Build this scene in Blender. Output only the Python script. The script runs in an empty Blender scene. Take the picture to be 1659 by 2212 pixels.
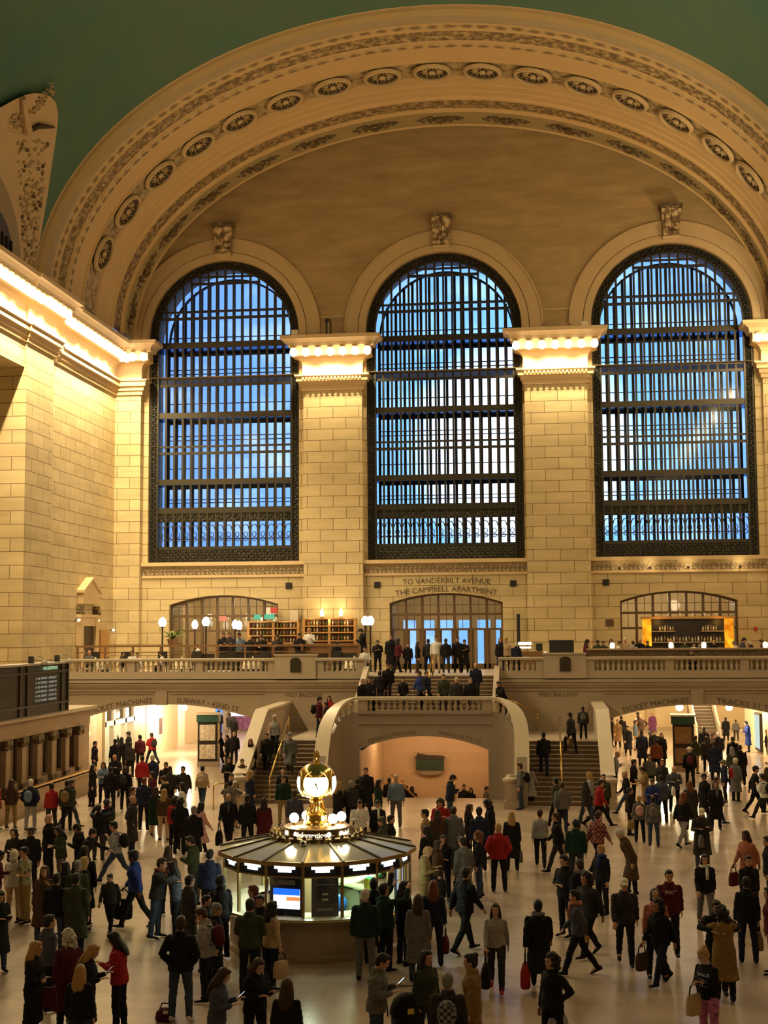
import bpy, math, random
import numpy as np
from mathutils import Vector, Matrix
from mathutils.geometry import tessellate_polygon
random.seed(7)
PI = math.pi
SC = bpy.context.scene
COL = SC.collection

# ------------------------------------------------------------------ camera
IMG_W, IMG_H = 1659.0, 2212.0
F_PX, YAW, PITCH, ROLL = 2900.55, 0.1167, 0.0887, -0.0067
CAM = Vector((5.1915, -73.0032, 6.8216))
_fw = Vector((-math.sin(YAW) * math.cos(PITCH), math.cos(YAW) * math.cos(PITCH), math.sin(PITCH)))
_r0 = Vector((math.cos(YAW), math.sin(YAW), 0))
_u0 = _r0.cross(_fw)
_rt = math.cos(ROLL) * _r0 + math.sin(ROLL) * _u0
_up = -math.sin(ROLL) * _r0 + math.cos(ROLL) * _u0
cd = bpy.data.cameras.new('camera')
cam = bpy.data.objects.new('camera', cd)
COL.objects.link(cam)
cam.matrix_world = Matrix(((_rt.x, _up.x, -_fw.x, CAM.x), (_rt.y, _up.y, -_fw.y, CAM.y), (_rt.z, _up.z, -_fw.z, CAM.z), (0, 0, 0, 1)))
cd.sensor_fit = 'HORIZONTAL'
cd.sensor_width = 36.0
cd.lens = 36.0 * F_PX / IMG_W
cd.clip_start, cd.clip_end = 0.5, 2000
SC.camera = cam


def ray(px, py):
    return (_fw * F_PX + _rt * (px - IMG_W / 2) + _up * (IMG_H / 2 - py)).normalized()


def at_z(px, py, z):
    d = ray(px, py)
    return CAM + d * ((z - CAM.z) / d.z)


def at_y(px, py, y):
    d = ray(px, py)
    return CAM + d * ((y - CAM.y) / d.y)


def at_x(px, py, x):
    d = ray(px, py)
    return CAM + d * ((x - CAM.x) / d.x)


# ------------------------------------------------------------------ mesh builder
class MB:
    def __init__(s):
        s.v, s.f, s.m = [], [], []

    def add(s, vs, fs, mi=0):
        o = len(s.v)
        s.v.extend([tuple(p) for p in vs])
        s.f.extend([tuple(i + o for i in f) for f in fs])
        s.m.extend([mi] * len(fs))
        return s

    def box(s, x0, x1, y0, y1, z0, z1, mi=0):
        vs = [(x, y, z) for z in (z0, z1) for y in (y0, y1) for x in (x0, x1)]
        return s.add(vs, [(0, 2, 3, 1), (4, 5, 7, 6), (0, 1, 5, 4), (2, 6, 7, 3), (0, 4, 6, 2), (1, 3, 7, 5)], mi)

    def obox(s, c, size, rz=0, mi=0, rx=0):
        R = Matrix.Rotation(rz, 3, 'Z') @ Matrix.Rotation(rx, 3, 'X')
        vs = [Vector(c) + R @ Vector((a * size[0] / 2, b * size[1] / 2, d * size[2] / 2)) for d in (-1, 1) for b in (-1, 1) for a in (-1, 1)]
        return s.add(vs, [(0, 2, 3, 1), (4, 5, 7, 6), (0, 1, 5, 4), (2, 6, 7, 3), (0, 4, 6, 2), (1, 3, 7, 5)], mi)

    def bar(s, a, b, w, h=None, mi=0):
        a, b = Vector(a), Vector(b)
        h = h or w
        d = (b - a).normalized()
        q = Vector((0, 0, 1)) if abs(d.z) < 0.9 else Vector((0, 1, 0))
        x = d.cross(q).normalized()
        z = x.cross(d)
        vs = [p + x * (i * w / 2) + z * (j * h / 2) for p in (a, b) for j in (-1, 1) for i in (-1, 1)]
        return s.add(vs, [(0, 2, 3, 1), (4, 5, 7, 6), (0, 1, 5, 4), (2, 6, 7, 3), (0, 4, 6, 2), (1, 3, 7, 5)], mi)

    def prism(s, outer, d0, d1, plane='xz', holes=(), mi=0, side_mi=None):
        """polygon (with holes) in a plane, given thickness from d0 to d1 along the third axis"""
        loops = [list(outer)] + [list(h) for h in holes]
        flat = [p for l in loops for p in l]
        tri = tessellate_polygon([[Vector((p[0], p[1], 0)) for p in l] for l in loops])
        n = len(flat)

        def to3(p, d):
            return (p[0], d, p[1]) if plane == 'xz' else ((d, p[0], p[1]) if plane == 'yz' else (p[0], p[1], d))
        s.add([to3(p, d0) for p in flat] + [to3(p, d1) for p in flat],
              [tuple(t) for t in tri] + [tuple(n + i for i in t[::-1]) for t in tri], mi)
        k = 0
        for l in loops:
            m = len(l)
            vs = [to3(p, d0) for p in l] + [to3(p, d1) for p in l]
            s.add(vs, [(i, (i + 1) % m, m + (i + 1) % m, m + i) for i in range(m)], mi if side_mi is None else side_mi)
            k += m
        return s

    def lathe(s, prof, c=(0, 0, 0), seg=24, mi=0, a0=0, a1=2 * PI, sx=1, sy=1):
        full = abs(a1 - a0 - 2 * PI) < 1e-6
        n = seg if full else seg + 1
        vs, fs = [], []
        for r, z in prof:
            for i in range(n):
                a = a0 + (a1 - a0) * i / seg
                vs.append((c[0] + r * sx * math.cos(a), c[1] + r * sy * math.sin(a), c[2] + z))
        for j in range(len(prof) - 1):
            for i in range(seg):
                i2 = (i + 1) % n if full else i + 1
                fs.append((j * n + i, j * n + i2, (j + 1) * n + i2, (j + 1) * n + i))
        return s.add(vs, fs, mi)

    def ball(s, c, r, seg=12, rings=8, mi=0):
        rx, ry, rz = r if hasattr(r, '__len__') else (r, r, r)
        vs = [(c[0], c[1], c[2] - rz)]
        for j in range(1, rings):
            t = -PI / 2 + PI * j / rings
            for i in range(seg):
                a = 2 * PI * i / seg
                vs.append((c[0] + rx * math.cos(t) * math.cos(a), c[1] + ry * math.cos(t) * math.sin(a), c[2] + rz * math.sin(t)))
        vs.append((c[0], c[1], c[2] + rz))
        L = len(vs) - 1
        fs = [(0, 1 + (i + 1) % seg, 1 + i) for i in range(seg)]
        for j in range(rings - 2):
            for i in range(seg):
                a, b = 1 + j * seg + i, 1 + j * seg + (i + 1) % seg
                fs.append((a, b, b + seg, a + seg))
        b = 1 + (rings - 2) * seg
        fs += [(b + i, b + (i + 1) % seg, L) for i in range(seg)]
        return s.add(vs, fs, mi)

    def loft(s, rings, mi=0, cap=True):
        n = len(rings[0])
        vs = [p for r in rings for p in r]
        fs = []
        for j in range(len(rings) - 1):
            for i in range(n):
                k = (i + 1) % n
                fs.append((j * n + i, j * n + k, (j + 1) * n + k, (j + 1) * n + i))
        if cap:
            fs.append(tuple(range(n - 1, -1, -1)))
            fs.append(tuple((len(rings) - 1) * n + i for i in range(n)))
        return s.add(vs, fs, mi)

    def tube(s, path, r, seg=8, mi=0, cap=True, flat=1.0):
        P = [Vector(p) for p in path]
        rr = r if hasattr(r, '__len__') else [r] * len(P)
        rings = []
        px = None
        for i, p in enumerate(P):
            d = (P[min(i + 1, len(P) - 1)] - P[max(i - 1, 0)]).normalized()
            if px is None:
                q = Vector((0, 0, 1)) if abs(d.z) < 0.9 else Vector((0, 1, 0))
                x = d.cross(q).normalized()
            else:
                x = (px - d * px.dot(d)).normalized()
            px = x
            y = d.cross(x)
            rings.append([p + (x * math.cos(2 * PI * k / seg) + y * flat * math.sin(2 * PI * k / seg)) * rr[i] for k in range(seg)])
        return s.loft(rings, mi, cap)

    def sheet(s, grid, mi=0):
        """grid of points, faces between neighbours"""
        h, w = len(grid), len(grid[0])
        return s.add([p for r in grid for p in r], [(j * w + i, j * w + i + 1, (j + 1) * w + i + 1, (j + 1) * w + i) for j in range(h - 1) for i in range(w - 1)], mi)

    def text(s, string, size, fn, mi=0, depth=0.0):
        """flat letters, every vertex carried into the place by fn(x, y)"""
        vs, fs, w = letters(string)
        s.add([fn(x * size, y * size) for x, y in vs], fs, mi)
        return s

    def mesh(s, name, mats, smooth=None):
        me = bpy.data.meshes.new(name)
        me.from_pydata(s.v, [], s.f)
        for m in (mats if isinstance(mats, (list, tuple)) else [mats]):
            me.materials.append(m)
        if max(s.m, default=0) > 0:
            me.polygons.foreach_set('material_index', s.m)
        if smooth:
            me.polygons.foreach_set('use_smooth', [True] * len(me.polygons))
            me.update()
            if smooth is not True:
                me.set_sharp_from_angle(angle=smooth)
        me.update()
        return me

    def build(s, name, mats, parent=None, loc=None, rz=0, smooth=None):
        o = bpy.data.objects.new(name, s.mesh(name, mats, smooth))
        COL.objects.link(o)
        if loc is not None:
            o.location = loc
        o.rotation_euler.z = rz
        if parent is not None:
            o.parent = parent
        return o


_letters = {}


def letters(string):
    if string not in _letters:
        cu = bpy.data.curves.new('lettering', 'FONT')
        cu.body = string
        cu.size = 1.0
        cu.align_x = 'CENTER'
        cu.resolution_u = 2
        ob = bpy.data.objects.new('lettering', cu)
        COL.objects.link(ob)
        dg = bpy.context.evaluated_depsgraph_get()
        me = bpy.data.meshes.new_from_object(ob.evaluated_get(dg))
        vs = [(v.co.x, v.co.y) for v in me.vertices]
        fs = [tuple(p.vertices) for p in me.polygons]
        bpy.data.objects.remove(ob)
        bpy.data.curves.remove(cu)
        bpy.data.meshes.remove(me)
        xs = [v[0] for v in vs] or [0]
        c = (min(xs) + max(xs)) / 2
        _letters[string] = ([(x - c, y) for x, y in vs], fs, max(xs) - min(xs))
    return _letters[string]


def empty(name, loc=(0, 0, 0), rz=0, parent=None):
    o = bpy.data.objects.new(name, None)
    COL.objects.link(o)
    o.location = loc
    o.rotation_euler.z = rz
    o.empty_display_size = 0.2
    if parent is not None:
        o.parent = parent
    return o


def tag(o, label=None, cat=None, group=None, kind=None):
    for k, v in (('label', label), ('category', cat), ('group', group), ('kind', kind)):
        if v:
            o[k] = v
    return o


def struct(o):
    o['kind'] = 'structure'
    return o


def dup(root, loc=None, rz=None, label=None, group=None, parent=None):
    c = root.copy()
    COL.objects.link(c)
    if parent is not None:
        c.parent = parent
    if loc is not None:
        c.location = loc
    if rz is not None:
        c.rotation_euler.z = rz
    if label:
        c['label'] = label
    if group:
        c['group'] = group
    for ch in KIDS.get(root.name, ()):
        k = dup(ch, parent=c)
        KIDS.setdefault(c.name, []).append(k)
    return c


KIDS = {}


def remember(root):
    """note the children once, so that copies need no search"""
    for o in COL.objects:
        if o.parent is not None:
            l = KIDS.setdefault(o.parent.name, [])
            if o not in l:
                l.append(o)
    return root


# ------------------------------------------------------------------ materials
MATS = {}


def mat(name, col=(0.8, 0.8, 0.8), rough=0.6, metal=0.0, emit=None, estr=0.0, noise=0.0, scale=4.0, bump=0.0, spec=0.5, alpha=None):
    if name in MATS:
        return MATS[name]
    m = bpy.data.materials.new(name)
    m.use_nodes = True
    nt = m.node_tree
    b = nt.nodes['Principled BSDF']
    b.inputs['Base Color'].default_value = (*col, 1)
    b.inputs['Roughness'].default_value = rough
    b.inputs['Metallic'].default_value = metal
    b.inputs['Specular IOR Level'].default_value = spec
    if emit:
        b.inputs['Emission Color'].default_value = (*emit, 1)
        b.inputs['Emission Strength'].default_value = estr
    if noise or bump:
        g = nt.nodes.new('ShaderNodeNewGeometry')
        n = nt.nodes.new('ShaderNodeTexNoise')
        n.inputs['Scale'].default_value = scale
        n.inputs['Detail'].default_value = 4
        nt.links.new(g.outputs['Position'], n.inputs['Vector'])
        if noise:
            r = nt.nodes.new('ShaderNodeMixRGB')
            r.inputs[1].default_value = (*[c * (1 - noise) for c in col], 1)
            r.inputs[2].default_value = (*[min(1, c * (1 + noise)) for c in col], 1)
            nt.links.new(n.outputs['Fac'], r.inputs[0])
            nt.links.new(r.outputs[0], b.inputs['Base Color'])
        if bump:
            bp = nt.nodes.new('ShaderNodeBump')
            bp.inputs['Strength'].default_value = bump
            bp.inputs['Distance'].default_value = 0.05
            nt.links.new(n.outputs['Fac'], bp.inputs['Height'])
            nt.links.new(bp.outputs[0], b.inputs['Normal'])
    MATS[name] = m
    return m


def stone(name, c1, c2, mortar, bw, bh, gap=0.012, rough=0.6, streak=0.25, plane='xz', spec=0.3):
    """ashlar: brick courses laid by the place's own coordinates"""
    m = bpy.data.materials.new(name)
    m.use_nodes = True
    nt = m.node_tree
    N, L = nt.nodes, nt.links
    b = N['Principled BSDF']
    b.inputs['Roughness'].default_value = rough
    b.inputs['Specular IOR Level'].default_value = spec
    g = N.new('ShaderNodeNewGeometry')
    sp = N.new('ShaderNodeSeparateXYZ')
    L.new(g.outputs['Position'], sp.inputs[0])
    cb = N.new('ShaderNodeCombineXYZ')
    if plane == 'xz':
        ad = N.new('ShaderNodeMath')
        ad.operation = 'ADD'
        L.new(sp.outputs[0], ad.inputs[0])
        L.new(sp.outputs[1], ad.inputs[1])
        L.new(ad.outputs[0], cb.inputs[0])
        L.new(sp.outputs[2], cb.inputs[1])
    else:
        L.new(sp.outputs[0], cb.inputs[0])
        L.new(sp.outputs[1], cb.inputs[1])
    br = N.new('ShaderNodeTexBrick')
    br.offset = 0.5
    br.inputs['Scale'].default_value = 1.0
    br.inputs['Brick Width'].default_value = bw
    br.inputs['Row Height'].default_value = bh
    br.inputs['Mortar Size'].default_value = gap
    br.inputs['Mortar Smooth'].default_value = 0.1
    br.inputs['Color1'].default_value = (*c1, 1)
    br.inputs['Color2'].default_value = (*c2, 1)
    br.inputs['Mortar'].default_value = (*mortar, 1)
    L.new(cb.outputs[0], br.inputs['Vector'])
    mp = N.new('ShaderNodeMapping')
    mp.inputs['Scale'].default_value = (0.5, 0.5, 2.2) if plane == 'xz' else (1.2, 1.2, 1)
    L.new(g.outputs['Position'], mp.inputs[0])
    n = N.new('ShaderNodeTexNoise')
    n.inputs['Scale'].default_value = 0.7
    n.inputs['Detail'].default_value = 6
    n.inputs['Roughness'].default_value = 0.65
    L.new(mp.outputs[0], n.inputs['Vector'])
    rp = N.new('ShaderNodeValToRGB')
    rp.color_ramp.elements[0].position = 0.3
    rp.color_ramp.elements[1].position = 0.7
    rp.color_ramp.elements[0].color = (1 - streak, 1 - streak * 1.05, 1 - streak * 1.1, 1)
    rp.color_ramp.elements[1].color = (1, 1, 1, 1)
    L.new(n.outputs['Fac'], rp.inputs[0])
    mx = N.new('ShaderNodeMixRGB')
    mx.blend_type = 'MULTIPLY'
    mx.inputs[0].default_value = 1
    L.new(br.outputs['Color'], mx.inputs[1])
    L.new(rp.outputs[0], mx.inputs[2])
    L.new(mx.outputs[0], b.inputs['Base Color'])
    bp = N.new('ShaderNodeBump')
    bp.inputs['Strength'].default_value = 0.25
    bp.inputs['Distance'].default_value = 0.02
    bp.invert = True
    L.new(br.outputs['Fac'], bp.inputs['Height'])
    L.new(bp.outputs[0], b.inputs['Normal'])
    MATS[name] = m
    return m


def relief(name, light, dark, scale=3.0, rough=0.65, metal=0.0, amount=0.5, bump=0.6, kind='voronoi', uv=False, stretch=(1, 1, 1)):
    """carved ornament: dirt lying in the hollows and a bump"""
    m = bpy.data.materials.new(name)
    m.use_nodes = True
    nt = m.node_tree
    N, L = nt.nodes, nt.links
    b = N['Principled BSDF']
    b.inputs['Roughness'].default_value = rough
    b.inputs['Metallic'].default_value = metal
    if uv:
        g = N.new('ShaderNodeUVMap')
        src = g.outputs[0]
    else:
        g = N.new('ShaderNodeNewGeometry')
        src = g.outputs['Position']
    mp = N.new('ShaderNodeMapping')
    mp.inputs['Scale'].default_value = stretch
    L.new(src, mp.inputs[0])
    if kind == 'voronoi':
        t = N.new('ShaderNodeTexVoronoi')
        t.feature = 'SMOOTH_F1'
        t.inputs['Scale'].default_value = scale
        t.inputs['Smoothness'].default_value = 0.3
        out = t.outputs['Distance']
    elif kind == 'grid':
        t = N.new('ShaderNodeTexVoronoi')
        t.inputs['Scale'].default_value = scale
        t.inputs['Randomness'].default_value = 0.12
        out = t.outputs['Distance']
    elif kind == 'wave':
        t = N.new('ShaderNodeTexMagic')
        t.turbulence_depth = 3
        t.inputs['Scale'].default_value = scale
        t.inputs['Distortion'].default_value = 1.6
        out = t.outputs['Fac']
    else:
        t = N.new('ShaderNodeTexNoise')
        t.inputs['Scale'].default_value = scale
        t.inputs['Detail'].default_value = 3
        out = t.outputs['Fac']
    L.new(mp.outputs[0], t.inputs['Vector'])
    n2 = N.new('ShaderNodeTexNoise')
    n2.inputs['Scale'].default_value = scale * 2.7
    n2.inputs['Detail'].default_value = 2
    L.new(mp.outputs[0], n2.inputs['Vector'])
    ad = N.new('ShaderNodeMath')
    ad.operation = 'MULTIPLY_ADD'
    ad.inputs[1].default_value = 0.6
    L.new(n2.outputs['Fac'], ad.inputs[0])
    L.new(out, ad.inputs[2])
    rp = N.new('ShaderNodeValToRGB')
    rp.color_ramp.elements[0].position = amount
    rp.color_ramp.elements[1].position = amount + 0.28
    rp.color_ramp.elements[0].color = (*light, 1)
    rp.color_ramp.elements[1].color = (*dark, 1)
    L.new(ad.outputs[0], rp.inputs[0])
    L.new(rp.outputs[0], b.inputs['Base Color'])
    bp = N.new('ShaderNodeBump')
    bp.inputs['Strength'].default_value = bump
    bp.inputs['Distance'].default_value = 0.08
    bp.invert = True
    L.new(ad.outputs[0], bp.inputs['Height'])
    L.new(bp.outputs[0], b.inputs['Normal'])
    MATS[name] = m
    return m


def glow(name, col, s, sample=False):
    if name in MATS:
        return MATS[name]
    m = bpy.data.materials.new(name)
    m.use_nodes = True
    nt = m.node_tree
    nt.nodes.remove(nt.nodes['Principled BSDF'])
    e = nt.nodes.new('ShaderNodeEmission')
    e.inputs[0].default_value = (*col, 1)
    e.inputs[1].default_value = s
    nt.links.new(e.outputs[0], nt.nodes['Material Output'].inputs[0])
    if not sample:
        m.cycles.emission_sampling = 'NONE'
    MATS[name] = m
    return m


def glass(name, tint=(1, 1, 1), fac=0.08, rough=0.05):
    if name in MATS:
        return MATS[name]
    m = bpy.data.materials.new(name)
    m.use_nodes = True
    nt = m.node_tree
    nt.nodes.remove(nt.nodes['Principled BSDF'])
    t = nt.nodes.new('ShaderNodeBsdfTransparent')
    t.inputs[0].default_value = (*tint, 1)
    g = nt.nodes.new('ShaderNodeBsdfGlossy')
    g.inputs['Roughness'].default_value = rough
    x = nt.nodes.new('ShaderNodeMixShader')
    x.inputs[0].default_value = fac
    nt.links.new(t.outputs[0], x.inputs[1])
    nt.links.new(g.outputs[0], x.inputs[2])
    nt.links.new(x.outputs[0], nt.nodes['Material Output'].inputs[0])
    MATS[name] = m
    return m


def point(loc, power, col=(1, 0.77, 0.43), r=0.1, parent=None, name='lamp_light'):
    l = bpy.data.lights.new(name, 'POINT')
    l.energy = power
    l.color = col
    l.shadow_soft_size = r
    o = bpy.data.objects.new(name, l)
    COL.objects.link(o)
    o.location = loc
    if parent is not None:
        o.parent = parent
    return o


def spot(loc, power, ang=128, col=(1, 0.785, 0.44), r=0.08, blend=0.35, name='lamp_light'):
    l = bpy.data.lights.new(name, 'SPOT')
    l.energy = power
    l.color = col
    l.spot_size = math.radians(ang)
    l.spot_blend = blend
    l.shadow_soft_size = r
    o = bpy.data.objects.new(name, l)
    COL.objects.link(o)
    o.location = loc
    return o


def area(loc, rot, sx, sy, power, col=(1, 0.76, 0.46), name='ceiling_light'):
    l = bpy.data.lights.new(name, 'AREA')
    l.shape = 'RECTANGLE'
    l.size, l.size_y = sx, sy
    l.energy = power
    l.color = col
    o = bpy.data.objects.new(name, l)
    COL.objects.link(o)
    o.location = loc
    o.rotation_euler = rot
    return o
# ------------------------------------------------------------------ stone and metal
ST = stone('ashlar_stone', (0.69, 0.55, 0.30), (0.59, 0.46, 0.245), (0.17, 0.11, 0.05), 1.45, 0.62, gap=0.015)
STP = mat('plaster_stone', (0.62, 0.45, 0.24), 0.7, noise=0.12, scale=0.8)
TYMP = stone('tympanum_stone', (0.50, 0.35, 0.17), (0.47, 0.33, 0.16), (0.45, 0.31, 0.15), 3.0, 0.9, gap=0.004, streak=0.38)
MARB = stone('balcony_marble', (0.42, 0.33, 0.23), (0.38, 0.30, 0.21), (0.27, 0.21, 0.14), 2.4, 1.25, gap=0.006, rough=0.4, streak=0.15, spec=0.5)
MARBP = mat('plain_marble', (0.42, 0.34, 0.245), 0.4, noise=0.08, scale=1.5)
CREAM = mat('cream_coping', (0.56, 0.47, 0.34), 0.35, noise=0.05, scale=2)
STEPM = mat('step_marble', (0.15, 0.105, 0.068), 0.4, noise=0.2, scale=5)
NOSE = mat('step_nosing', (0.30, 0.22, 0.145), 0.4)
BRONZE = mat('dark_bronze', (0.045, 0.038, 0.024), 0.45, 0.6, noise=0.3, scale=8)
BRZORN = relief('bronze_ornament', (0.15, 0.13, 0.075), (0.010, 0.009, 0.006), scale=4.2, rough=0.4, metal=0.5, amount=0.42, bump=1.0, kind='wave')
ORN = relief('carved_stone', (0.62, 0.46, 0.25), (0.16, 0.10, 0.045), scale=3.4, amount=0.62, bump=0.9)
ORN2 = relief('carved_dark_stone', (0.50, 0.37, 0.19), (0.12, 0.08, 0.035), scale=4.0, amount=0.5, bump=1.0, kind='noise')
BRASS = mat('brass', (0.80, 0.52, 0.16), 0.25, 1.0)
WOODB = mat('brown_wood', (0.20, 0.10, 0.04), 0.5, noise=0.25, scale=6)
WOODO = mat('orange_wood', (0.46, 0.24, 0.07), 0.45, noise=0.2, scale=6)
BLACK = mat('black_metal', (0.012, 0.011, 0.010), 0.5)
GREENC = relief('green_ceiling', (0.062, 0.165, 0.140), (0.085, 0.165, 0.115), scale=0.22, rough=0.85, amount=0.55, bump=0.0, kind='noise')

# ------------------------------------------------------------------ floor with the well of the ramp
FL = stone('floor_marble', (0.54, 0.42, 0.31), (0.45, 0.35, 0.26), (0.36, 0.28, 0.20), 1.9, 0.95, gap=0.006, rough=0.22, streak=0.22, plane='xy', spec=0.55)
b = MB()
b.prism([(-24, -90), (24, -90), (24, 30), (-24, 30)], -0.3, 0, 'xy', holes=[[(-2.4, -17.2), (2.9, -17.2), (2.9, -8.8), (-2.4, -8.8)]])
struct(b.build('floor', FL))
rampw = stone('ramp_wall_stone', (0.74, 0.56, 0.36), (0.68, 0.52, 0.33), (0.58, 0.44, 0.27), 2.2, 1.1, gap=0.006, streak=0.1)
b = MB()
b.add([(-2.4, -17.2, 0), (2.9, -17.2, 0), (2.9, -8.8, -2.3), (-2.4, -8.8, -2.3)], [(0, 1, 2, 3)])
b.add([(-2.4, -17.2, -0.3), (2.9, -17.2, -0.3), (2.9, -8.8, -2.6), (-2.4, -8.8, -2.6)], [(3, 2, 1, 0)])
struct(b.build('floor_ramp', FL))
b = MB()
b.box(-2.8, 3.3, -8.9, -8.6, -2.6, 2.85)
b.box(-2.8, -2.42, -17.0, -8.8, -2.6, 2.85)
b.box(2.92, 3.3, -17.0, -8.8, -2.6, 2.85)
b.box(-2.8, 3.3, -17.0, -8.6, 2.85, 3.0)
struct(b.build('wall_ramp', rampw))

# ------------------------------------------------------------------ west wall
ELL_Z, ELL_A, ELL_B = 23.4, 17.55, 11.65
WIN_X = (-12.4, 0.0, 12.4)
WH, WZ0, WSP = 4.3, 10.72, 23.52


def arch_outline(cx, h, z0, zs, n=32, rise=None, grow=0.0):
    """bottom left, up, over the arch, down; round arch, or segmental when a rise is given"""
    h = h + grow
    pts = [(cx - h, z0), (cx + h, z0)]
    if rise is None:
        pts += [(cx + h * math.cos(PI * i / n), zs + h * math.sin(PI * i / n)) for i in range(n + 1)]
    else:
        R = (h * h + rise * rise) / (2 * rise)
        t = math.asin(h / R)
        pts += [(cx + R * math.sin(t - 2 * t * i / n), zs - R + rise + R * math.cos(t - 2 * t * i / n)) for i in range(n + 1)]
    return pts


DOOR_X = (-12.36, -0.02, 12.4)
holes = [arch_outline(x, WH, WZ0, WSP) for x in WIN_X] + [arch_outline(x, 3.08, 4.6, 8.36, rise=0.52) for x in DOOR_X]
b = MB()
b.prism([(-18.6, 4.3), (18.6, 4.3), (18.6, 21.2), (-18.6, 21.2)], 0, 2.9, 'xz', holes=[[(q[0], min(q[1], 21.2)) for q in (h if k > 2 else h[:2] + [(h[1][0], 21.19), (h[0][0], 21.19)])] for k, h in enumerate(holes)])
west = struct(b.build('wall_west', ST))
b = MB()
top = [(18.6, 21.2), (18.6, 36.5), (-18.6, 36.5), (-18.6, 21.2)]
x = -18.6
for c in WIN_X:
    top += [(c - WH, 21.2)] + [(c - WH * math.cos(PI * i / 40), WSP + WH * math.sin(PI * i / 40)) for i in range(41)] + [(c + WH, 21.2)]
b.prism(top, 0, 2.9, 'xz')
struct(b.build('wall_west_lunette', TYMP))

# archivolt rings
for k, c in enumerate(WIN_X):
    b = MB()
    n = 48
    for r0, r1, d in ((WH + 0.02, WH + 0.42, 0.10), (WH + 0.46, WH + 1.12, 0.07), (WH + 1.12, WH + 1.22, 0.12)):
        g = []
        for i in range(n + 1):
            t = PI * i / n
            cs, sn = math.cos(t), math.sin(t)
            g.append([(c + r0 * cs, 0, WSP + r0 * sn), (c + r0 * cs, -d, WSP + r0 * sn), (c + r1 * cs, -d, WSP + r1 * sn), (c + r1 * cs, 0, WSP + r1 * sn)])
        b.sheet(g)
    if True:
        for sx in (-1, 1):
            for r0, r1, d in ((WH + 0.02, WH + 0.42, 0.10), (WH + 0.46, WH + 1.12, 0.07)):
                b.box(*sorted((c + sx * r0, c + sx * min(r1, 6.18))), -d, 0, 22.9, WSP)
    struct(b.build('trim_%d' % (k + 1), mat('archivolt_stone', (0.54, 0.385, 0.20), 0.7, noise=0.14, scale=0.8)))

# keystones: a scroll console with an abacus
for k, c in enumerate(WIN_X):
    root = empty('keystone', (c + (0.0, -0.04, 0.1)[k], 0, 28.0))
    tag(root, ('carved scroll keystone over the arched window by the south wall', 'carved scroll keystone over the middle arched window', 'carved scroll keystone over the arched window at the north end')[k], 'keystone', 'keystones over the three great windows')
    b = MB()
    prof = [(-0.12, 0.12), (-0.42, 0.16), (-0.48, 0.34), (-0.36, 0.5), (-0.30, 0.9), (-0.40, 1.3), (-0.62, 1.55), (-0.55, 1.72), (0, 1.72), (0, 0.12)]
    g = []
    for z_i in range(len(prof)):
        y, z = prof[z_i]
        w = 0.42 + 0.10 * z / 1.7
        g.append([(-w, y, z), (-w * 0.75, y, z), (-w * 0.68, y - 0.05, z), (-0.06, y - 0.06, z), (0, y + 0.02, z), (0.06, y - 0.06, z), (w * 0.68, y - 0.05, z), (w * 0.75, y, z), (w, y, z)])
    b.sheet(g[:8])
    for s_ in (0, -1):
        b.add([r[s_] for r in g], [tuple(range(len(g)))])
    b.build('console', ORN, root)
    b = MB()
    b.box(-0.62, 0.62, -0.72, 0, 1.72, 1.84)
    b.box(-0.56, 0.56, -0.62, 0, 1.62, 1.72)
    b.build('abacus', ORN2, root)
    MB().box(-0.46, 0.46, -0.34, 0, -0.02, 0.13).build('foot_block', STP, root)

# ------------------------------------------------------------------ sweep a moulding along a plan path
def sweep(b, path, prof, mi=0, closed=False):
    """path: plan points; the moulding grows to the right-hand side of the direction of travel"""
    P = [Vector(p) for p in path]
    n = len(P)
    offs = []
    for i in range(n):
        d0 = (P[i] - P[i - 1]).normalized() if i > 0 else (P[1] - P[0]).normalized()
        d1 = (P[i + 1] - P[i]).normalized() if i < n - 1 else d0
        n0, n1 = Vector((d0.y, -d0.x)), Vector((d1.y, -d1.x))
        m = n0 + n1
        m = m / max(m.dot(n0), 1e-3) if m.length > 1e-6 else n0
        offs.append(m)
    g = [[(P[i].x + offs[i].x * o, P[i].y + offs[i].y * o, z) for o, z in prof] for i in range(n)]
    b.sheet(g, mi)
    for i in (0, n - 1):
        b.add(g[i], [tuple(range(len(prof)))], mi)


ARCHITRAVE = [(0, 20.15), (0.10, 20.15), (0.12, 20.36), (0.2, 20.38), (0.22, 20.6), (0.34, 20.62), (0.36, 20.84), (0.44, 20.9), (0.44, 20.98), (0, 20.98)]
FRIEZE = [(0, 20.98), (0.05, 20.98), (0.05, 21.6), (0, 21.6)]
COVE = [(0, 21.6), (0.05, 21.6), (0.12, 21.78), (0.26, 21.9), (0.48, 21.97), (0.58, 22.02), (0.58, 22.08), (0.54, 22.08), (0.54, 22.5), (0.72, 22.52), (0.78, 22.72), (0.96, 22.84), (1.10, 22.88), (1.13, 23.06), (0, 23.06)]
lampholder = mat('lamp_rosette', (0.55, 0.38, 0.18), 0.5)
bulbm = glow('bulb_glow', (1.0, 0.82, 0.55), 14.0)


def cornice(path, name, dent=None):
    b = MB()
    sweep(b, path, ARCHITRAVE)
    sweep(b, path, FRIEZE)
    sweep(b, path, COVE)
    return struct(b.build(name, STP))


LAMP0 = None
lamp_n = 0


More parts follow.
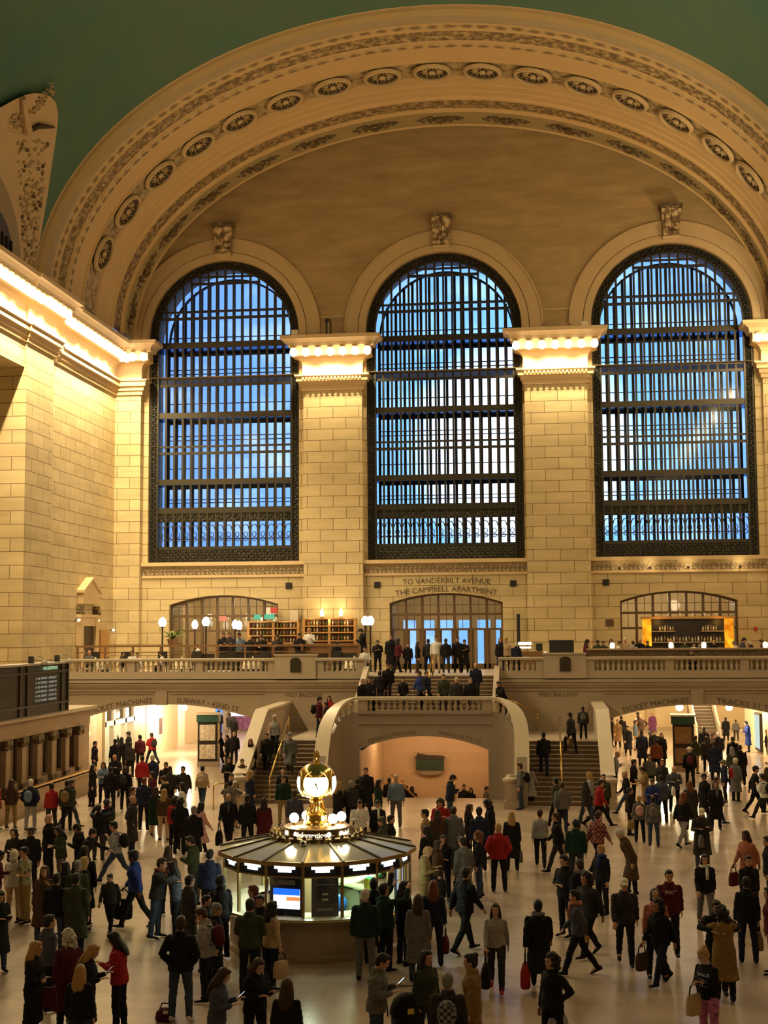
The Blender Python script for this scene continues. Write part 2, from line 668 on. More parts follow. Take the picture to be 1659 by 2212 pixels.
def cornice_lamp(x, y, nx, ny, label, group):
    global LAMP0, lamp_n
    lamp_n += 1
    if LAMP0 is None:
        LAMP0 = empty('cornice_lamp')
        tag(LAMP0, label, 'lamp', group)
        b = MB()
        b.lathe([(0.0, 0.06), (0.15, 0.05), (0.2, -0.02), (0.16, -0.08), (0.07, -0.1), (0.0, -0.1)], (0, 0, 0.22), 12)
        b.build('rosette_holder', lampholder, LAMP0, smooth=True)
        b = MB()
        b.ball((0, 0, -0.06), (0.19, 0.19, 0.24), 14, 10)
        b.build('bulb', bulbm, LAMP0, smooth=True)
        remember(LAMP0)
        o = LAMP0
    else:
        o = dup(LAMP0, label=label, group=group)
    o.location = (x + nx * 0.80, y + ny * 0.80, 22.22)
    return o


# piers between the windows, and their capitals with lamps
PIER = ((-7.78, -4.5, 'left'), (4.42, 7.8, 'right'))
k = 3
for x0, x1, nm in PIER:
    b = MB()
    b.box(x0, x1, -0.4, 0, 4.75, 20.15)
    b.box(x0, x1, -0.4, 0, 20.98, 21.6)
    struct(b.build('wall_pier_' + nm, ST))
    k += 1
    cornice([(x0, 0), (x0, -0.4), (x1, -0.4), (x1, 0)], 'trim_%d' % k)
    b = MB()
    for i in range(17):
        xx = x0 + 0.05 + (x1 - x0 - 0.1) * i / 16
        b.box(xx - 0.05, xx + 0.05, -0.86, -0.7, 20.7, 20.83)
    k += 1
    struct(b.build('trim_%d' % k, STP))
    who = 'pier between the south and middle windows' if nm == 'left' else 'pier between the middle and north windows'
    for i in range(7):
        t = i / 6
        lx = x0 - 0.42 + (x1 - x0 + 0.84) * t
        cornice_lamp(lx, -0.4, 0, -1, 'glowing globe lamp under the capital of the ' + who, 'capital lamps on the ' + who)

# south corner pilaster and south wall with its cornice, continued along the hall
b = MB()
b.box(-18.6, -17.02, -0.5, 0, 4.75, 21.6)
struct(b.build('wall_corner_south', ST))
b = MB()
b.box(17.05, 18.6, -0.5, 0, 4.75, 21.6)
struct(b.build('wall_corner_north', ST))
b = MB()
# south wall: plain field, strip, pilaster, then tall recessed bays
X0 = -18.5
b.box(X0 - 2.6, X0, -10.4, 0, 3.0, 21.6)
b.box(X0 - 2.6, X0 + 0.12, -11.2, -10.4, 3.0, 21.6)
for y0, y1 in ((-14.6, -11.2), (-31.5, -24.6), (-48.5, -41.6), (-65.5, -58.6), (-86, -75.6)):
    b.box(X0 - 2.6, X0 + 0.4, y0, y1, 3.0, 21.6)
for y0, y1 in ((-24.6, -14.6), (-41.6, -31.5), (-58.6, -48.5), (-75.6, -65.5)):
    b.box(X0 - 2.6, X0 + 0.3, y0, y1, 19.0, 21.6)
    b.box(X0 - 3.0, X0 - 2.5, y0, y1, 3.0, 19.2)
b.box(X0 - 3.0, X0 - 2.4, -86, 0, 21.0, 23.4)
struct(b.build('wall_south', ST))
cornice([(X0 + 0.3, -86), (X0 + 0.3, -14.6), (X0 + 0.4, -14.6), (X0 + 0.4, -11.2), (X0 + 0.12, -11.2), (X0 + 0.12, -10.4), (X0, -10.4), (X0, -0.5), (-17.02, -0.5), (-17.02, 0)], 'trim_20')
b = MB()
XN = 18.5
for y0, y1 in ((-10.4, 0), (-14.6, -11.2), (-31.5, -24.6), (-48.5, -41.6), (-65.5, -58.6), (-86, -75.6), (-11.2, -10.4)):
    b.box(XN, XN + 2.6, y0, y1, 3.0, 21.6)
for y0, y1 in ((-24.6, -14.6), (-41.6, -31.5), (-58.6, -48.5), (-75.6, -65.5)):
    b.box(XN, XN + 2.6, y0, y1, 19.0, 21.6)
    b.box(XN + 2.5, XN + 3.0, y0, y1, 3.0, 19.2)
b.box(XN + 2.4, XN + 3.0, -86, 0, 21.0, 23.4)
b.box(XN, XN + 1, -86, -9.5, 0, 3.0)
struct(b.build('wall_north', ST))
cornice([(17.05, 0), (17.05, -0.5), (18.5, -0.5), (18.5, -86)], 'trim_21')
b = MB()
b.box(-21.5, 21.5, -87, -86, 0, 37.5)
struct(b.build('wall_east', ST))
b = MB()
b.box(-21.5, -18.5, -86, -10, 0, 3.0)
struct(b.build('wall_south_lower', ST))

SG = 'lamps along the south cornice'
for i in range(78):
    y = -1.0 - i * 0.62
    off = 0.4 if -14.6 < y < -11.2 else (0.12 if -11.2 <= y < -10.4 else (0.3 if y <= -14.6 else 0.0))
    cornice_lamp(X0 + off, y, 1, 0, 'glowing globe lamp in the long row along the south wall cornice', SG)
for i in range(3):
    cornice_lamp(-17.9 + 0.62 * i, -0.5, 0, -1, 'glowing globe lamp on the corner pilaster at the south end of the window wall', 'lamps on the south corner pilaster')
for i in range(3):
    cornice_lamp(16.75 + 0.62 * i, -0.5, 0, -1, 'glowing globe lamp on the corner pilaster at the north end of the window wall', 'lamps on the north corner pilaster')
# the light those lamps give: it falls down from the shaded holders
for x0, x1, nm in PIER:
    for i in range(4):
        xx = x0 + (x1 - x0) * i / 3
        spot((xx, -1.52, 22.12), 600, 140)
for y in range(0, 18):
    yy = -1.0 - y * 1.5
    off = 0.4 if -14.6 < yy < -11.2 else (0.12 if -11.2 <= yy < -10.4 else (0.3 if yy <= -14.6 else 0.0))
    spot((X0 + off + 1.12, yy, 22.12), 1350, 140)
for xx in (-17.6, 17.4):
    spot((xx, -1.62, 22.12), 400, 140)
for y in range(0, 9):
    ya, yb_ = -30 - y * 6.0, -6 - y * 8.5
    point((X0 + 1.0, ya, 21.9), 900 if ya > -44 else 330, r=0.3)
    point((XN - 0.9, yb_, 21.9), 1250 if yb_ > -44 else 380, r=0.3)

# ------------------------------------------------------------------ vault: deep arch soffit and green ceiling
def ell(t, dr, y):
    return ((ELL_A + dr) * math.cos(t), y, ELL_Z + (ELL_B + dr) * math.sin(t))


BANDS = [  # y, radial offset, material of the band that starts here, name
    (0.0, 0.02, 5), (-0.10, -0.02, 0), (-0.16, -0.10, 0), (-0.2, 0.0, 4), (-1.85, 0.04, 0), (-1.9, 0.16, 0), (-2.05, 0.2, 1), (-2.95, 0.28, 0),  # first band: shade of the recessed joint put into its dark colour
    (-3.05, 0.22, 0), (-3.2, 0.24, 0), (-3.3, 0.36, 0), (-3.8, 0.40, 0), (-3.85, 0.44, 0), (-4.4, 0.48, 0), (-4.45, 0.52, 0), (-5.1, 0.56, 0), (-5.15, 0.50, 0),
    (-5.25, 0.50, 0), (-5.3, 0.60, 2), (-7.15, 0.62, 0), (-7.2, 0.54, 0), (-7.3, 0.54, 0), (-7.35, 0.64, 0), (-8.7, 0.66, 3), (-9.05, 0.78, 0), (-9.1, 0.72, 0),
    (-9.18, 0.80, 1), (-9.85, 1.0, 0), (-9.9, 0.94, 0), (-9.98, 1.0, 3), (-10.35, 1.1, 0), (-10.42, 1.04, 0), (-10.5, 1.06, 6), (-10.75, 1.10, 6), (-11.0, 1.22, 0),  # cove bands are greyer and darker than the arch plaster
    (-11.15, 1.45, 0), (-11.2, 1.62, 0), (-11.5, 1.70, 0)]
SOFF = mat('arch_plaster', (0.66, 0.46, 0.22), 0.7, noise=0.08, scale=0.7)
CARTB = mat('cartouche_ground', (0.40, 0.31, 0.15), 0.7, noise=0.12, scale=1.4)


def soffit_mat(name, light, dark, su, sv, amount, kind='noise'):
    return relief(name, light, dark, scale=1.0, amount=amount, bump=0.8, kind=kind, uv=True, stretch=(su, sv, 1))


LEAFB = soffit_mat('leaf_band', (0.60, 0.43, 0.21), (0.17, 0.11, 0.05), 3.4, 4.2, 0.60, 'noise')
ROSB = soffit_mat('rosette_band', (0.56, 0.42, 0.22), (0.19, 0.13, 0.06), 1.9, 2.2, 0.70, 'noise')
EGGB = soffit_mat('egg_band', (0.24, 0.16, 0.08), (0.62, 0.45, 0.22), 1.55, 2.85, 0.50, 'grid')
n = 120
b = MB()
uvs = []
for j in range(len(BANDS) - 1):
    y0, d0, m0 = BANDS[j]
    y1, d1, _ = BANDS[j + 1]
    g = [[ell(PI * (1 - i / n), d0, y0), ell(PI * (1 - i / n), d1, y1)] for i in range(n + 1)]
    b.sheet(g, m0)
me = b.mesh('arch_soffit', [SOFF, LEAFB, ROSB, EGGB, CARTB, mat('painted_joint_shade', (0.05, 0.03, 0.012), 0.8), mat('cove_grey_brown', (0.44, 0.34, 0.20), 0.7, noise=0.12, scale=1.0)])
uvl = me.uv_layers.new(name='UVMap')
arc = 46.0
for p in me.polygons:
    for li in p.loop_indices:
        v = me.vertices[me.loops[li].vertex_index].co
        t = math.atan2((v.z - ELL_Z) / (ELL_B + 0.5), v.x / (ELL_A + 0.5))
        uvl.data[li].uv = (arc * (1 - t / PI), v.y)
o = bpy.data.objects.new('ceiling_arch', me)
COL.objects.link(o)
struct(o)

# rosettes: dish, twelve petals, boss; one turned onto each place along the arch
ROSD = mat('rosette_dark', (0.06, 0.038, 0.016), 0.7)
ROSL = mat('rosette_light', (0.60, 0.44, 0.23), 0.65)
ros0 = empty('rosette')
b = MB()
b.lathe([(0.0, 0.10), (0.5, 0.10), (0.80, 0.06), (0.84, -0.02)], seg=32)
b.build('dish', ROSD, ros0, smooth=True)
b = MB()
b.lathe([(0.82, 0.0), (0.80, -0.10), (0.86, -0.16), (0.96, -0.12), (1.0, 0.02)], seg=32)
b.build('ring', ROSL, ros0, smooth=True)
b = MB()
for i in range(14):
    a = 2 * PI * i / 14
    ca, sa = math.cos(a), math.sin(a)
    b.ball((0, 0, 0.04), (0.20, 0.030, 0.05), 8, 6)
    for q in range(len(b.v) - (2 + 5 * 8), len(b.v)):
        x, y, z = b.v[q]
        x, y = (x + 0.42) * ca - y * sa, (x + 0.42) * sa + y * ca
        b.v[q] = (x, y, z - 0.0)
for i in range(14):
    a = 2 * PI * (i + 0.5) / 14
    b.ball((0.73 * math.cos(a), 0.73 * math.sin(a), 0.04), 0.04, 6, 5)
b.build('petals', ROSL, ros0, smooth=True)
b = MB()
b.ball((0, 0, -0.02), (0.17, 0.17, 0.12), 12, 8)
b.build('boss', ROSL, ros0, smooth=True)
remember(ros0)
ROS_PX = [(205, 545), (257, 450), (332, 371), (418, 306), (513, 256), (614, 215), (717, 184), (825, 162), (933, 149), (1043, 149), (1153, 158), (1263, 178), (1370, 207), (1475, 250), (1570, 309), (1645, 372)]
ORD = ['first', 'second', 'third', 'fourth', 'fifth', 'sixth', 'seventh', 'eighth', 'ninth', 'tenth', 'eleventh', 'twelfth', 'thirteenth', 'fourteenth', 'fifteenth', 'sixteenth']
for i, (px, py) in enumerate(ROS_PX):
    p = at_y(px, py, -6.22)
    t = math.atan2((p.z - ELL_Z) / (ELL_B + 0.6), p.x / (ELL_A + 0.6))
    o = ros0 if i == 0 else dup(ros0)
    nrm = Vector((-math.cos(t) / (ELL_A + 0.6), 0, -math.sin(t) / (ELL_B + 0.6))).normalized()
    tang = Vector((0, 1, 0)).cross(nrm)
    base = Vector(ell(t, 0.46, -6.22))
    o.matrix_world = Matrix(((tang.x, 0, -nrm.x, base.x), (tang.y, 1, -nrm.y, base.y), (tang.z, 0, -nrm.z, base.z), (0, 0, 0, 1)))
    tag(o, 'round flower rosette on the great arch, %s from the south foot of the arch' % ORD[i], 'rosette', 'rosettes along the great arch')

# cartouches of foliage on the innermost band
car0 = None
for i in range(15):
    t = PI * (1 - (i + 0.55) / 15.1)
    if car0 is None:
        b = MB()
        rr = random.Random(3)
        for q in range(46):
            u = rr.gauss(0, 0.55)
            w = rr.uniform(-0.55, 0.55) * (1 - min(0.7, abs(u) / 1.8))
            b.ball((u, w, -0.03), (rr.uniform(0.07, 0.17), rr.uniform(0.06, 0.13), 0.10), 6, 4)
        b.lathe([(0.30, 0.0), (0.33, -0.14), (0.2, -0.10), (0.0, -0.16)], seg=12)
        car0 = b.build('leaf_cartouche', ORN2)
        o = car0
    else:
        o = dup(car0)
    nrm = Vector((-math.cos(t) / ELL_A, 0, -math.sin(t) / ELL_B)).normalized()
    tang = Vector((0, 1, 0)).cross(nrm)
    base = Vector(ell(t, 0.02, -1.02))
    o.matrix_world = Matrix(((tang.x, 0, -nrm.x, base.x), (tang.y, 1, -nrm.y, base.y), (tang.z, 0, -nrm.z, base.z), (0, 0, 0, 1)))
    tag(o, 'carved leaf cartouche on the inner band of the great arch, %s from its south foot' % ORD[i], 'ornament', 'leaf cartouches on the inner band of the arch')

# green vault
b = MB()
n = 72
ys = [-11.3, -20, -30, -40, -50, -60, -70, -80, -86.5]
g = [[ell(PI * (1 - i / n), 1.62, y) for y in ys] for i in range(n + 1)]
b.sheet(g)
struct(b.build('ceiling', GREENC, smooth=True))
gold = mat('faded_gold_paint', (0.13, 0.125, 0.045), 0.8)

# spandrel of the side lunettes on the south slope of the vault, with its relief
def on_vault(px, py, dr):
    d = ray(px, py)
    a_, b_ = ELL_A + dr, ELL_B + dr
    ox, oz = CAM.x / a_, (CAM.z - ELL_Z) / b_
    dx, dz = d.x / a_, d.z / b_
    A, B, C = dx * dx + dz * dz, ox * dx + oz * dz, ox * ox + oz * oz - 1
    return CAM + d * ((-B + math.sqrt(max(B * B - A * C, 0))) / A)


out = [(62, 612), (76, 565), (88, 510), (103, 420), (113, 350), (122, 290), (126, 250), (121, 222), (110, 209), (95, 203), (75, 201), (55, 205), (30, 216), (5, 230), (-30, 248), (-70, 262)]
inn = [(50, 612), (46, 575), (44, 540), (40, 500), (34, 470), (26, 440), (17, 415), (8, 395), (-2, 378), (-12, 362), (-22, 350), (-32, 340), (-42, 330), (-55, 322), (-66, 315), (-80, 308)]
b = MB()
g = []
for (ax, ay), (bx, by) in zip(out, inn):
    row = [on_vault(ax, ay, 1.62)]
    for k_ in range(9):
        f = k_ / 8
        row.append(on_vault(ax + (bx - ax) * f, ay + (by - ay) * f, 1.30))
    row.append(on_vault(bx, by, 1.62))
    g.append(row)
b.sheet(g)
# relief: winged disc, shaft, branch, leaf clusters
rr = random.Random(11)


def blob(px, py, rpx, h=0.1, mi=1):
    p = on_vault(px, py, 1.30)
    k_ = (p - CAM).length / F_PX
    b.ball(p, (rpx * k_, rpx * k_, rpx * k_ * 0.8), 8, 6, mi)


for q in range(230):
    yy = rr.uniform(300, 575)
    f = (yy - 300) / 300
    cx, w = 70 - 9 * f, 34 - 24 * f
    blob(rr.uniform(cx - w, cx + w), yy, rr.uniform(2.6, 5.6), mi=3 if q % 5 else 1)
for q in range(60):
    a = rr.uniform(0, 2 * PI)
    r_ = rr.uniform(0, 17)
    blob(38 + r_ * math.cos(a), 261 + r_ * math.sin(a), rr.uniform(2.5, 5.5), mi=3 if q % 4 else 1)
for q in range(60):
    f = rr.random()
    blob(64 + 48 * f + rr.uniform(-8, 6), 246 - 52 * f + rr.uniform(-8, 8), rr.uniform(2.2, 4.6), mi=3 if q % 4 else 1)
for q in range(16):
    blob(111 + rr.uniform(-6, 6), 202 - q * 1.5 + rr.uniform(-2, 2), rr.uniform(1.5, 3), mi=3)
for a in range(28):
    t = 2 * PI * a / 28
    blob(38 + 21 * math.cos(t), 266 + 21 * math.sin(t), 2.0, mi=0)
b.tube([on_vault(50, 212, 1.2), on_vault(53, 240, 1.2), on_vault(60, 285, 1.2)], [0.12, 0.16, 0.22], 8, 0)
b.tube([on_vault(60, 285, 1.2), on_vault(85, 272, 1.15), on_vault(117, 275, 1.2)], [0.1, 0.14, 0.05], 6, 2)
SPAND = mat('spandrel_plaster', (0.60, 0.43, 0.23), 0.7, noise=0.1, scale=1.5)
struct(b.build('ceiling_spandrel', [SPAND, ORN2, ROSD, mat('spandrel_leaf', (0.46, 0.33, 0.17), 0.7, noise=0.3, scale=6)]))
# the grey-brown lunette beyond the spandrel, with its window
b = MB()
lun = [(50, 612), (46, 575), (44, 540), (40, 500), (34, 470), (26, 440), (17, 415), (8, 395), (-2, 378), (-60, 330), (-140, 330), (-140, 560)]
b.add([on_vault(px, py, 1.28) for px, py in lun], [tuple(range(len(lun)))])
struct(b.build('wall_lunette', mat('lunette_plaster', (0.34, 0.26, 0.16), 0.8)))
b = MB()
lw = [(28, 585), (27, 545), (22, 510), (14, 482), (4, 462), (-12, 448), (-40, 440), (-90, 460), (-90, 540)]
pts = [on_vault(px, py, 1.0) for px, py in lw]
b.add(pts, [tuple(range(len(lw)))], 0)
for k_ in range(4):
    xx = 24 - 9 * k_
    b.bar(on_vault(xx, 584 - 8 * k_, 0.9), on_vault(xx, 560 - 10 * k_ - 40, 0.9), 0.10, mi=1)
struct(b.build('window_4', [mat('lunette_glass', (0.03, 0.05, 0.11), 0.1), BRONZE]))

# ------------------------------------------------------------------ the three great windows
GLI = glass('window_glass', (0.95, 0.97, 1.0), 0.008, 0.1)
TR = (24.84, 21.0, 17.12)
THICK = (23.08, 19.06, 15.27, 13.66)


def half_at(z, r=WH):
    return r if z <= WSP else math.sqrt(max(r * r - (z - WSP) ** 2, 0))


def window_grid(b, y, w, off=0.0, sash=False, rim=0.42):
    """bars of one layer"""
    R = WH - rim
    n = 16
    dx = 2 * R / n
    for i in range(n + 1):
        x = -R + dx * i + off
        if abs(x) > R + 1e-6:
            continue
        zt = WSP + math.sqrt(max(R * R - x * x, 0))
        b.box(x - w / 2, x + w / 2, y - 0.06, y + 0.06, WZ0, zt)
    for z in (TR + (26.83,) if not sash else ()):
        h = half_at(z, R) - 0.02
        b.box(-h, h, y - 0.07, y + 0.07, z - 0.30, z - 0.16)
        b.box(-h, h, y - 0.07, y + 0.07, z + 0.10, z + 0.20)
    for z in THICK:
        h = half_at(z, R) - 0.02
        b.box(-h, h, y - 0.08, y + 0.08, z - 0.17, z + 0.15)
    b.box(-R, R, y - 0.07, y + 0.07, 11.42, 11.62)
    b.box(-R, R, y - 0.07, y + 0.07, WZ0, WZ0 + 0.12)


for k, c in enumerate(WIN_X):
    root = empty('window_%d' % (k + 1), (c, 0.35, 0))
    struct(root)
    # ornate border
    b = MB()
    n = 40
    o_ = [(-WH, WZ0), (WH, WZ0)] + [(WH * math.cos(PI * i / n), WSP + WH * math.sin(PI * i / n)) for i in range(n + 1)]
    R = WH - 0.42
    i_ = [(-R, WZ0 + 0.72), (R, WZ0 + 0.72)] + [(R * math.cos(PI * i / n), WSP + R * math.sin(PI * i / n)) for i in range(n + 1)]
    b.prism(o_, -0.12, 0.12, 'xz', holes=[i_], mi=0)
    b.box(-R, R, -0.05, 0.05, 13.0, 13.62, 0)
    b.build('frame', BRZORN, root)
    b = MB()
    n_ = 60
    for rr_, w_ in ((WH - 0.03, 0.06), (R + 0.0, 0.09)):
        g = [[(rr_ * math.cos(PI * i / n_), -0.17, WSP + rr_ * math.sin(PI * i / n_)), ((rr_ - w_) * math.cos(PI * i / n_), -0.17, WSP + (rr_ - w_) * math.sin(PI * i / n_)), ((rr_ - w_) * math.cos(PI * i / n_), 0, WSP + (rr_ - w_) * math.sin(PI * i / n_))] for i in range(n_ + 1)]
        b.sheet(g)
        for sx in (-1, 1):
            b.box(*sorted((sx * rr_, sx * (rr_ - w_))), -0.17, 0, WZ0, WSP)
    window_grid(b, 0, 0.11)
    b.build('mullions', BRONZE, root)
    # little arches and scrolls of the lowest row
    b = MB()
    dx = 2 * R / 16
    for i in range(16):
        x = -R + dx * (i + 0.5)
        b.tube([(x + (dx / 2 - 0.06) * math.cos(PI * q / 6), 0, 12.55 + 0.28 * math.sin(PI * q / 6)) for q in range(7)], 0.028, 5)
        b.tube([(x + 0.11 * math.cos(2 * PI * q / 8), 0, 12.28 + 0.14 * math.sin(2 * PI * q / 8)) for q in range(9)], 0.022, 5)
        b.tube([(x + 0.12 * math.cos(2 * PI * q / 8), 0, 12.02 + 0.1 * math.sin(2 * PI * q / 8)) for q in range(9)], 0.022, 5)
    b.build('scrollwork', BRONZE, root)
    b = MB()
    for z in THICK[:3]:
        b.box(-WH, WH, 0.1, 2.2, z - 0.05, z + 0.03)
    b.box(-WH, WH, 0.1, 2.2, 13.3, 13.6)
    b.box(-WH, WH, 0.1, 2.2, 10.72, 10.95)
    b.build('walkway', glass('walkway_glass', (0.34, 0.44, 0.58), 0.06, 0.15), root)
    b = MB()
    window_grid(b, 2.25, 0.15, sash=True)
    R2 = WH - 0.42
    for i in range(16):
        pass
    for z in (25.6, 22.1, 21.85, 18.2, 17.95, 16.3, 14.5, 14.3, 20.1, 24.0, 12.2):
        h = half_at(z, R2) - 0.02
        b.box(-h, h, 2.20, 2.30, z - 0.022, z + 0.022)
    g = [[((R2 - q) * math.cos(PI * i / 40), 2.12 + (0.2 if q2 else 0), WSP + (R2 - q) * math.sin(PI * i / 40)) for q, q2 in ((0, 0), (0.10, 0), (0.10, 1), (0, 1))] for i in range(41)]
    b.sheet(g)
    b.build('outer_mullions', BRONZE, root)
    gp = [(-WH, WZ0), (WH, WZ0)] + [(WH * math.cos(PI * i / n), WSP + WH * math.sin(PI * i / n)) for i in range(n + 1)]
    MB().add([(x_, 0.03, z_) for x_, z_ in gp], [tuple(range(len(gp)))]).build('pane', GLI, root)
    MB().add([(x_, 2.25, z_) for x_, z_ in gp], [tuple(range(len(gp)))]).build('outer_pane', GLI, root)

# sills and wave band under each window
k = 30
WAVE = relief('wave_band', (0.55, 0.42, 0.24), (0.22, 0.15, 0.08), scale=2.6, amount=0.5, bump=1.0, kind='wave')
for x0, x1 in ((-17.0, -7.8), (-4.5, 4.42), (7.8, 17.04)):
    b = MB()
    b.box(x0, x1, -0.28, 0, 10.52, 10.72)
    b.box(x0, x1, -0.12, 0, 9.86, 10.0)
    struct(b.build('trim_%d' % k, STP))
    b = MB()
    b.box(x0, x1, -0.1, 0, 10.0, 10.34)
    struct(b.build('trim_%d' % (k + 1), WAVE))
    k += 2
for x0, x1 in ((-7.2, -5.1), (5.1, 7.2)):
    b = MB()
    b.box(x0, x1, -0.08, 0, 23.3, 23.42)
    b.box(x0 + 0.1, x1 - 0.1, -0.05, 0, 24.35, 24.4)
    struct(b.build('trim_%d' % k, STP))
    k += 1

# ------------------------------------------------------------------ sky
w = bpy.data.worlds.new('evening_sky')
SC.world = w
w.use_nodes = True
nt = w.node_tree
N, L = nt.nodes, nt.links
bg = N['Background']
tc = N.new('ShaderNodeTexCoord')
dt = N.new('ShaderNodeVectorMath')
dt.operation = 'DOT_PRODUCT'
g0 = Vector((-0.012, 1, 0.135)).normalized()
dt.inputs[1].default_value = g0
L.new(tc.outputs['Generated'], dt.inputs[0])
rp = N.new('ShaderNodeValToRGB')
cr = rp.color_ramp
cr.elements[0].position = 0.0
cr.elements[0].color = (0.02, 0.06, 0.25, 1)
cr.elements[1].position = 1.0
cr.elements[1].color = (2.2, 2.3, 2.4, 1)
for ps, cl in ((0.955, (0.14, 0.33, 0.85, 1)), (0.985, (0.22, 0.48, 1.05, 1)), (0.9955, (0.23, 0.60, 1.2, 1)), (0.9980, (0.34, 0.78, 1.5, 1)), (0.9993, (0.9, 1.5, 1.8, 1))):
    e = cr.elements.new(ps)
    e.color = cl
L.new(dt.outputs['Value'], rp.inputs[0])
mp = N.new('ShaderNodeMapping')
mp.inputs['Scale'].default_value = (9, 9, 16)
L.new(tc.outputs['Generated'], mp.inputs[0])
cn = N.new('ShaderNodeTexNoise')
cn.inputs['Scale'].default_value = 2.2
cn.inputs['Detail'].default_value = 5
L.new(mp.outputs[0], cn.inputs['Vector'])
cr2 = N.new('ShaderNodeValToRGB')
cr2.color_ramp.elements[0].position = 0.5
cr2.color_ramp.elements[1].position = 0.72
cr2.color_ramp.elements[0].color = (0, 0, 0, 1)
cr2.color_ramp.elements[1].color = (0.30, 0.32, 0.36, 1)
L.new(cn.outputs['Fac'], cr2.inputs[0])
ad = N.new('ShaderNodeMixRGB')
ad.blend_type = 'ADD'
ad.inputs[0].default_value = 1
L.new(rp.outputs[0], ad.inputs[1])
L.new(cr2.outputs[0], ad.inputs[2])
L.new(ad.outputs[0], bg.inputs[0])
bg.inputs[1].default_value = 1.3
# ------------------------------------------------------------------ west balcony: slab, front wall with arches, balustrades
BX = 0.3      # middle of the stairs
b = MB()
b.box(-18.5, 18.5, -9.6, 0.2, 4.3, 4.75)
b.box(-3.1, 3.1, -10.3, -9.6, 4.3, 4.75)
struct(b.build('floor_balcony', MARBP))


def seg(x0, x1, zs, rise, n=20):
    h, cx = (x1 - x0) / 2, (x0 + x1) / 2
    R = (h * h + rise * rise) / (2 * rise)
    t = math.asin(h / R)
    return [(cx + R * math.sin(-t + 2 * t * i / n), zs - R + rise + R * math.cos(-t + 2 * t * i / n)) for i in range(n + 1)]


def seg_z(x, x0, x1, zs, rise):
    h, cx = (x1 - x0) / 2, (x0 + x1) / 2
    R = (h * h + rise * rise) / (2 * rise)
    return zs - R + rise + math.sqrt(max(R * R - (x - cx) ** 2, 0))


LA, RA = (-16.8, -8.55, 2.78, 0.64), (8.06, 16.36, 2.72, 0.68)
out = [(-18.5, 0), (LA[0], 0)] + seg(*LA) + [(LA[1], 0), (-2.44, 0), (-2.44, 2.9), (2.94, 2.9), (2.94, 0), (RA[0], 0)] + seg(*RA) + [(RA[1], 0), (18.5, 0), (18.5, 4.95), (3.1, 4.95), (3.1, 4.7), (-3.1, 4.7), (-3.1, 4.95), (-18.5, 4.95)]
b = MB()
b.prism(out, -10.0, -9.4, 'xz')
balw = struct(b.build('wall_balcony', MARB))
b = MB()
for x0, x1 in ((-18.5, -3.1), (3.1, 18.5)):
    sweep(b, [(x0, -10.0), (x1, -10.0)], [(0, 4.02), (0.06, 4.04), (0.06, 4.14), (0.12, 4.2), (0.2, 4.34), (0.2, 4.42), (0, 4.42)])
    sweep(b, [(x0, -10.0), (x1, -10.0)], [(0, 4.42), (0.24, 4.44), (0.24, 4.56), (0, 4.62)])
# raised frames over the arches
for x0, x1 in ((-17.6, -13.35), (-12.55, -8.0), (7.9, 11.75), (12.5, 16.9)):
    b.box(x0, x1, -10.05, -9.99, 3.92, 3.98)
for x in (-12.95, 12.12):
    b.box(x - 0.28, x + 0.28, -10.08, -9.9, 3.39, 4.04)
struct(b.build('trim_50', MARB))

INK = mat('inscription_ink', (0.10, 0.07, 0.04), 0.8)


def arc_text(s, size, x0, x1, zfun, y, name, parent, up=0.09):
    w = letters(s)[2] * size
    k = (x1 - x0) / w
    cx = (x0 + x1) / 2

    def fn(x, z):
        X = cx + x * k
        e = 0.02
        sl = (zfun(X + e) - zfun(X - e)) / (2 * e)
        return (X - sl * z * 0.7, y, zfun(X) + up + z)
    b = MB()
    b.text(s, size, fn)
    return b.build(name, INK, parent)


zl = lambda x: seg_z(x, *LA)
zr = lambda x: seg_z(x, *RA)
arc_text('TICKET MACHINES', 0.34, -16.5, -13.4, zl, -10.015, 'lettering', balw)
arc_text('SUBWAY \u2022 42ND ST', 0.34, -12.2, -9.2, zl, -10.015, 'lettering', balw)
arc_text('TICKET MACHINES', 0.34, 8.75, 11.75, zr, -10.015, 'lettering', balw)
arc_text('TRACKS 31 TO 42', 0.34, 13.0, 16.1, zr, -10.015, 'lettering', balw)
for x0, x1 in ((-7.0, -5.15), (4.9, 6.78)):
    arc_text('WEST BALCONY', 0.24, x0, x1, lambda x: 3.78, -10.015, 'lettering', balw, up=0)
arc_text('TO VANDERBILT AVENUE', 0.42, -2.35, 2.4, lambda x: 9.42 - 0.014 * x * x, -0.02, 'lettering', west, up=0)
arc_text('THE CAMPBELL APARTMENT', 0.42, -2.75, 2.75, lambda x: 8.96 - 0.03 * x * x, -0.02, 'lettering', west, up=0)

# one baluster, turned; every other one shares its mesh
bp = [(0.0, 0), (0.075, 0.0), (0.075, 0.05), (0.045, 0.07), (0.06, 0.12), (0.085, 0.2), (0.07, 0.28), (0.04, 0.36), (0.045, 0.40), (0.07, 0.43), (0.075, 0.5), (0.0, 0.5)]
BALM = MB().lathe(bp, seg=10).mesh('baluster', CREAM, smooth=True)


def baluster(parent, loc, sz=1.0):
    o = bpy.data.objects.new('baluster', BALM)
    COL.objects.link(o)
    o.parent = parent
    o.location = loc
    o.scale.z = sz
    return o


PLAQ = mat('plaque_bronze', (0.05, 0.042, 0.028), 0.4, 0.5)


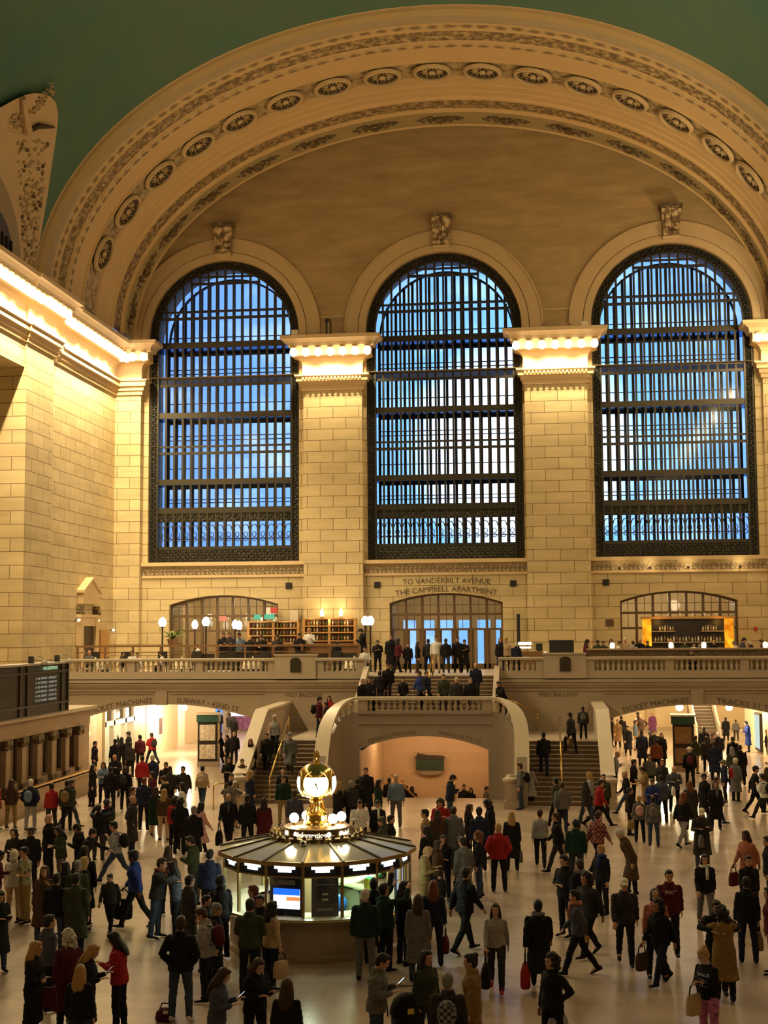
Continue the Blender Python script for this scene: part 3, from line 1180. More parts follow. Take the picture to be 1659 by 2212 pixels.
def balustrade(x0, x1, groups, raised, label, ends):
    t = empty('balustrade', ((x0 + x1) / 2, -10.0, 4.62))
    tag(t, label, 'balustrade')
    cx = (x0 + x1) / 2
    b = MB()
    b.box(x0 - cx, x1 - cx, -0.2, 0.2, 0.0, 0.34)
    b.build('base_rail', MARBP, t)
    xs = sorted([g[0] for g in groups] + [g[1] for g in groups])
    edges = [x0] + xs + [x1]
    for a, c in zip(edges[0::2], edges[1::2]):
        MB().box(a - cx, c - cx, -0.18, 0.18, 0.34, 0.84).build('pedestal', MARBP, t)
    b = MB()
    for a, c in ((x0, raised[0]), (raised[1], x1)):
        b.box(a - cx, c - cx, -0.26, 0.26, 0.84, 0.9)
        b.box(a - cx, c - cx, -0.29, 0.29, 0.9, 0.97)
    b.build('coping', CREAM, t)
    b = MB()
    b.box(raised[0] - cx, raised[1] - cx, -0.28, 0.24, 0.0, 1.08)
    b.box(raised[0] - cx - 0.04, raised[1] - cx + 0.04, -0.32, 0.28, 1.08, 1.16)
    b.build('raised_block', MARBP, t)
    pc = (raised[0] + raised[1]) / 2 - cx + 0.02
    b = MB()
    b.prism([(pc - 0.25, 0.32), (pc + 0.25, 0.32), (pc + 0.25, 0.86), (pc + 0.17, 0.96), (pc, 1.0), (pc - 0.17, 0.96), (pc - 0.25, 0.86)], -0.33, -0.27, 'xz')
    b.build('plaque', PLAQ, t)
    for a, c in groups:
        n = max(2, round((c - a) / 0.245))
        for i in range(n):
            baluster(t, (a + (c - a) * (i + 0.5) / n - cx, 0, 0.34))
    return t


balustrade(-18.4, -3.1, [(-17.65, -14.63), (-14.24, -11.26), (-10.9, -7.76), (-5.09, -3.55)], (-7.4, -5.45), 'marble balustrade of the upper balcony in front of the restaurant with table lamps', 1)
balustrade(3.1, 18.4, [(3.3, 4.85), (7.53, 10.71), (11.11, 14.07), (14.46, 17.5)], (5.2, 7.14), 'marble balustrade of the upper balcony in front of the bar with amber columns', 1)

# ------------------------------------------------------------------ the stairs
def steps(b, x0, x1, y0, z0, n, tread, rise, ybase, zbase, mi=0):
    for i in range(n):
        y = y0 + tread * i
        b.box(x0, x1, y, ybase, z0 + rise * i, z0 + rise * (i + 1) - 0.025, mi)
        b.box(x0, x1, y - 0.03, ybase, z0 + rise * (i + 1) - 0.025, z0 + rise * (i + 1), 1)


stair_l = empty('staircase', (-5.1, -17.5, 0))
tag(stair_l, 'lower marble flight rising to the landing, beside the subway arch', 'staircase', 'flights of the west staircase')
stair_r = empty('staircase', (5.7, -17.5, 0))
tag(stair_r, 'lower marble flight rising to the landing, beside the tracks arch', 'staircase', 'flights of the west staircase')
stair_c = empty('staircase', (0.3, -12, 3.2))
tag(stair_c, 'middle marble flight rising to the balcony doors', 'staircase', 'flights of the west staircase')
for t, x0, x1, sx in ((stair_l, -6.72, -3.45, -1), (stair_r, 4.1, 7.42, 1)):
    lx, ly = t.location.x, t.location.y
    b = MB()
    steps(b, x0 - lx, x1 - lx, -19.4 - ly, 0, 14, 0.285, 0.157, -15.3 - ly, 0)
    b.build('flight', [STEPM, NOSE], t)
    b = MB()
    b.box(x0 - lx, x1 - lx, -15.42 - ly, -10.0 - ly, 1.9, 2.2)
    b.box(x0 - lx, x1 - lx, -15.3 - ly, -15.1 - ly, 0, 1.9)
    b.build('landing', MARBP, t)
    # winding flight up to the middle landing
    b = MB()
    xi = x0 if sx > 0 else x1
    for i in range(7):
        a = xi - sx * 0.31 * i - lx
        c = (BX + sx * 1.6) - lx
        lim, zt_ = BX + sx * 2.66 - lx, 2.2 + 0.143 * (i + 1)
        if (a - lim) * sx > 0.02:
            b.box(min(a, lim), max(a, lim), -16.9 - ly, -13.6 - ly, 1.9, zt_)
        if zt_ > 3.05:
            q_ = min(a * sx, lim * sx) * sx
            b.box(min(q_, c), max(q_, c), -16.9 - ly, -13.6 - ly, 3.0, zt_)
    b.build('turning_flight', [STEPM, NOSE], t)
    # outer string wall with its sloping coping and newel
    xo = (x0 - 0.36, x0) if sx < 0 else (x1, x1 + 0.36)
    xo = (xo[0] - lx, xo[1] - lx)
    pr = [(-20.0, 0), (-20.0, 1.12), (-19.6, 1.2), (-15.9, 3.28), (-15.5, 3.4), (-10.0, 3.45), (-10.0, 0)]
    b = MB()
    b.prism([(y - ly, z) for y, z in pr], xo[0], xo[1], 'yz')
    b.build('string_wall', MARBP, t)
    b = MB()
    top = pr[1:6]
    g = []
    for y, z in top:
        g.append([(xo[0] - 0.1, y - ly, z), (xo[0] - 0.1, y - ly, z + 0.12), (xo[1] + 0.1, y - ly, z + 0.12), (xo[1] + 0.1, y - ly, z), (xo[0] - 0.1, y - ly, z)])
    b.sheet(g)
    b.build('coping', CREAM, t)
    cxn = (xo[0] + xo[1]) / 2
    b = MB()
    b.box(cxn - 0.3, cxn + 0.3, -20.5 - ly, -19.9 - ly, 0, 0.3)
    b.box(cxn - 0.24, cxn + 0.24, -20.44 - ly, -19.96 - ly, 0.3, 0.95)
    b.lathe([(0.0, 1.3), (0.16, 1.28), (0.2, 1.2), (0.34, 1.14), (0.36, 1.05), (0.28, 0.95), (0, 0.95)], (cxn, -20.2 - ly, 0), 16)
    b.build('newel', MARBP, t)
b = MB()
ly = stair_c.location.y
b.box(-3.0 - BX, 3.0 - BX, -17.0 - ly, -13.4 - ly, -0.19, 0.0)
b.build('landing', MARBP, stair_c)
b = MB()
steps(b, -3.0 - BX, 3.0 - BX, -13.5 - ly, 0.0, 10, 0.33, 0.155, -10.0 - ly, 0)
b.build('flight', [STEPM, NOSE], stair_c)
for sx in (-1, 1):
    b = MB()
    xx = sx * 3.05 - BX
    b.prism([(-13.6 - ly, -0.3), (-13.6 - ly, 0.55), (-10.2 - ly, 2.0), (-10.2 - ly, -0.3)], xx - 0.12, xx + 0.12, 'yz')
    b.build('side_wall', MARBP, stair_c)


# brass handrails
def handrail(p0, p1, posts, label, grp='brass stair handrails'):
    t = empty('handrail', p0)
    tag(t, label, 'handrail', grp)
    p0, p1 = Vector(p0), Vector(p1)
    b = MB()
    d = p1 - p0
    b.tube([(0, 0, 0), d], 0.035, 8)
    b.build('rail', BRASS, t, smooth=True)
    for f, h in posts:
        q = d * f
        MB().tube([q, q - Vector((0, 0, h))], 0.025, 6).build('post', BRASS, t, smooth=True)
    return t


handrail((-5.75, -19.6, 0.98), (-5.75, -15.3, 3.15), ((0.02, 0.95), (0.5, 0.95), (0.98, 0.95)), 'brass handrail down the middle of the steps beside the subway arch')
handrail((5.83, -19.3, 0.98), (5.83, -15.3, 3.15), ((0.02, 0.95), (0.5, 0.95), (0.98, 0.95)), 'brass handrail down the middle of the steps beside the tracks arch')
handrail((0.05, -13.6, 4.15), (0.05, -10.1, 5.72), ((0.02, 0.9), (0.98, 0.95)), 'brass handrail down the middle of the flight to the balcony doors')
handrail((3.0, -10.7, 3.95), (4.9, -10.25, 3.05), ((0.98, 0.85), (0.5, 0.8)), 'brass wall handrail below the right-hand west balcony inscription')
handrail((-3.0, -10.7, 3.95), (-4.5, -10.25, 3.05), ((0.98, 0.85), (0.5, 0.8)), 'brass wall handrail below the left-hand west balcony inscription')
handrail((-1.1, -17.1, 0.9), (-0.4, -9.2, -1.4), ((0.02, 0.9), (0.3, 0.9)), 'brass handrail running down the ramp left of the green wall sign', 'brass ramp handrails')
handrail((1.55, -17.6, 0.9), (1.55, -18.4, 0.9), ((0.02, 0.9), (0.98, 0.9)), 'short brass rail on posts at the head of the ramp', 'brass ramp handrails')
# loops of brass tube at the foot of the outer flights
for x, y, l in ((-7.6, -21.0, 'brass loop rail at the foot of the steps by the subway arch'), (8.2, -20.2, 'brass loop rail at the foot of the steps by the tracks arch')):
    t = tag(empty('loop_rail', (x, y, 0)), l, 'handrail')
    MB().tube([(0, -0.3, 0), (0, -0.3, 0.9), (0.1, -0.3, 0.98), (0.7, -0.1, 0.98), (0.7, -0.1, 0.0)], 0.03, 8).build('tube_rail', BRASS, t, smooth=True)

# ------------------------------------------------------------------ curved front of the stairs with the low arch to the dining concourse
cu = empty('stair_front', (BX, -17.5, 0))
tag(cu, 'curved marble stair front with the low arch to the dining concourse', 'stair front')
BA = (-2.4 - BX, 2.9 - BX, 1.98, 0.55)
b = MB()
o_ = [(-2.75, 0), (BA[0], 0)] + seg(*BA) + [(BA[1], 0), (2.75, 0), (2.75, 3.5), (-2.75, 3.5)]
b.prism(o_, 0.0, 0.45, 'xz')
MARC = mat('stair_front_marble', (0.30, 0.24, 0.18), 0.32, noise=0.15, scale=1.2)
front = b.build('front_wall', MARC, cu)
b = MB()
g = []
for x, z in seg(BA[0] - 0.1, BA[1] + 0.1, BA[2] + 0.1, BA[3]):
    g.append([(x, -0.02, z), (x, -0.02, z + 0.02)])
b.box(-2.75, 2.75, -0.06, 0, 3.02, 3.1)
b.box(-2.75, 2.75, -0.10, 0, 3.44, 3.56)
b.build('moulding', MARC, cu)
zb = lambda x: seg_z(x, BA[0], BA[1], BA[2], BA[3])
arc_text('DINING CONCOURSE', 0.2, -2.3, -0.35, zb, -0.012, 'lettering', front, up=0.1)
arc_text('TRACKS 100 TO 117', 0.2, 0.55, 2.3, zb, -0.012, 'lettering', front, up=0.1)


def curve_side(sx):
    pts = [(2.75, 0.0, 4.12), (3.0, -0.02, 4.08), (3.22, -0.10, 3.98), (3.42, -0.25, 3.82), (3.58, -0.46, 3.58), (3.68, -0.7, 3.3), (3.74, -0.95, 3.02), (3.77, -1.2, 2.72), (3.78, -1.5, 2.36), (3.78, -1.9, 1.88), (3.78, -2.3, 1.4), (3.78, -2.5, 1.18)]
    P = [Vector((sx * x, y)) for x, y, z in pts]
    W_, C_ = [], []
    for i, (x, y, z) in enumerate(pts):
        d = (P[min(i + 1, len(P) - 1)] - P[max(i - 1, 0)]).normalized()
        nrm = Vector((-d.y, d.x)) * sx
        o_, q = P[i], P[i] + nrm * 0.42
        low = z - 0.62 if 0 < i < 6 else (z - 0.62 if i == 0 else z - 0.62 + 0.62 * min(1, (i - 5) / 2))
        W_.append([(o_.x, o_.y, 0), (o_.x, o_.y, low), (q.x, q.y, low), (q.x, q.y, 0)])
        e, f = P[i] - nrm * 0.08, P[i] + nrm * 0.5
        C_.append([(e.x, e.y, z - 0.12), (e.x, e.y, z), (f.x, f.y, z), (f.x, f.y, z - 0.12), (e.x, e.y, z - 0.12)])
    return pts, P, W_, C_


for sx in (-1, 1):
    pts, P, W_, C_ = curve_side(sx)
    b = MB()
    b.sheet(W_)
    b.add(W_[-1], [(0, 1, 2, 3)])
    b.build('curved_wall', MARC, cu, smooth=0.6)
    b = MB()
    b.sheet(C_)
    b.add(C_[-1][:4], [(0, 1, 2, 3)])
    b.build('curved_coping', CREAM, cu, smooth=0.6)
    for i in range(5):
        x, y, z = pts[i + 1]
        if i < 4:
            baluster(cu, (sx * (x + 0.03), y + 0.18, z - 0.62), 1.0)
    b = MB()
    xx, yy = sx * 3.78, -2.75
    x_in = xx - sx * 0.2
    b.box(x_in - 0.28, x_in + 0.28, yy - 0.3, yy + 0.26, 0, 0.3)
    b.box(x_in - 0.22, x_in + 0.22, yy - 0.24, yy + 0.24, 0.3, 0.95)
    b.lathe([(0.0, 1.3), (0.16, 1.28), (0.2, 1.2), (0.32, 1.14), (0.34, 1.05), (0.26, 0.95), (0, 0.95)], (x_in, yy, 0), 16)
    b.build('newel', MARBP, cu)
b = MB()
b.box(-2.8, 2.8, -0.08, 0.5, 4.0, 4.12)
b.build('coping', CREAM, cu)
for x in (-2.56, 2.56):
    MB().box(x - 0.2, x + 0.2, 0.02, 0.42, 3.5, 4.0).build('pedestal', MARBP, cu)
for i in range(19):
    baluster(cu, (-2.25 + 4.5 * i / 18, 0.2, 3.5), 1.0)

# green wall sign on the ramp's end wall
t = tag(empty('wall_sign', (-0.2, -9.0, 0.65)), 'dark green wall sign with a scrolled top above the ramp', 'sign')
MB().box(-0.65, 0.65, -0.22, 0, -0.34, 0.18).build('panel', mat('sign_green', (0.03, 0.075, 0.05), 0.5), t)
b = MB()
b.box(-0.68, 0.68, -0.26, 0, 0.18, 0.3)
b.tube([(-0.6, -0.2, 0.36), (-0.1, -0.2, 0.31), (0.1, -0.2, 0.31), (0.6, -0.2, 0.28)], [0.1, 0.05, 0.05, 0.06], 8)
b.build('scrolled_top', mat('sign_dark', (0.06, 0.045, 0.03), 0.6), t)
b = MB()
b.prism([(-0.62, -0.34), (0.62, -0.34), (0.5, -0.5), (0.2, -0.58), (-0.2, -0.58), (-0.5, -0.5)], -0.16, 0, 'xz')  # grey piece shaped as the curved shadow under the sign
b.build('curved_shadow', mat('sign_shadow_grey', (0.32, 0.27, 0.2), 0.6), t)
for x in (-1.6, 0.3, 2.2):
    point((x, -12.5, 2.5), 75, (1, 0.66, 0.36), 0.3)

# ------------------------------------------------------------------ passages behind the arches
PW = mat('passage_wall', (0.74, 0.60, 0.40), 0.5, noise=0.06, scale=1)
WF = mat('white_frame', (0.72, 0.66, 0.52), 0.4)
b = MB()
b.box(-17.2, -16.72, 0.1, 6.6, 0, 4.3)
b.box(-17.2, -16.72, -9.4, -7.4, 0, 4.3)
b.box(-17.3, -16.75, -2.4, 0.1, 0, 4.3)
b.box(-17.2, -16.72, 8.2, 16, 0, 4.3)
b.box(-17.2, -16.72, -7.4, -2.4, 3.2, 4.3)
b.box(-17.2, -16.72, 6.6, 8.2, 2.9, 4.3)
struct(b.build('wall_passage_left', PW))
b = MB()
b.box(-8.55, -8.0, -9.4, 20, 0, 4.3)
b.box(-8.4, -2.8, -8.4, -8.1, 0, 4.3)
b.box(3.3, 8.0, -8.4, -8.1, 0, 4.3)
b.box(-2.8, 3.3, -8.4, -8.1, 3.0, 4.3)
struct(b.build('wall_passage_middle', PW))
b = MB()
b.box(8.0, 8.1, -9.4, 8, 0, 4.3)
b.box(2.0, 8.0, 8, 8.3, 0, 4.3)
b.box(2.0, 2.3, 8, 24, 0, 4.3)
b.box(2, 24, 24, 24.4, 0, 4.3)
b.box(16.4, 16.9, -9.4, -2.0, 0, 4.3)
b.box(21.6, 22, -2, 24, 0, 4.3)
struct(b.build('wall_passage_right', mat('passage_wall_yellow', (0.80, 0.62, 0.34), 0.5, noise=0.06, scale=0.8)))
b = MB()
b.box(-17.2, -8.3, 20, 20.4, 0, 4.3)
struct(b.build('wall_passage_back', PW))
b = MB()
b.box(-21.0, 22, 0.0, 24.4, 4.28, 4.4)
struct(b.build('ceiling_passage', PW))
b = MB()
for x in (12.6, 16.0, 6.0):
    b.box(x - 0.3, x + 0.3, 23.8, 24.05, 0, 4.3)
struct(b.build('trim_60', STP))
# storefront of the ticket machine room, white frames and lit glass
sf = tag(empty('storefront', (-16.72, -4.9, 0)), 'white framed glass storefront of the ticket machine room under the left arch', 'storefront')
b = MB()
for y in (-2.4, -1.0, 0.9, 2.35):
    b.box(-0.1, 0.14, y - 0.12, y + 0.12, 0, 3.2)
b.box(-0.1, 0.14, -2.5, 2.5, 2.15, 2.4)
b.box(-0.1, 0.14, -2.5, 2.5, 0, 0.2)
b.build('frame', WF, sf)
for y0, y1 in ((-2.28, -1.12), (-0.88, 0.78), (1.02, 2.23)):
    MB().box(-0.03, 0.0, y0, y1, 2.4, 3.2).build('transom_pane', mat('dark_glass', (0.03, 0.022, 0.015), 0.1), sf)
    MB().add([(0, y0, 0.2), (0, y1, 0.2), (0, y1, 2.15), (0, y0, 2.15)], [(0, 1, 2, 3)]).build('pane', glass('shop_glass', (1, 1, 1), 0.08), sf)
b = MB()
b.box(-20.5, -20.3, -8, -1.5, 0, 3.6)
b.box(-20.5, -17.2, -8.2, -8.0, 0, 3.6)
b.box(-20.5, -17.2, -1.6, -1.5, 0, 3.6)
b.box(-20.5, -17.2, -8.2, -1.5, 3.4, 3.6)
struct(b.build('wall_ticket_room', mat('ticket_room_white', (0.85, 0.82, 0.68), 0.5)))
point((-18.6, -5.8, 3.0), 230, (1, 0.93, 0.68), 0.4)
point((-18.6, -3.0, 3.0), 230, (1, 0.93, 0.68), 0.4)
tm0 = empty('ticket_machine', (-20.0, -4.6, 0))
tag(tm0, 'green fronted ticket machine behind the storefront glass, standing by itself', 'ticket machine')
MB().box(-0.3, 0.3, -0.35, 0.35, 0, 1.9).build('cabinet', mat('machine_grey', (0.5, 0.5, 0.45), 0.5), tm0)
MB().box(0.3, 0.33, -0.3, 0.3, 0.7, 1.75).build('front_panel', mat('machine_green', (0.03, 0.25, 0.08), 0.5), tm0)
MB().box(0.33, 0.34, -0.15, 0.15, 1.2, 1.5).build('screen', mat('machine_screen', (0.7, 0.8, 0.8), 0.3), tm0)
# poster on the plain wall, shop beyond, lit openings
tag(MB().box(-16.72, -16.68, 2.6, 3.15, 1.05, 1.95).build('wall_poster', mat('poster_brown', (0.10, 0.06, 0.06), 0.5)), 'small dark poster on the plain wall of the left passage', 'poster')
b = MB()
b.box(-19.5, -19.3, 6, 9, 0, 3)
b.box(-19.5, -17.2, 8.3, 8.5, 0, 3)
b.box(-19.5, -17.2, 6.3, 6.5, 0, 3)
struct(b.build('wall_shop', mat('shop_white', (0.9, 0.88, 0.8), 0.5)))
point((-18.2, 7.4, 2.6), 260, (1, 0.95, 0.8), 0.3)
sh = tag(empty('shop_window', (-13.0, 19.9, 0)), 'bright shop window with pink lower panels at the back of the left passage', 'shop window')
MB().box(-3.6, 3.6, -0.1, 0.05, 1.0, 2.7).build('lit_pane', glow('shop_lit', (0.88, 0.86, 1.0), 1.15), sh)
MB().box(-3.6, 3.6, -0.12, 0.05, 0.1, 1.0).build('lower_panel', relief('shop_pink', (0.55, 0.30, 0.52), (0.22, 0.07, 0.2), scale=5, amount=0.5, bump=0, kind='noise'), sh)
b = MB()
for x in (-3.6, -1.2, 1.2, 3.6):
    b.box(x - 0.06, x + 0.06, -0.16, 0.05, 0, 2.8)
b.build('frame', WF, sh)


def globe_lamp(x, y, z, label, power, ceil=4.28):
    t = tag(empty('pendant_lamp', (x, y, z)), label, 'lamp')
    MB().ball((0, 0, 0), 0.2, 14, 10).build('globe', glow('globe_glow', (1, 0.85, 0.58), 9.0), t, smooth=True)
    MB().tube([(0, 0, 0.19), (0, 0, ceil - z)], 0.025, 6).build('stem', BRASS, t)
    point((x, y - 0.05, z - 0.45), power, (1, 0.80, 0.50), 0.25)


for x, y, z, l, pw in ((-15.1, 2, 2.6, 'glowing globe lamp hanging in the passage under the subway inscription', 800), (12.3, 0, 2.72, 'glowing globe lamp hanging behind the kiosk under the right-hand ticket machines arch', 420), (15.4, 4, 2.5, 'glowing globe lamp hanging under the tracks inscription', 420)):
    globe_lamp(x, y, z, l, pw)
for x, y, pw in ((-14.2, -7, 650), (-12.6, 10, 560), (-12.6, 16, 500), (12.5, -6, 520), (9, 15, 900), (16, 16, 900), (19, 8, 500), (12, 8, 750)):
    point((x, y, 3.9), pw, (1, 0.80, 0.48), 0.3)
# lit poster panel and the white handrailed stair on the right
lp = tag(empty('lit_poster', (16.9, 3.6, 0)), 'tall pale glowing poster panel standing beside the right passage wall', 'poster panel')
MB().box(-0.08, 0.08, -0.9, 0.9, 0.15, 2.2).build('frame', BRONZE, lp)
MB().box(-0.10, -0.08, -0.8, 0.8, 0.3, 2.1).build('lit_face', glow('poster_lit', (0.72, 0.86, 0.74), 0.9), lp)
b = MB()
b.box(16.95, 17.3, -2.0, 2.5, 0, 4.3)
b.box(16.95, 17.3, 4.7, 9.0, 0, 4.3)
b.box(16.95, 17.3, 2.5, 4.7, 2.5, 4.3)
struct(b.build('wall_passage_side', PW))
es = tag(empty('escalator', (15.2, 12.5, 0)), 'escalator with white lit handrails at the back of the right passage', 'escalator')
b = MB()
steps(b, -0.6, 0.6, 0, 0, 14, 0.35, 0.19, 6, 0)
b.build('steps', [STEPM, NOSE], es)
for sx in (-1, 1):
    MB().prism([(-0.4, 0), (-0.4, 0.9), (0.3, 1.0), (5.4, 3.75), (5.4, 2.7), (0.3, 0)], sx * 0.7 - 0.05, sx * 0.7 + 0.05, 'yz').build('side_panel', mat('escalator_panel', (0.8, 0.74, 0.6), 0.3), es)
    MB().tube([(sx * 0.7, -0.45, 0.85), (sx * 0.7, -0.3, 1.0), (sx * 0.7, 0.3, 1.1), (sx * 0.7, 5.4, 3.85)], 0.06, 8).build('handrail', mat('pale_handrail', (0.9, 0.85, 0.72), 0.3), es)

# ------------------------------------------------------------------ map kiosks
KG = mat('kiosk_green', (0.02, 0.07, 0.055), 0.4)
KD = mat('kiosk_frame', (0.022, 0.014, 0.008), 0.45)
PAPER = relief('map_paper', (0.78, 0.72, 0.55), (0.50, 0.40, 0.30), scale=7, amount=0.62, bump=0, kind='noise')
PAPER2 = relief('map_print', (0.34, 0.22, 0.10), (0.20, 0.11, 0.05), scale=5, amount=0.5, bump=0, kind='noise')


def kiosk(x, y, rz, label, paper):
    t = tag(empty('map_kiosk', (x, y, 0), rz), label, 'kiosk', 'map kiosks under the arches')
    MB().box(-0.52, 0.52, -0.52, 0.52, 0, 0.26).build('base', mat('kiosk_base', (0.32, 0.26, 0.18), 0.5), t)
    b = MB()
    b.box(-0.5, 0.5, -0.5, 0.5, 0.26, 2.25)
    b.build('body', KD, t)
    b = MB()
    b.box(-0.56, 0.56, -0.56, 0.56, 2.25, 2.62)
    hd = b.build('head_band', KG, t)
    MB().box(-0.6, 0.6, -0.6, 0.6, 2.62, 2.7).build('cap', CREAM, t)
    for z0, z1 in ((0.4, 1.12), (1.32, 2.12)):
        f = MB().box(-0.4, 0.4, -0.53, -0.5, z0, z1).build('map_panel', paper, t)
        MB().box(0.5, 0.53, -0.4, 0.4, z0, z1).build('map_panel', paper, t)
    return t


kiosk(-12.0, -4.6, 0.12, 'square map kiosk with pale maps under the subway arch', PAPER)
kiosk(11.9, -5.6, -0.1, 'square map kiosk with brown maps under the right-hand ticket machines arch', PAPER2)

# ------------------------------------------------------------------ ticket office along the south side
TO = stone('ticket_stone', (0.50, 0.36, 0.23), (0.46, 0.33, 0.21), (0.3, 0.2, 0.12), 2.0, 1.2, gap=0.006, streak=0.2)
tk = tag(empty('ticket_office', (-15.3, -28, 0)), 'long stone ticket office with dark windows between pilasters along the south side', 'ticket office')
b = MB()
b.box(-3.2, 0, -18, 14.6, 2.75, 3.42)
b.box(-3.2, 0, -18, 14.6, 0, 1.0)
b.box(-3.2, -0.5, -18, 14.6, 1.0, 2.75)
b.box(-3.1, -0.01, 13.3, 14.5, 0.5, 3.0)
b.build('body', TO, tk)
b = MB()
b.box(-3.2, 0.25, -18, 14.9, 3.42, 3.56)
b.build('ledge', CREAM, tk)
DARKW = mat('ticket_window_dark', (0.03, 0.02, 0.012), 0.3)
for i in range(14):
    yc = 13.0 - 1.62 * i
    if yc < -17:
        break
    MB().box(-0.52, -0.44, yc - 1.2, yc - 0.42, 1.0, 2.7).build('ticket_window', DARKW, tk)
    b = MB()
    b.box(-0.1, 0.12, yc - 0.22, yc + 0.22, 0.9, 2.38)
    p = b.build('pilaster', TO, tk)
    b = MB()
    b.box(-0.1, 0.2, yc - 0.3, yc + 0.3, 2.56, 2.75)
    b.ball((0.12, yc - 0.2, 2.5), (0.12, 0.12, 0.12), 8, 6)
    b.ball((0.12, yc + 0.2, 2.5), (0.12, 0.12, 0.12), 8, 6)
    b.box(-0.1, 0.17, yc - 0.2, yc + 0.2, 2.38, 2.62)
    b.box(-0.1, 0.18, yc - 0.28, yc + 0.28, 0.82, 0.98)
    b.build('capital', ORN2, p)
# counter parapet with brass rail before the windows
tb = tag(empty('barrier', (-14.35, -24, 0)), 'low stone barrier with a brass rail before the ticket windows', 'barrier')
b = MB()
b.box(-0.2, 0.0, -14, 8.6, 0, 0.85)
b.box(-0.25, 0.05, -14, 8.6, 0.72, 0.85)
b.build('parapet', TO, tb)
b = MB()
b.tube([(0.1, -14, 0.98), (0.1, 8.4, 0.98)], 0.045, 8)
b.build('rail', BRASS, tb)
for i in range(12):
    MB().tube([(0.1, 8.2 - 2 * i, 0.98), (-0.1, 8.2 - 2 * i, 0.84)], 0.03, 6).build('bracket', BRASS, tb)
# orange door leaf and small signs on the end pier by the arch
pier = MB()
pier.box(-17.6, -16.8, -13.2, -10.0, 0, 3.4)
struct(pier.build('wall_pier_ticket', MARB))
tag(MB().box(-16.8, -16.72, -12.6, -11.7, 0.9, 2.1).build('wooden_panel', WOODO), 'brown wooden panel on the pier between ticket office and arch', 'panel')
t = tag(empty('exit_light', (-16.68, -9.7, 2.0)), 'small red and yellow lit sign beside the ticket machine storefront', 'sign')
MB().box(-0.08, 0.0, -0.35, 0.0, -0.08, 0.1).build('red_lens', glow('red_lens', (1, 0.12, 0.04), 1.2), t)
MB().box(-0.08, 0.0, 0.0, 0.4, -0.08, 0.1).build('yellow_lens', glow('yellow_lens', (1, 0.6, 0.25), 2.0), t)

# ------------------------------------------------------------------ departure board
DB = mat('board_black', (0.018, 0.016, 0.013), 0.45)
DBF = mat('board_frame', (0.035, 0.031, 0.022), 0.4)
bd = tag(empty('departure_board', (-15.0, -17.2, 3.56)), 'black split flap departure board standing on the ticket office ledge', 'departure board')
bd.rotation_euler.z = 0
b = MB()
b.box(-0.5, 0, -14, 0, 0.0, 2.0)
b.build('cabinet', DB, bd)
b = MB()
b.box(0, 0.07, -14, 0, 0.36, 0.44)
b.box(0, 0.07, -14, 0, 1.66, 1.74)
b.box(0, 0.05, -14, 0, 0.0, 0.05)
for y in (0.0, -0.75, -4.55, -5.3, -9.0):
    b.box(0, 0.06, y - 0.12, y, 0.0, 2.0)
for i in range(7):
    b.box(0, 0.02, -4.5, -0.8, 0.5 + i * 0.165, 0.515 + i * 0.165)
    b.box(0, 0.02, -9, -5.3, 0.5 + i * 0.165, 0.515 + i * 0.165)
b.build('frame', DBF, bd)
MB().box(-0.55, 0.12, -14, 0.05, 2.0, 2.08).build('top', mat('board_top', (0.45, 0.40, 0.33), 0.5), bd)
FLAPT = glow('flap_letters', (0.62, 0.62, 0.50), 0.75)
HEADT = glow('board_heading', (0.55, 0.85, 0.45), 1.2)


def board_text(s, y0, y1, z, h, m, name):
    w = letters(s)[2]
    b = MB()
    b.text(s, h, lambda u, v: (0.075 if m is HEADT else 0.03, (y0 + y1) / 2 + u * (y1 - y0) / (w * h), z + v))
    b.build(name, m, bd)


board_text('MAIN LINE DEPARTURES', -3.05, -1.45, 1.79, 0.2, HEADT, 'heading')
rows = (('5 46', 'CROTON-HARMON', 'FIRST'), ('5 51', 'STAMFORD', 'HARLEM RIVER'), ('6 02', 'NEW HAVEN', '125TH ST'), ('6 07', 'BREWSTER', 'WHITE PL'), ('6 10', 'SOUTHEAST', '125TH ST'), ('6 12', 'POUGHKEEPSIE', 'HARLEM RIVER'))
for i, (a, c, d) in enumerate(rows):
    z = 1.42 - 0.175 * i
    board_text(a, -3.75, -3.3, z, 0.13, FLAPT, 'flap_row')
    board_text(c, -3.2, -2.5, z, 0.13, FLAPT, 'flap_row')
    board_text(d, -2.3, -1.4, z, 0.13, FLAPT, 'flap_row')
for y in (-3.35, -0.45):
    l = tag(empty('board_lamp', (-15.1, -17.2 + y, 5.64)), 'goose neck lamp over the heading of the departure board' if y < -1 else 'goose neck lamp at the corner of the departure board', 'lamp', 'lamps on the departure board')
    MB().tube([(0, -0.35, 0.0), (0.02, -0.35, 0.2), (0.06, -0.2, 0.3), (0.2, 0, 0.26), (0.3, 0.0, 0.12)], 0.025, 6).build('neck', mat('lamp_grey', (0.3, 0.27, 0.2), 0.5), l)
    MB().lathe([(0.04, 0.14), (0.1, 0.1), (0.15, -0.02), (0.15, -0.06), (0.0, -0.06)], (0.32, 0, 0), 12).build('shade', mat('lamp_grey'), l, smooth=True)
    MB().box(-0.12, 0.06, -0.6, -0.42, 0.0, 0.28).build('transformer', BLACK, l)
_before_booth = set(o.name for o in COL.objects)
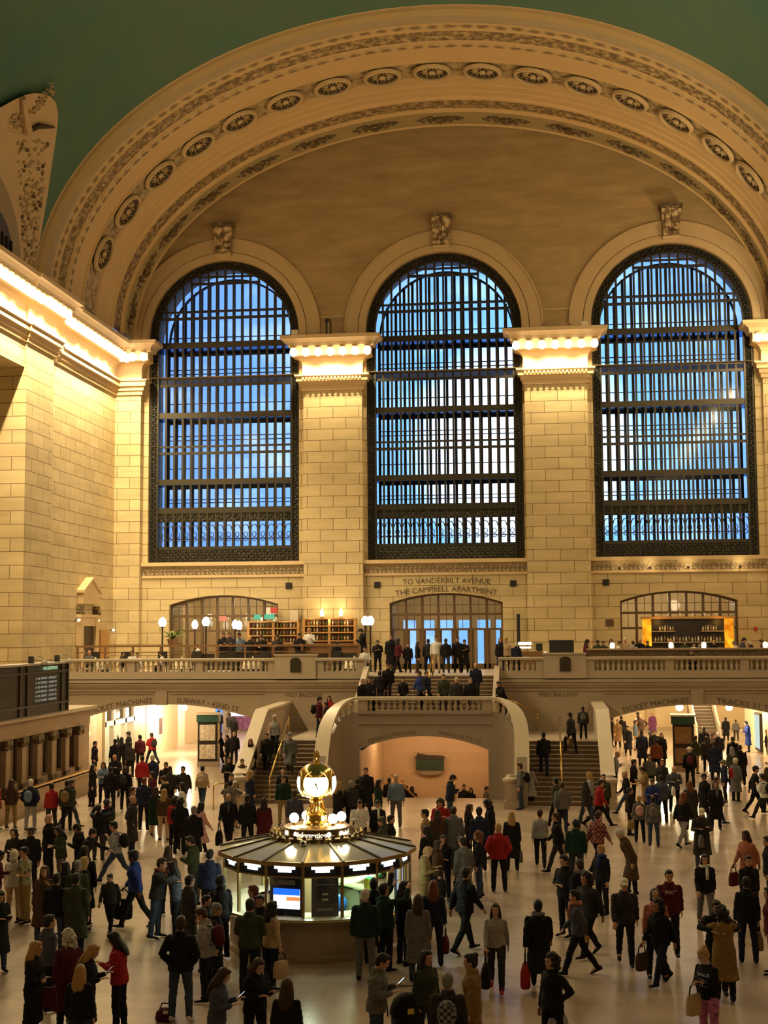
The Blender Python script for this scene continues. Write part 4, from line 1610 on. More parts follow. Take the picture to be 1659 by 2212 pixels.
# ------------------------------------------------------------------ information booth
BC = Vector((0.12, -43.0, 0))
R_ = 2.28
NS = 16
bo = tag(empty('information_booth', BC), 'round glass information booth with marble base in the middle of the concourse', 'information booth')
BRT = mat('booth_bronze', (0.42, 0.30, 0.14), 0.35, 0.8)
BOOTHM = stone('booth_marble', (0.42, 0.33, 0.25), (0.37, 0.29, 0.22), (0.3, 0.23, 0.17), 1.6, 1.4, gap=0.004, rough=0.35, streak=0.25)
b = MB()
b.lathe([(2.10, 0), (2.10, 0.12), (2.03, 0.16), (2.03, 0.86), (2.1, 0.9)], seg=64)
b.lathe([(1.7, 0.0), (1.7, 0.9)], seg=48)
b.build('base_drum', BOOTHM, bo, smooth=0.6)
b = MB()
b.lathe([(2.0, 0.9), (2.3, 0.92), (2.32, 0.97), (2.26, 1.0), (1.6, 1.0)], seg=64)
b.build('counter', mat('booth_counter', (0.60, 0.56, 0.46), 0.2), bo, smooth=0.6)
b = MB()
b.lathe([(2.33, 0.9), (2.36, 0.93), (2.33, 0.96)], seg=64)
b.build('counter_edge', BRASS, bo)


def pol(r, a, z=0):
    return Vector((r * math.cos(a), r * math.sin(a), z))


A0 = -PI / 2 + 0.03
ang = [A0 + 2 * PI * i / NS for i in range(NS)]
for a in ang:
    p = pol(2.2, a)
    MB().obox((p.x, p.y, 1.6), (0.06, 0.06, 1.22), a).build('post', BRT, bo)
GL = glass('booth_glass', (0.93, 1.0, 0.95), 0.10)
DARKP = mat('sign_navy', (0.012, 0.014, 0.028), 0.3)
TUBE = glow('tube_light', (0.85, 1.0, 0.88), 5.0)
hdr, tub = MB(), []
for i in range(NS):
    p0, p1 = pol(2.19, ang[i]), pol(2.19, ang[(i + 1) % NS])
    mid, d = (p0 + p1) / 2, (p1 - p0).normalized()
    nrm = Vector((d.y, -d.x, 0))
    if nrm.dot(mid) < 0:
        nrm = -nrm

    def P(u, z, o=0.0):
        q = mid + d * u + nrm * o
        return (q.x, q.y, z)
    h = (p1 - p0).length / 2 - 0.03
    g = MB().add([P(-h, 1.0), P(h, 1.0), P(h, 1.86), P(-h, 1.86)], [(0, 1, 2, 3)]).build('pane', GL, bo)
    b = MB()
    b.add([P(-h, 1.88, 0.01), P(h, 1.88, 0.01), P(h, 2.14, 0.01), P(-h, 2.14, 0.01), P(-h, 1.88, -0.04), P(h, 1.88, -0.04), P(h, 2.14, -0.04), P(-h, 2.14, -0.04)],
          [(0, 1, 2, 3), (7, 6, 5, 4), (0, 4, 5, 1), (3, 2, 6, 7)])
    s = b.build('sign_box', DARKP, bo)
    b = MB()
    b.add([P(-h * 0.62, 2.04, 0.02), P(h * 0.62, 2.04, 0.02), P(h * 0.62, 2.11, 0.02), P(-h * 0.62, 2.11, 0.02)], [(0, 1, 2, 3)])
    b.add([P(-h * 0.4, 1.97, 0.02), P(h * 0.4, 1.97, 0.02), P(h * 0.4, 2.04, 0.02), P(-h * 0.4, 2.04, 0.02)], [(0, 1, 2, 3)])
    b.build('lit_letters', TUBE, s)
    b = MB()
    b.bar(P(-h, 1.87, 0.02), P(h, 1.87, 0.02), 0.03)
    b.build('rail', BRT, bo)
# roof of sixteen glass leaves with dark ribs, bronze rim
b = MB()
for i in range(NS):
    a0, a1 = ang[i], ang[(i + 1) % NS] if i < NS - 1 else ang[0] + 2 * PI
    b.add([pol(2.34, a0, 2.2), pol(2.34, a1, 2.2), pol(1.1, a1, 2.44), pol(1.1, a0, 2.44)], [(0, 1, 2, 3)])
b.build('roof_glass', mat('roof_glass', (0.40, 0.40, 0.30), 0.12, spec=0.8), bo)
b = MB()
for a in ang:
    b.bar(pol(2.34, a, 2.215), pol(1.1, a, 2.455), 0.045, 0.04)
b.build('roof_ribs', BRONZE, bo)
b = MB()
for i in range(NS):
    b.bar(pol(2.33, ang[i], 2.17), pol(2.33, ang[(i + 1) % NS], 2.17), 0.05, 0.09)
b.build('roof_rim', BRT, bo)
b = MB()
b.lathe([(0.0, 2.14), (2.25, 2.14)], seg=32)
b.build('lit_ceiling', mat('booth_ceiling', (0.8, 0.85, 0.75), 0.5), bo)
GOLDR = relief('gilded_relief', (0.62, 0.44, 0.16), (0.08, 0.05, 0.02), scale=9, rough=0.4, metal=0.6, amount=0.5, bump=0.8)
b = MB()
b.lathe([(1.12, 2.42), (1.12, 2.52), (1.04, 2.54), (1.04, 2.42)], seg=40)
for i in range(30):
    p = pol(1.08, 2 * PI * i / 30, 2.56)
    b.ball(p, 0.045, 6, 5)
b.build('gallery_rail', GOLDR, bo, smooth=0.6)
# core inside
b = MB()
b.lathe([(0.5, 0), (0.5, 2.14)], seg=20)
b.build('core', mat('booth_core', (0.36, 0.26, 0.12), 0.4, 0.4), bo, smooth=True)
b = MB()
b.lathe([(1.0, 0.0), (1.0, 1.1), (1.35, 1.12), (1.35, 1.16), (0.9, 1.16)], seg=32, a0=0.2, a1=2.6)
b.lathe([(0.55, 1.5), (1.2, 1.5), (1.2, 1.53), (0.55, 1.53)], seg=24, a0=-0.9, a1=1.2)
b.build('inner_desk', mat('desk_green', (0.5, 0.62, 0.36), 0.4), bo, smooth=0.6)
for a in (-2.3, -1.5, -0.7, 0.8, 2.4):
    p = pol(1.55, a) + BC
    point((p.x, p.y, 2.02), 65, (0.88, 1.0, 0.80), 0.15)


# things behind the glass: screens, posters, papers
def facet(a, r=2.1):
    p = BC + pol(r, a)
    return p, a + PI / 2


def in_booth(name, a, r, z, label, cat, parts, tilt=0):
    p, rz = facet(a, r)
    t = tag(empty(name, (p.x, p.y, z), rz), label, cat)
    for n, bx, m in parts:
        MB().box(*bx).build(n, m, t)
    return t


aa = [A0 + 2 * PI * (i + 0.5) / NS for i in range(NS)]
sc = in_booth('screen', aa[NS - 1], 2.02, 1.0, 'lit blue and orange display screen behind the booth glass', 'screen',
              [('casing', (-0.4, 0.4, -0.02, 0.06, 0.0, 0.86), DARKP), ('top_label', (-0.2, 0.2, -0.04, -0.02, 0.68, 0.78), mat('label_grey', (0.3, 0.28, 0.3), 0.5)),
               ('image', (-0.31, 0.31, -0.035, -0.02, 0.16, 0.58), glow('screen_white', (1.0, 0.97, 0.9), 1.6)),
               ('blue_band', (-0.31, 0.31, -0.045, -0.035, 0.46, 0.6), glow('screen_blue', (0.02, 0.16, 0.9), 1.3)),
               ('orange_band', (0.0, 0.31, -0.045, -0.035, 0.34, 0.42), glow('screen_orange', (1.0, 0.33, 0.10), 1.1))])
po = in_booth('notice_board', aa[0] + 0.03, 2.02, 1.0, 'dark navy notice poster behind the booth glass beside the lit screen', 'poster',
              [('board', (-0.3, 0.3, -0.02, 0.04, 0.0, 0.84), mat('navy_poster', (0.03, 0.03, 0.055), 0.5)),
               ('text_lines', (-0.07, 0.07, -0.03, -0.02, 0.46, 0.5), mat('poster_white', (0.75, 0.75, 0.75), 0.5)),
               ('text_lines', (-0.07, 0.07, -0.03, -0.02, 0.34, 0.39), mat('poster_white')),
               ('text_lines', (-0.22, 0.22, -0.03, -0.02, 0.68, 0.70), mat('poster_dim', (0.25, 0.25, 0.3), 0.5)),
               ('text_lines', (-0.18, 0.18, -0.03, -0.02, 0.12, 0.18), mat('poster_dim'))])
in_booth('sheet_notice', aa[3], 2.05, 1.05, 'white notice sheet on dark panel at the right end of the booth', 'notice',
         [('panel', (-0.36, 0.3, 0.0, 0.05, 0.0, 0.8), DARKP), ('sheet', (-0.3, 0.12, -0.02, 0.0, 0.3, 0.76), glow('sheet_lit', (0.62, 0.66, 0.92), 0.8))])
t = in_booth('swivel_chair', -1.05, 1.35, 0.62, 'blue chair inside the information booth', 'chair', [('seat', (-0.22, 0.22, -0.2, 0.2, 0.0, 0.08), mat('chair_blue', (0.02, 0.16, 0.5), 0.35))])
MB().ball((0, 0.16, 0.45), (0.3, 0.1, 0.25), 12, 8).build('backrest', mat('chair_blue'), t, smooth=True)
MB().tube([(0, 0, 0), (0, 0, -0.5)], 0.03, 6).build('stem', BLACK, t)
MB().obox((0, 0, -0.55), (0.5, 0.5, 0.1)).build('foot', BLACK, t)
t = in_booth('file_stack', 0.35, 1.25, 1.17, 'yellow file box on the desk inside the booth', 'box', [('box', (-0.08, 0.08, -0.1, 0.1, 0, 0.3), mat('file_yellow', (0.8, 0.7, 0.03), 0.5)), ('lid', (-0.09, 0.09, -0.11, 0.11, 0.3, 0.33), mat('file_blue', (0.05, 0.15, 0.6), 0.5))])
t = in_booth('desk_tray', -0.15, 1.4, 1.54, 'green tray on the desk inside the booth', 'tray', [('tray', (-0.2, 0.2, -0.12, 0.12, 0, 0.05), mat('tray_green', (0.02, 0.4, 0.1), 0.5)), ('rim', (-0.21, 0.21, -0.13, -0.11, 0, 0.08), mat('tray_green'))])
# security camera dome on the rim
t = tag(empty('camera_dome', (BC.x - 0.1, BC.y - 1.25, 2.42)), 'small white camera dome on the booth roof under the lit word', 'camera')
MB().lathe([(0.07, 0), (0.08, 0.06), (0.05, 0.1), (0, 0.11)], seg=12).build('housing', mat('dome_white', (0.8, 0.78, 0.72), 0.3), t, smooth=True)
MB().ball((0, -0.03, 0.05), 0.055, 10, 6).build('lens', BLACK, t, smooth=True)

# ------------------------------------------------------------------ four-faced clock on its drum
ck = tag(empty('clock', (BC.x, BC.y, 2.42)), 'gilded four-faced clock on top of the information booth', 'clock')
GOLD = mat('clock_gold', (0.85, 0.60, 0.20), 0.18, 1.0)
b = MB()
b.lathe([(0.74, 0.0), (0.76, 0.03), (0.74, 0.06), (0.74, 0.24), (0.78, 0.27), (0.72, 0.30), (0.0, 0.32)], seg=48)
drum = b.build('drum', mat('drum_bronze', (0.16, 0.10, 0.045), 0.35, 0.6), ck, smooth=0.6)
LIT = glow('drum_letters', (1.0, 0.86, 0.55), 5.0)
for k in range(4):
    a = -PI / 2 + k * PI / 2
    b = MB()
    b.text('Information', 0.17, lambda u, v: pol(0.75, a + u * 0.66 / 0.75 / (letters('Information')[2] * 0.17) * 1.06, 0.09 + v))
    b.build('lit_letters', LIT, drum)
    b = MB()
    for q in range(2):
        am = a + PI / 4 + (q - 0.5) * 0.46
        b.add([pol(0.752, am + 0.075 * math.cos(2 * PI * i / 16), 0.15 + 0.06 * math.sin(2 * PI * i / 16)) for i in range(16)], [tuple(range(16))])
    b.build('lit_disc', LIT, drum)
b = MB()
b.lathe([(0.36, 0.31), (0.34, 0.36), (0.26, 0.40), (0.25, 0.52), (0.31, 0.55), (0.24, 0.60), (0.17, 0.70), (0.145, 0.82), (0.15, 0.84), (0.19, 0.86), (0.14, 0.89), (0.16, 0.93), (0.22, 0.96)], seg=32)
for i in range(24):
    a = 2 * PI * i / 24
    b.tube([pol(0.245, a, 0.6), pol(0.175, a, 0.7), pol(0.15, a, 0.82)], 0.012, 5)
b.build('stem', GOLD, ck, smooth=0.6)
CZ = 1.28
b = MB()
b.lathe([(0.0, 0.92), (0.22, 0.93), (0.32, 0.98), (0.40, 1.08), (0.45, 1.26), (0.44, 1.44), (0.38, 1.58), (0.25, 1.69), (0.09, 1.75), (0.0, 1.76)], seg=48)
b.build('globe', GOLD, ck, smooth=True)
b = MB()
b.lathe([(0.08, 1.74), (0.09, 1.77), (0.045, 1.79), (0.085, 1.84), (0.09, 1.89), (0.055, 1.96), (0.06, 1.99), (0.0, 2.05)], seg=16)
b.build('finial', GOLD, ck, smooth=True)
FACE = glow('clock_face_glow', (1.0, 0.90, 0.62), 3.6)
HANDS = mat('clock_hands', (0.02, 0.015, 0.01), 0.5)
RG = 0.452
for k in range(4):
    a = -PI / 2 + 0.12 + k * PI / 2
    fc = empty('face', (0, 0, CZ), a + PI / 2, ck)
    fb = MB()
    fb.lathe([(0.001 + 0.295 * q / 8, 0) for q in range(9)], seg=40)
    fb.v = [(x, -math.sqrt((RG + .014) ** 2 - x * x - y * y), y) for x, y, z in fb.v]
    fb.build('dial', FACE, fc, smooth=True)
    rb = MB()
    rb.lathe([(0.285, 0.02), (0.295, 0.04), (0.315, 0.035), (0.325, -0.02), (0.31, -0.06)], seg=40)
    rb.v = [(x, -0.335 - z, y) for x, y, z in rb.v]
    rb.build('bezel', GOLD, fc, smooth=True)
    hb = MB()
    yh = -RG - 0.026
    hb.bar((-0.05 * math.sin(1.83), yh, -0.05 * math.cos(1.83)), (0.2 * math.sin(1.83), yh + .03, 0.2 * math.cos(1.83)), 0.016, 0.006)
    hb.bar((0, yh - .004, 0), (0.13 * math.sin(2.75), yh + .01, 0.13 * math.cos(2.75)), 0.022, 0.006)
    hb.ball((0, yh, 0), (0.028, 0.01, 0.028), 8, 6)
    for q in range(12):
        t_ = 2 * PI * q / 12
        r0, r1 = 0.235, 0.27
        y0, y1 = -math.sqrt((RG + .02) ** 2 - r0 * r0), -math.sqrt((RG + .02) ** 2 - r1 * r1)
        hb.bar((r0 * math.sin(t_), y0, r0 * math.cos(t_)), (r1 * math.sin(t_), y1, r1 * math.cos(t_)), 0.014, 0.004)
    hb.build('hands', HANDS, fc)
# globe lamps round the foot of the clock
for k, (dx, dy, l) in enumerate(((-0.52, -0.12, 'left'), (-0.3, 0.3, 'left rear'), (0.42, -0.22, 'right'), (0.56, 0.2, 'right rear'))):
    t = tag(empty('globe_lamp', (BC.x + dx, BC.y + dy, 2.74)), 'bright globe lamp on the drum under the clock, %s one' % l, 'lamp', 'globe lamps round the clock foot')
    MB().ball((0, 0, 0.14), 0.115, 14, 10).build('globe', glow('booth_globe', (1, 0.88, 0.58), 12.0), t, smooth=True)
    MB().tube([(0, 0, -0.02), (0, 0, 0.04)], 0.05, 8).build('socket', BRASS, t)
    point((BC.x + dx * 1.25, BC.y + dy * 1.25 - 0.05, 3.1), 28, (1, 0.8, 0.45), 0.12)
point((BC.x + 0.1, BC.y - 0.75, 3.75), 14, (1, 0.85, 0.5), 0.2)

for o in COL.objects:
    if o.name not in _before_booth and o.parent is None:
        o.location = BC + (o.location - BC) * 0.94
        if o.type != 'LIGHT':
            o.scale = (0.94, 0.94, 0.94)
# ------------------------------------------------------------------ doorways of the balcony and the rooms behind them
VE = mat('vestibule_wall', (0.72, 0.58, 0.36), 0.6, noise=0.15, scale=0.9)
DFR = mat('door_frame', (0.13, 0.075, 0.03), 0.45, noise=0.2, scale=5)
DGL = glass('door_glass', (0.88, 0.9, 0.95), 0.07)
for k, c in enumerate(DOOR_X):
    root = struct(empty('door_%d' % (k + 1), (c, 0.5, 4.75)))
    b = MB()
    H = 3.08
    top = lambda x: seg_z(c + x, c - H, c + H, 8.36, 0.52) - 4.75
    o_ = [(x - c, z - 4.75) for x, z in arch_outline(c, H, 4.75, 8.36, rise=0.52)]
    i_ = [((x - c) * 0.965, (z - 4.75) * 0.975) for x, z in arch_outline(c, H, 4.75, 8.36, rise=0.52)]
    b.prism(o_, -0.12, 0.12, 'xz', holes=[[(x, max(z, 0.05)) for x, z in i_]])
    for i in range(1, 7):
        x = -H + 2 * H * i / 7
        b.box(x - 0.07, x + 0.07, -0.1, 0.1, 0, top(x))
    for z, w in ((2.98, 0.13), (2.16, 0.12)):
        b.box(-H, H, -0.11, 0.11, z - w / 2, z + w / 2)
    for i in range(7):
        x = -H + 2 * H * (i + 0.5) / 7
        b.box(x - 0.015, x + 0.015, -0.05, 0.05, 2.2, top(x))
        b.box(x - 0.42, x + 0.42, -0.05, 0.05, 3.48, 3.51)
        if k == 1:
            b.box(x - 0.42, x - 0.26, -0.06, 0.06, 0, 2.1)
            b.box(x + 0.26, x + 0.42, -0.06, 0.06, 0, 2.1)
            b.box(x - 0.42, x + 0.42, -0.06, 0.06, 0, 0.3)
    b.build('frame', DFR, root)
    gp = [(x - c, z - 4.75) for x, z in arch_outline(c, H, 4.8, 8.36, rise=0.52)]
    MB().add([(x, 0, z) for x, z in gp], [tuple(range(len(gp)))]).build('pane', DGL, root)
    # the room beyond
    b = MB()
    x0, x1, y0, y1, z0, z1 = c - 4.2, c + 4.2, 2.9, 10.5, 4.7, 9.3
    b.box(x0 - 0.2, x0, y0, y1, z0, z1)
    b.box(x1, x1 + 0.2, y0, y1, z0, z1)
    b.box(x0, x1, y0, y1, z1, z1 + 0.2)
    b.box(x0, x1, y0, y1, z0 - 0.3, z0)
    if k == 1:
        hs = [[(c - 3.4 + 1.15 * i, z0 + 0.1), (c - 2.6 + 1.15 * i, z0 + 0.1), (c - 2.6 + 1.15 * i, 7.5), (c - 3.4 + 1.15 * i, 7.5)] for i in range(6)]
        b.prism([(x0, z0), (x1, z0), (x1, z1), (x0, z1)], y1 - 0.2, y1, 'xz', holes=hs)
    else:
        b.box(x0, x1, y1 - 0.2, y1, z0, z1)
    struct(b.build('wall_vestibule_%d' % (k + 1), VE))
    point((c - 1.5, 6.5, 8.6), (130, 70, 130)[k], (1, 0.82, 0.5), 0.3)
    point((c + 1.8, 5.5, 8.6), (130, 60, 130)[k], (1, 0.82, 0.5), 0.3)

# wall fittings
VENT = mat('vent_dark', (0.03, 0.024, 0.016), 0.6)
for x, l in ((-8.68, 'left of the first pier'), (-3.76, 'right of the first pier'), (3.65, 'left of the second pier'), (8.6, 'right of the second pier')):
    t = tag(empty('wall_vent', (x, -0.03, 9.36)), 'square black vent grille on the window wall, ' + l, 'vent', 'black vents on the window wall')
    MB().box(-0.17, 0.17, -0.03, 0.03, -0.17, 0.17).build('grille', VENT, t)
    b = MB()
    for i in range(5):
        b.box(-0.15, 0.15, -0.05, -0.03, -0.14 + 0.066 * i, -0.11 + 0.066 * i)
    b.build('slats', BLACK, t)
t = tag(empty('wall_panel', (8.75, -0.03, 7.2)), 'square brown panel on the wall left of the bar arch', 'panel')
MB().box(-0.18, 0.18, -0.03, 0.03, -0.16, 0.16).build('plate', mat('panel_brown', (0.10, 0.05, 0.03), 0.6), t)
MB().box(-0.21, 0.21, -0.02, 0.03, -0.19, 0.19).build('rim', DFR, t)
t = tag(empty('fire_alarm', (16.35, -0.03, 6.83)), 'small red alarm on the wall right of the bar arch', 'alarm')
MB().box(-0.09, 0.09, -0.04, 0.03, -0.1, 0.1).build('housing', mat('alarm_red', (0.45, 0.04, 0.02), 0.5), t)
MB().ball((0, -0.05, 0), 0.05, 8, 6).build('bell', mat('alarm_red'), t)
for x, y, z, l in ((-8.1, -1.25, 23.17, 'over the left end of the first capital'), (7.72, -1.0, 23.17, 'over the right end of the second capital')):
    t = tag(empty('flood_lamp', (x, y, z)), 'small white flood lamp standing on the cornice ' + l, 'lamp', 'flood lamps on the capitals')
    MB().box(-0.17, 0.17, -0.12, 0.12, -0.06, 0.22).build('housing', mat('flood_white', (0.75, 0.66, 0.5), 0.4), t)
    MB().box(-0.05, 0.05, -0.05, 0.05, -0.11, -0.06).build('foot', BLACK, t)
t = tag(empty('camera_mast', (-6.3, -0.7, 23.06)), 'dark camera mast on top of the first capital', 'camera mast')
MB().tube([(-0.12, 0, 0), (-0.12, 0, 0.8)], 0.05, 6).build('post', BLACK, t)
MB().tube([(0.1, 0, 0), (0.1, 0, 0.85), (0.05, 0, 0.98), (-0.1, 0, 1.0)], 0.05, 6).build('pipe', BLACK, t)
MB().ball((-0.12, 0, 0.92), 0.13, 10, 8).build('head', BLACK, t)
for i, x in enumerate((9.3, 10.9, 12.9, 15.6)):
    t = tag(empty('sill_uplight', (x, -0.42, 10.1)), 'small spotlight under the north window sill, %s from the pier' % ORD[i], 'lamp', 'spotlights under the north sill')
    MB().box(-0.07, 0.07, -0.06, 0.06, -0.05, 0.05).build('housing', BRONZE, t)
    MB().box(-0.02, 0.02, 0.06, 0.42, -0.02, 0.02).build('bracket', BRONZE, t)
    point((x, -0.42, 10.24), 5 if i == 0 else 12, (1, 0.78, 0.42), 0.05)

# doorway with a gabled hood on the south wall, and the small wooden door
t = tag(empty('doorway', (-18.5, -5.0, 4.75)), 'stone doorway with a gabled hood on scroll brackets in the south wall', 'doorway')
b = MB()
b.box(0, 0.25, -1.45, -0.95, 0, 2.9)
b.box(0, 0.25, 0.95, 1.45, 0, 2.9)
b.box(0, 0.22, -0.95, 0.95, 2.45, 2.9)
b.box(0, 0.3, -1.5, 1.5, 2.9, 3.05)
b.build('surround', STP, t)
b = MB()
b.prism([(-1.25, 3.6), (1.25, 3.6), (1.25, 4.2), (0, 4.85), (-1.25, 4.2)], 0, 0.3, 'yz')
b.prism([(-1.4, 4.15), (-1.4, 4.3), (0, 5.0), (1.4, 4.3), (1.4, 4.15), (0, 4.85)], 0, 0.42, 'yz')
b.build('gable', STP, t)
for y in (-1.25, 1.25):
    bb = MB()
    bb.box(0, 0.3, y - 0.18, y + 0.18, 3.05, 3.5)
    bb.ball((0.28, y, 3.15), (0.14, 0.15, 0.14), 8, 6)
    bb.build('bracket', ORN2, t)
MB().box(0.0, 0.08, -0.95, 0.95, 0, 2.45).build('door_leaf', mat('door_dark', (0.05, 0.03, 0.018), 0.5), t)
t = tag(empty('wooden_door', (-18.42, -2.2, 4.75)), 'small orange wooden door in the south wall near the corner', 'door')
MB().box(-0.06, 0.05, -0.75, 0.75, 0, 2.25).build('leaf', WOODO, t)
MB().ball((0.08, 0.55, 1.05), 0.05, 8, 6).build('knob', BRASS, t)
for y, z in ((-6.6, 7.5), (-3.6, 7.5), (-1.0, 7.0)):
    t = tag(empty('spot_lamp', (-18.3, y, z)), 'tiny white spotlight on the south wall %s' % ('left of the gabled doorway' if y < -6 else ('right of the gabled doorway' if y < -2 else 'near the corner')), 'lamp')
    MB().ball((0, 0, 0), (0.09, 0.13, 0.07), 8, 6).build('lens', glow('spot_glow', (1, 0.85, 0.6), 2.0), t)
    MB().box(-0.2, 0, -0.03, 0.03, -0.03, 0.03).build('arm', BRONZE, t)

# ------------------------------------------------------------------ restaurant on the left
POSTM = mat('lamp_post', (0.02, 0.016, 0.012), 0.4)
lp0 = None
for i, (px, py, yy, l, s) in enumerate(((351, 1345, -4.5, 'beside the potted palm', 1), (445, 1344, -4.5, 'in the middle of the restaurant', 1), (421, 1350, -3.0, 'behind and left of the middle lamp', .8), (508, 1350, -4.5, 'in front of the shelves', .8), (789, 1342, -4.0, 'left one of the pair by the pier', .95), (800, 1342, -3.7, 'right one of the pair by the pier', .95), (517, 1352, -2.5, 'half hidden behind the lamp at the shelves', .7))):
    p = at_y(px, py, yy)
    if lp0 is None:
        lp0 = empty('globe_lamp_post')
        MB().tube([(0, 0, -2.62), (0, 0, -0.24)], 0.045, 8).build('post', POSTM, lp0)
        MB().lathe([(0.16, -2.62), (0.14, -2.55), (0.05, -2.48)], seg=10).build('foot', POSTM, lp0)
        MB().lathe([(0.05, -0.26), (0.13, -0.22), (0.12, -0.2), (0, -0.2)], seg=12).build('collar', POSTM, lp0)
        MB().lathe([(0.0, -0.22), (0.13, -0.2), (0.22, -0.02), (0.2, 0.1), (0.12, 0.22), (0.05, 0.27), (0, 0.28)], seg=16).build('tulip_globe', glow('tulip_glow', (1, 0.88, 0.66), 6.0), lp0, smooth=True)
        remember(lp0)
        o = lp0
    else:
        o = dup(lp0)
    o.location = p
    tag(o, 'tulip globe lamp post ' + l, 'lamp', 'globe lamp posts of the balcony restaurant')
    o.scale = (s, s, 1)
    point((p.x, p.y - 0.1, p.z + 0.42), 26 * s, (1, 0.80, 0.5), 0.15)

rl = tag(empty('railing', (-11.0, -7.0, 4.75)), 'wooden restaurant railing with dark panels behind the left balustrade', 'railing')
MB().box(-7.3, 7.2, -0.06, 0.06, 1.36, 1.46).build('top_rail', WOODB, rl)
MB().box(-7.3, 7.2, -0.03, 0.03, 1.08, 1.13).build('middle_rail', WOODB, rl)
for i in range(11):
    x = -7.2 + 1.44 * i
    MB().box(x - 0.05, x + 0.05, -0.05, 0.05, 0, 1.4).build('post', WOODB, rl)
for i in range(10):
    x = -7.2 + 1.44 * i
    if i not in (0, 1, 2, 3):
        MB().box(x + 0.12, x + 1.32, -0.02, 0.02, 0.2, 1.02).build('panel', mat('rail_panel', (0.035, 0.028, 0.02), 0.25), rl)

bar = tag(empty('bar_counter', (-7.4, -3.4, 4.75)), 'long wooden bar counter in front of the shelves of bottles on the left balcony', 'bar')
MB().box(-3.7, 3.4, -0.3, 0.3, 0, 1.38).build('front', WOODB, bar)
MB().box(-3.8, 3.5, -0.45, 0.35, 1.38, 1.46).build('top', mat('bar_top', (0.26, 0.13, 0.05), 0.3), bar)

BOT = {}


def bottle_mesh(col):
    if col not in BOT:
        m = mat('bottle_%d' % len(BOT), col, 0.15, spec=0.7)
        BOT[col] = MB().lathe([(0, 0), (0.042, 0), (0.042, 0.18), (0.016, 0.24), (0.016, 0.31), (0, 0.31)], seg=8).mesh('bottle', m, smooth=True)
    return BOT[col]


def bottles(x0, x1, y, z, n, label, group, cols):
    for i in range(n):
        o = bpy.data.objects.new('bottle', bottle_mesh(cols[i % len(cols)]))
        COL.objects.link(o)
        o.location = (x0 + (x1 - x0) * (i + 0.5) / n, y + 0.03 * ((i * 7) % 3 - 1), z)
        o.scale = (1.2, 1.2, 0.8 + 0.25 * ((i * 5) % 4) / 3)
        tag(o, label, 'bottle', group)


def shelf_unit(x0, x1, y, z0, zs, label, m, lights, cat='shelf', back=True):
    cx = (x0 + x1) / 2
    t = tag(empty('back_bar', (cx, y, z0)), label, cat)
    w = (x1 - x0) / 2
    for x in (-w, 0, w):
        MB().box(x - 0.07, x + 0.07, -0.18, 0.18, 0, zs[-1] - z0 + 0.06).build('upright', m, t)
    for z in zs:
        MB().box(-w - 0.07, w + 0.07, -0.2, 0.2, z - z0, z - z0 + 0.06).build('shelf', m, t)
    if back:
        MB().box(-w, w, 0.16, 0.2, 0, zs[-1] - z0).build('back_panel', WOODB, t)
    return t


shelf_unit(-7.65, -4.85, -1.0, 4.75, (5.75, 6.3, 6.75, 7.1, 7.5), 'wooden back bar with lit bottle shelves in front of the first pier', WOODO, 1)
shelf_unit(-10.7, -7.95, -1.0, 4.75, (5.75, 6.2, 6.6, 7.0, 7.35), 'wooden back bar of bottle shelves in front of the south arch', WOODO, 1)
CB = ((0.25, 0.12, 0.03), (0.05, 0.12, 0.05), (0.5, 0.35, 0.12), (0.6, 0.55, 0.45), (0.08, 0.04, 0.03))
for k_, z in enumerate((5.81, 6.36, 6.81, 7.16)):
    bottles(-7.5, -5.0, -1.02, z, 15, 'bottle on the %s shelf of the lit back bar before the first pier' % ('lowest', 'second', 'third', 'top')[k_], 'bottles on the %s shelf before the pier' % ('lowest', 'second', 'third', 'top')[k_], CB)
for k_, z in enumerate((5.81, 6.26, 6.66, 7.06)):
    bottles(-10.5, -8.1, -1.02, z, 13, 'bottle on the %s shelf of the back bar before the south arch' % ('lowest', 'second', 'third', 'top')[k_], 'bottles on the %s shelf before the arch' % ('lowest', 'second', 'third', 'top')[k_], CB[::-1])
for x in (-7.2, -6.2, -5.3):
    point((x, -1.3, 7.4), 7, (1, 0.62, 0.25), 0.05)
for x in (-10.0, -8.6):
    point((x, -1.4, 7.3), 4, (1, 0.7, 0.35), 0.05)
for i, x in enumerate((-6.69, -5.65)):
    t = tag(empty('flame_lamp', (x, -0.85, 7.62)), 'flame shaped wall lamp above the back bar, %s of the two' % ('left', 'right')[i], 'lamp', 'flame lamps on the first pier')
    MB().lathe([(0, 0.0), (0.1, 0.06), (0.12, 0.18), (0.06, 0.4), (0, 0.5)], seg=12).build('flame_globe', glow('flame_glow', (1, 0.72, 0.32), 6.0), t, smooth=True)
    MB().lathe([(0.1, -0.04), (0.1, 0.02), (0, 0.02)], seg=10).build('cup', BRASS, t)
    point((x, -0.85, 8.15), 16, (1, 0.7, 0.34), 0.08)
for i, (px, py) in enumerate(((556, 1333), (582, 1332))):
    p = at_y(px, py, -1.5)
    t = tag(empty('green_shade_lamp', p), 'green shaded lamp over the shelves, %s' % ('narrower one on the left' if i == 0 else 'wider one on the right'), 'lamp')
    w = (0.18, 0.27)[i]
    MB().prism([(-w, -0.13), (w, -0.13), (w * 0.85, 0.13), (-w * 0.85, 0.13)], -0.12, 0.12, 'xz').build('shade', glow('green_shade', (0.16, 0.62, 0.36), 0.9), t)
    MB().tube([(0, 0, -0.13), (0, 0, -0.26)], 0.02, 6).build('stem', BRASS, t)
t = tag(empty('exit_sign', at_y(481, 1336, 0.3)), 'pink lit exit sign in the south arch', 'sign')
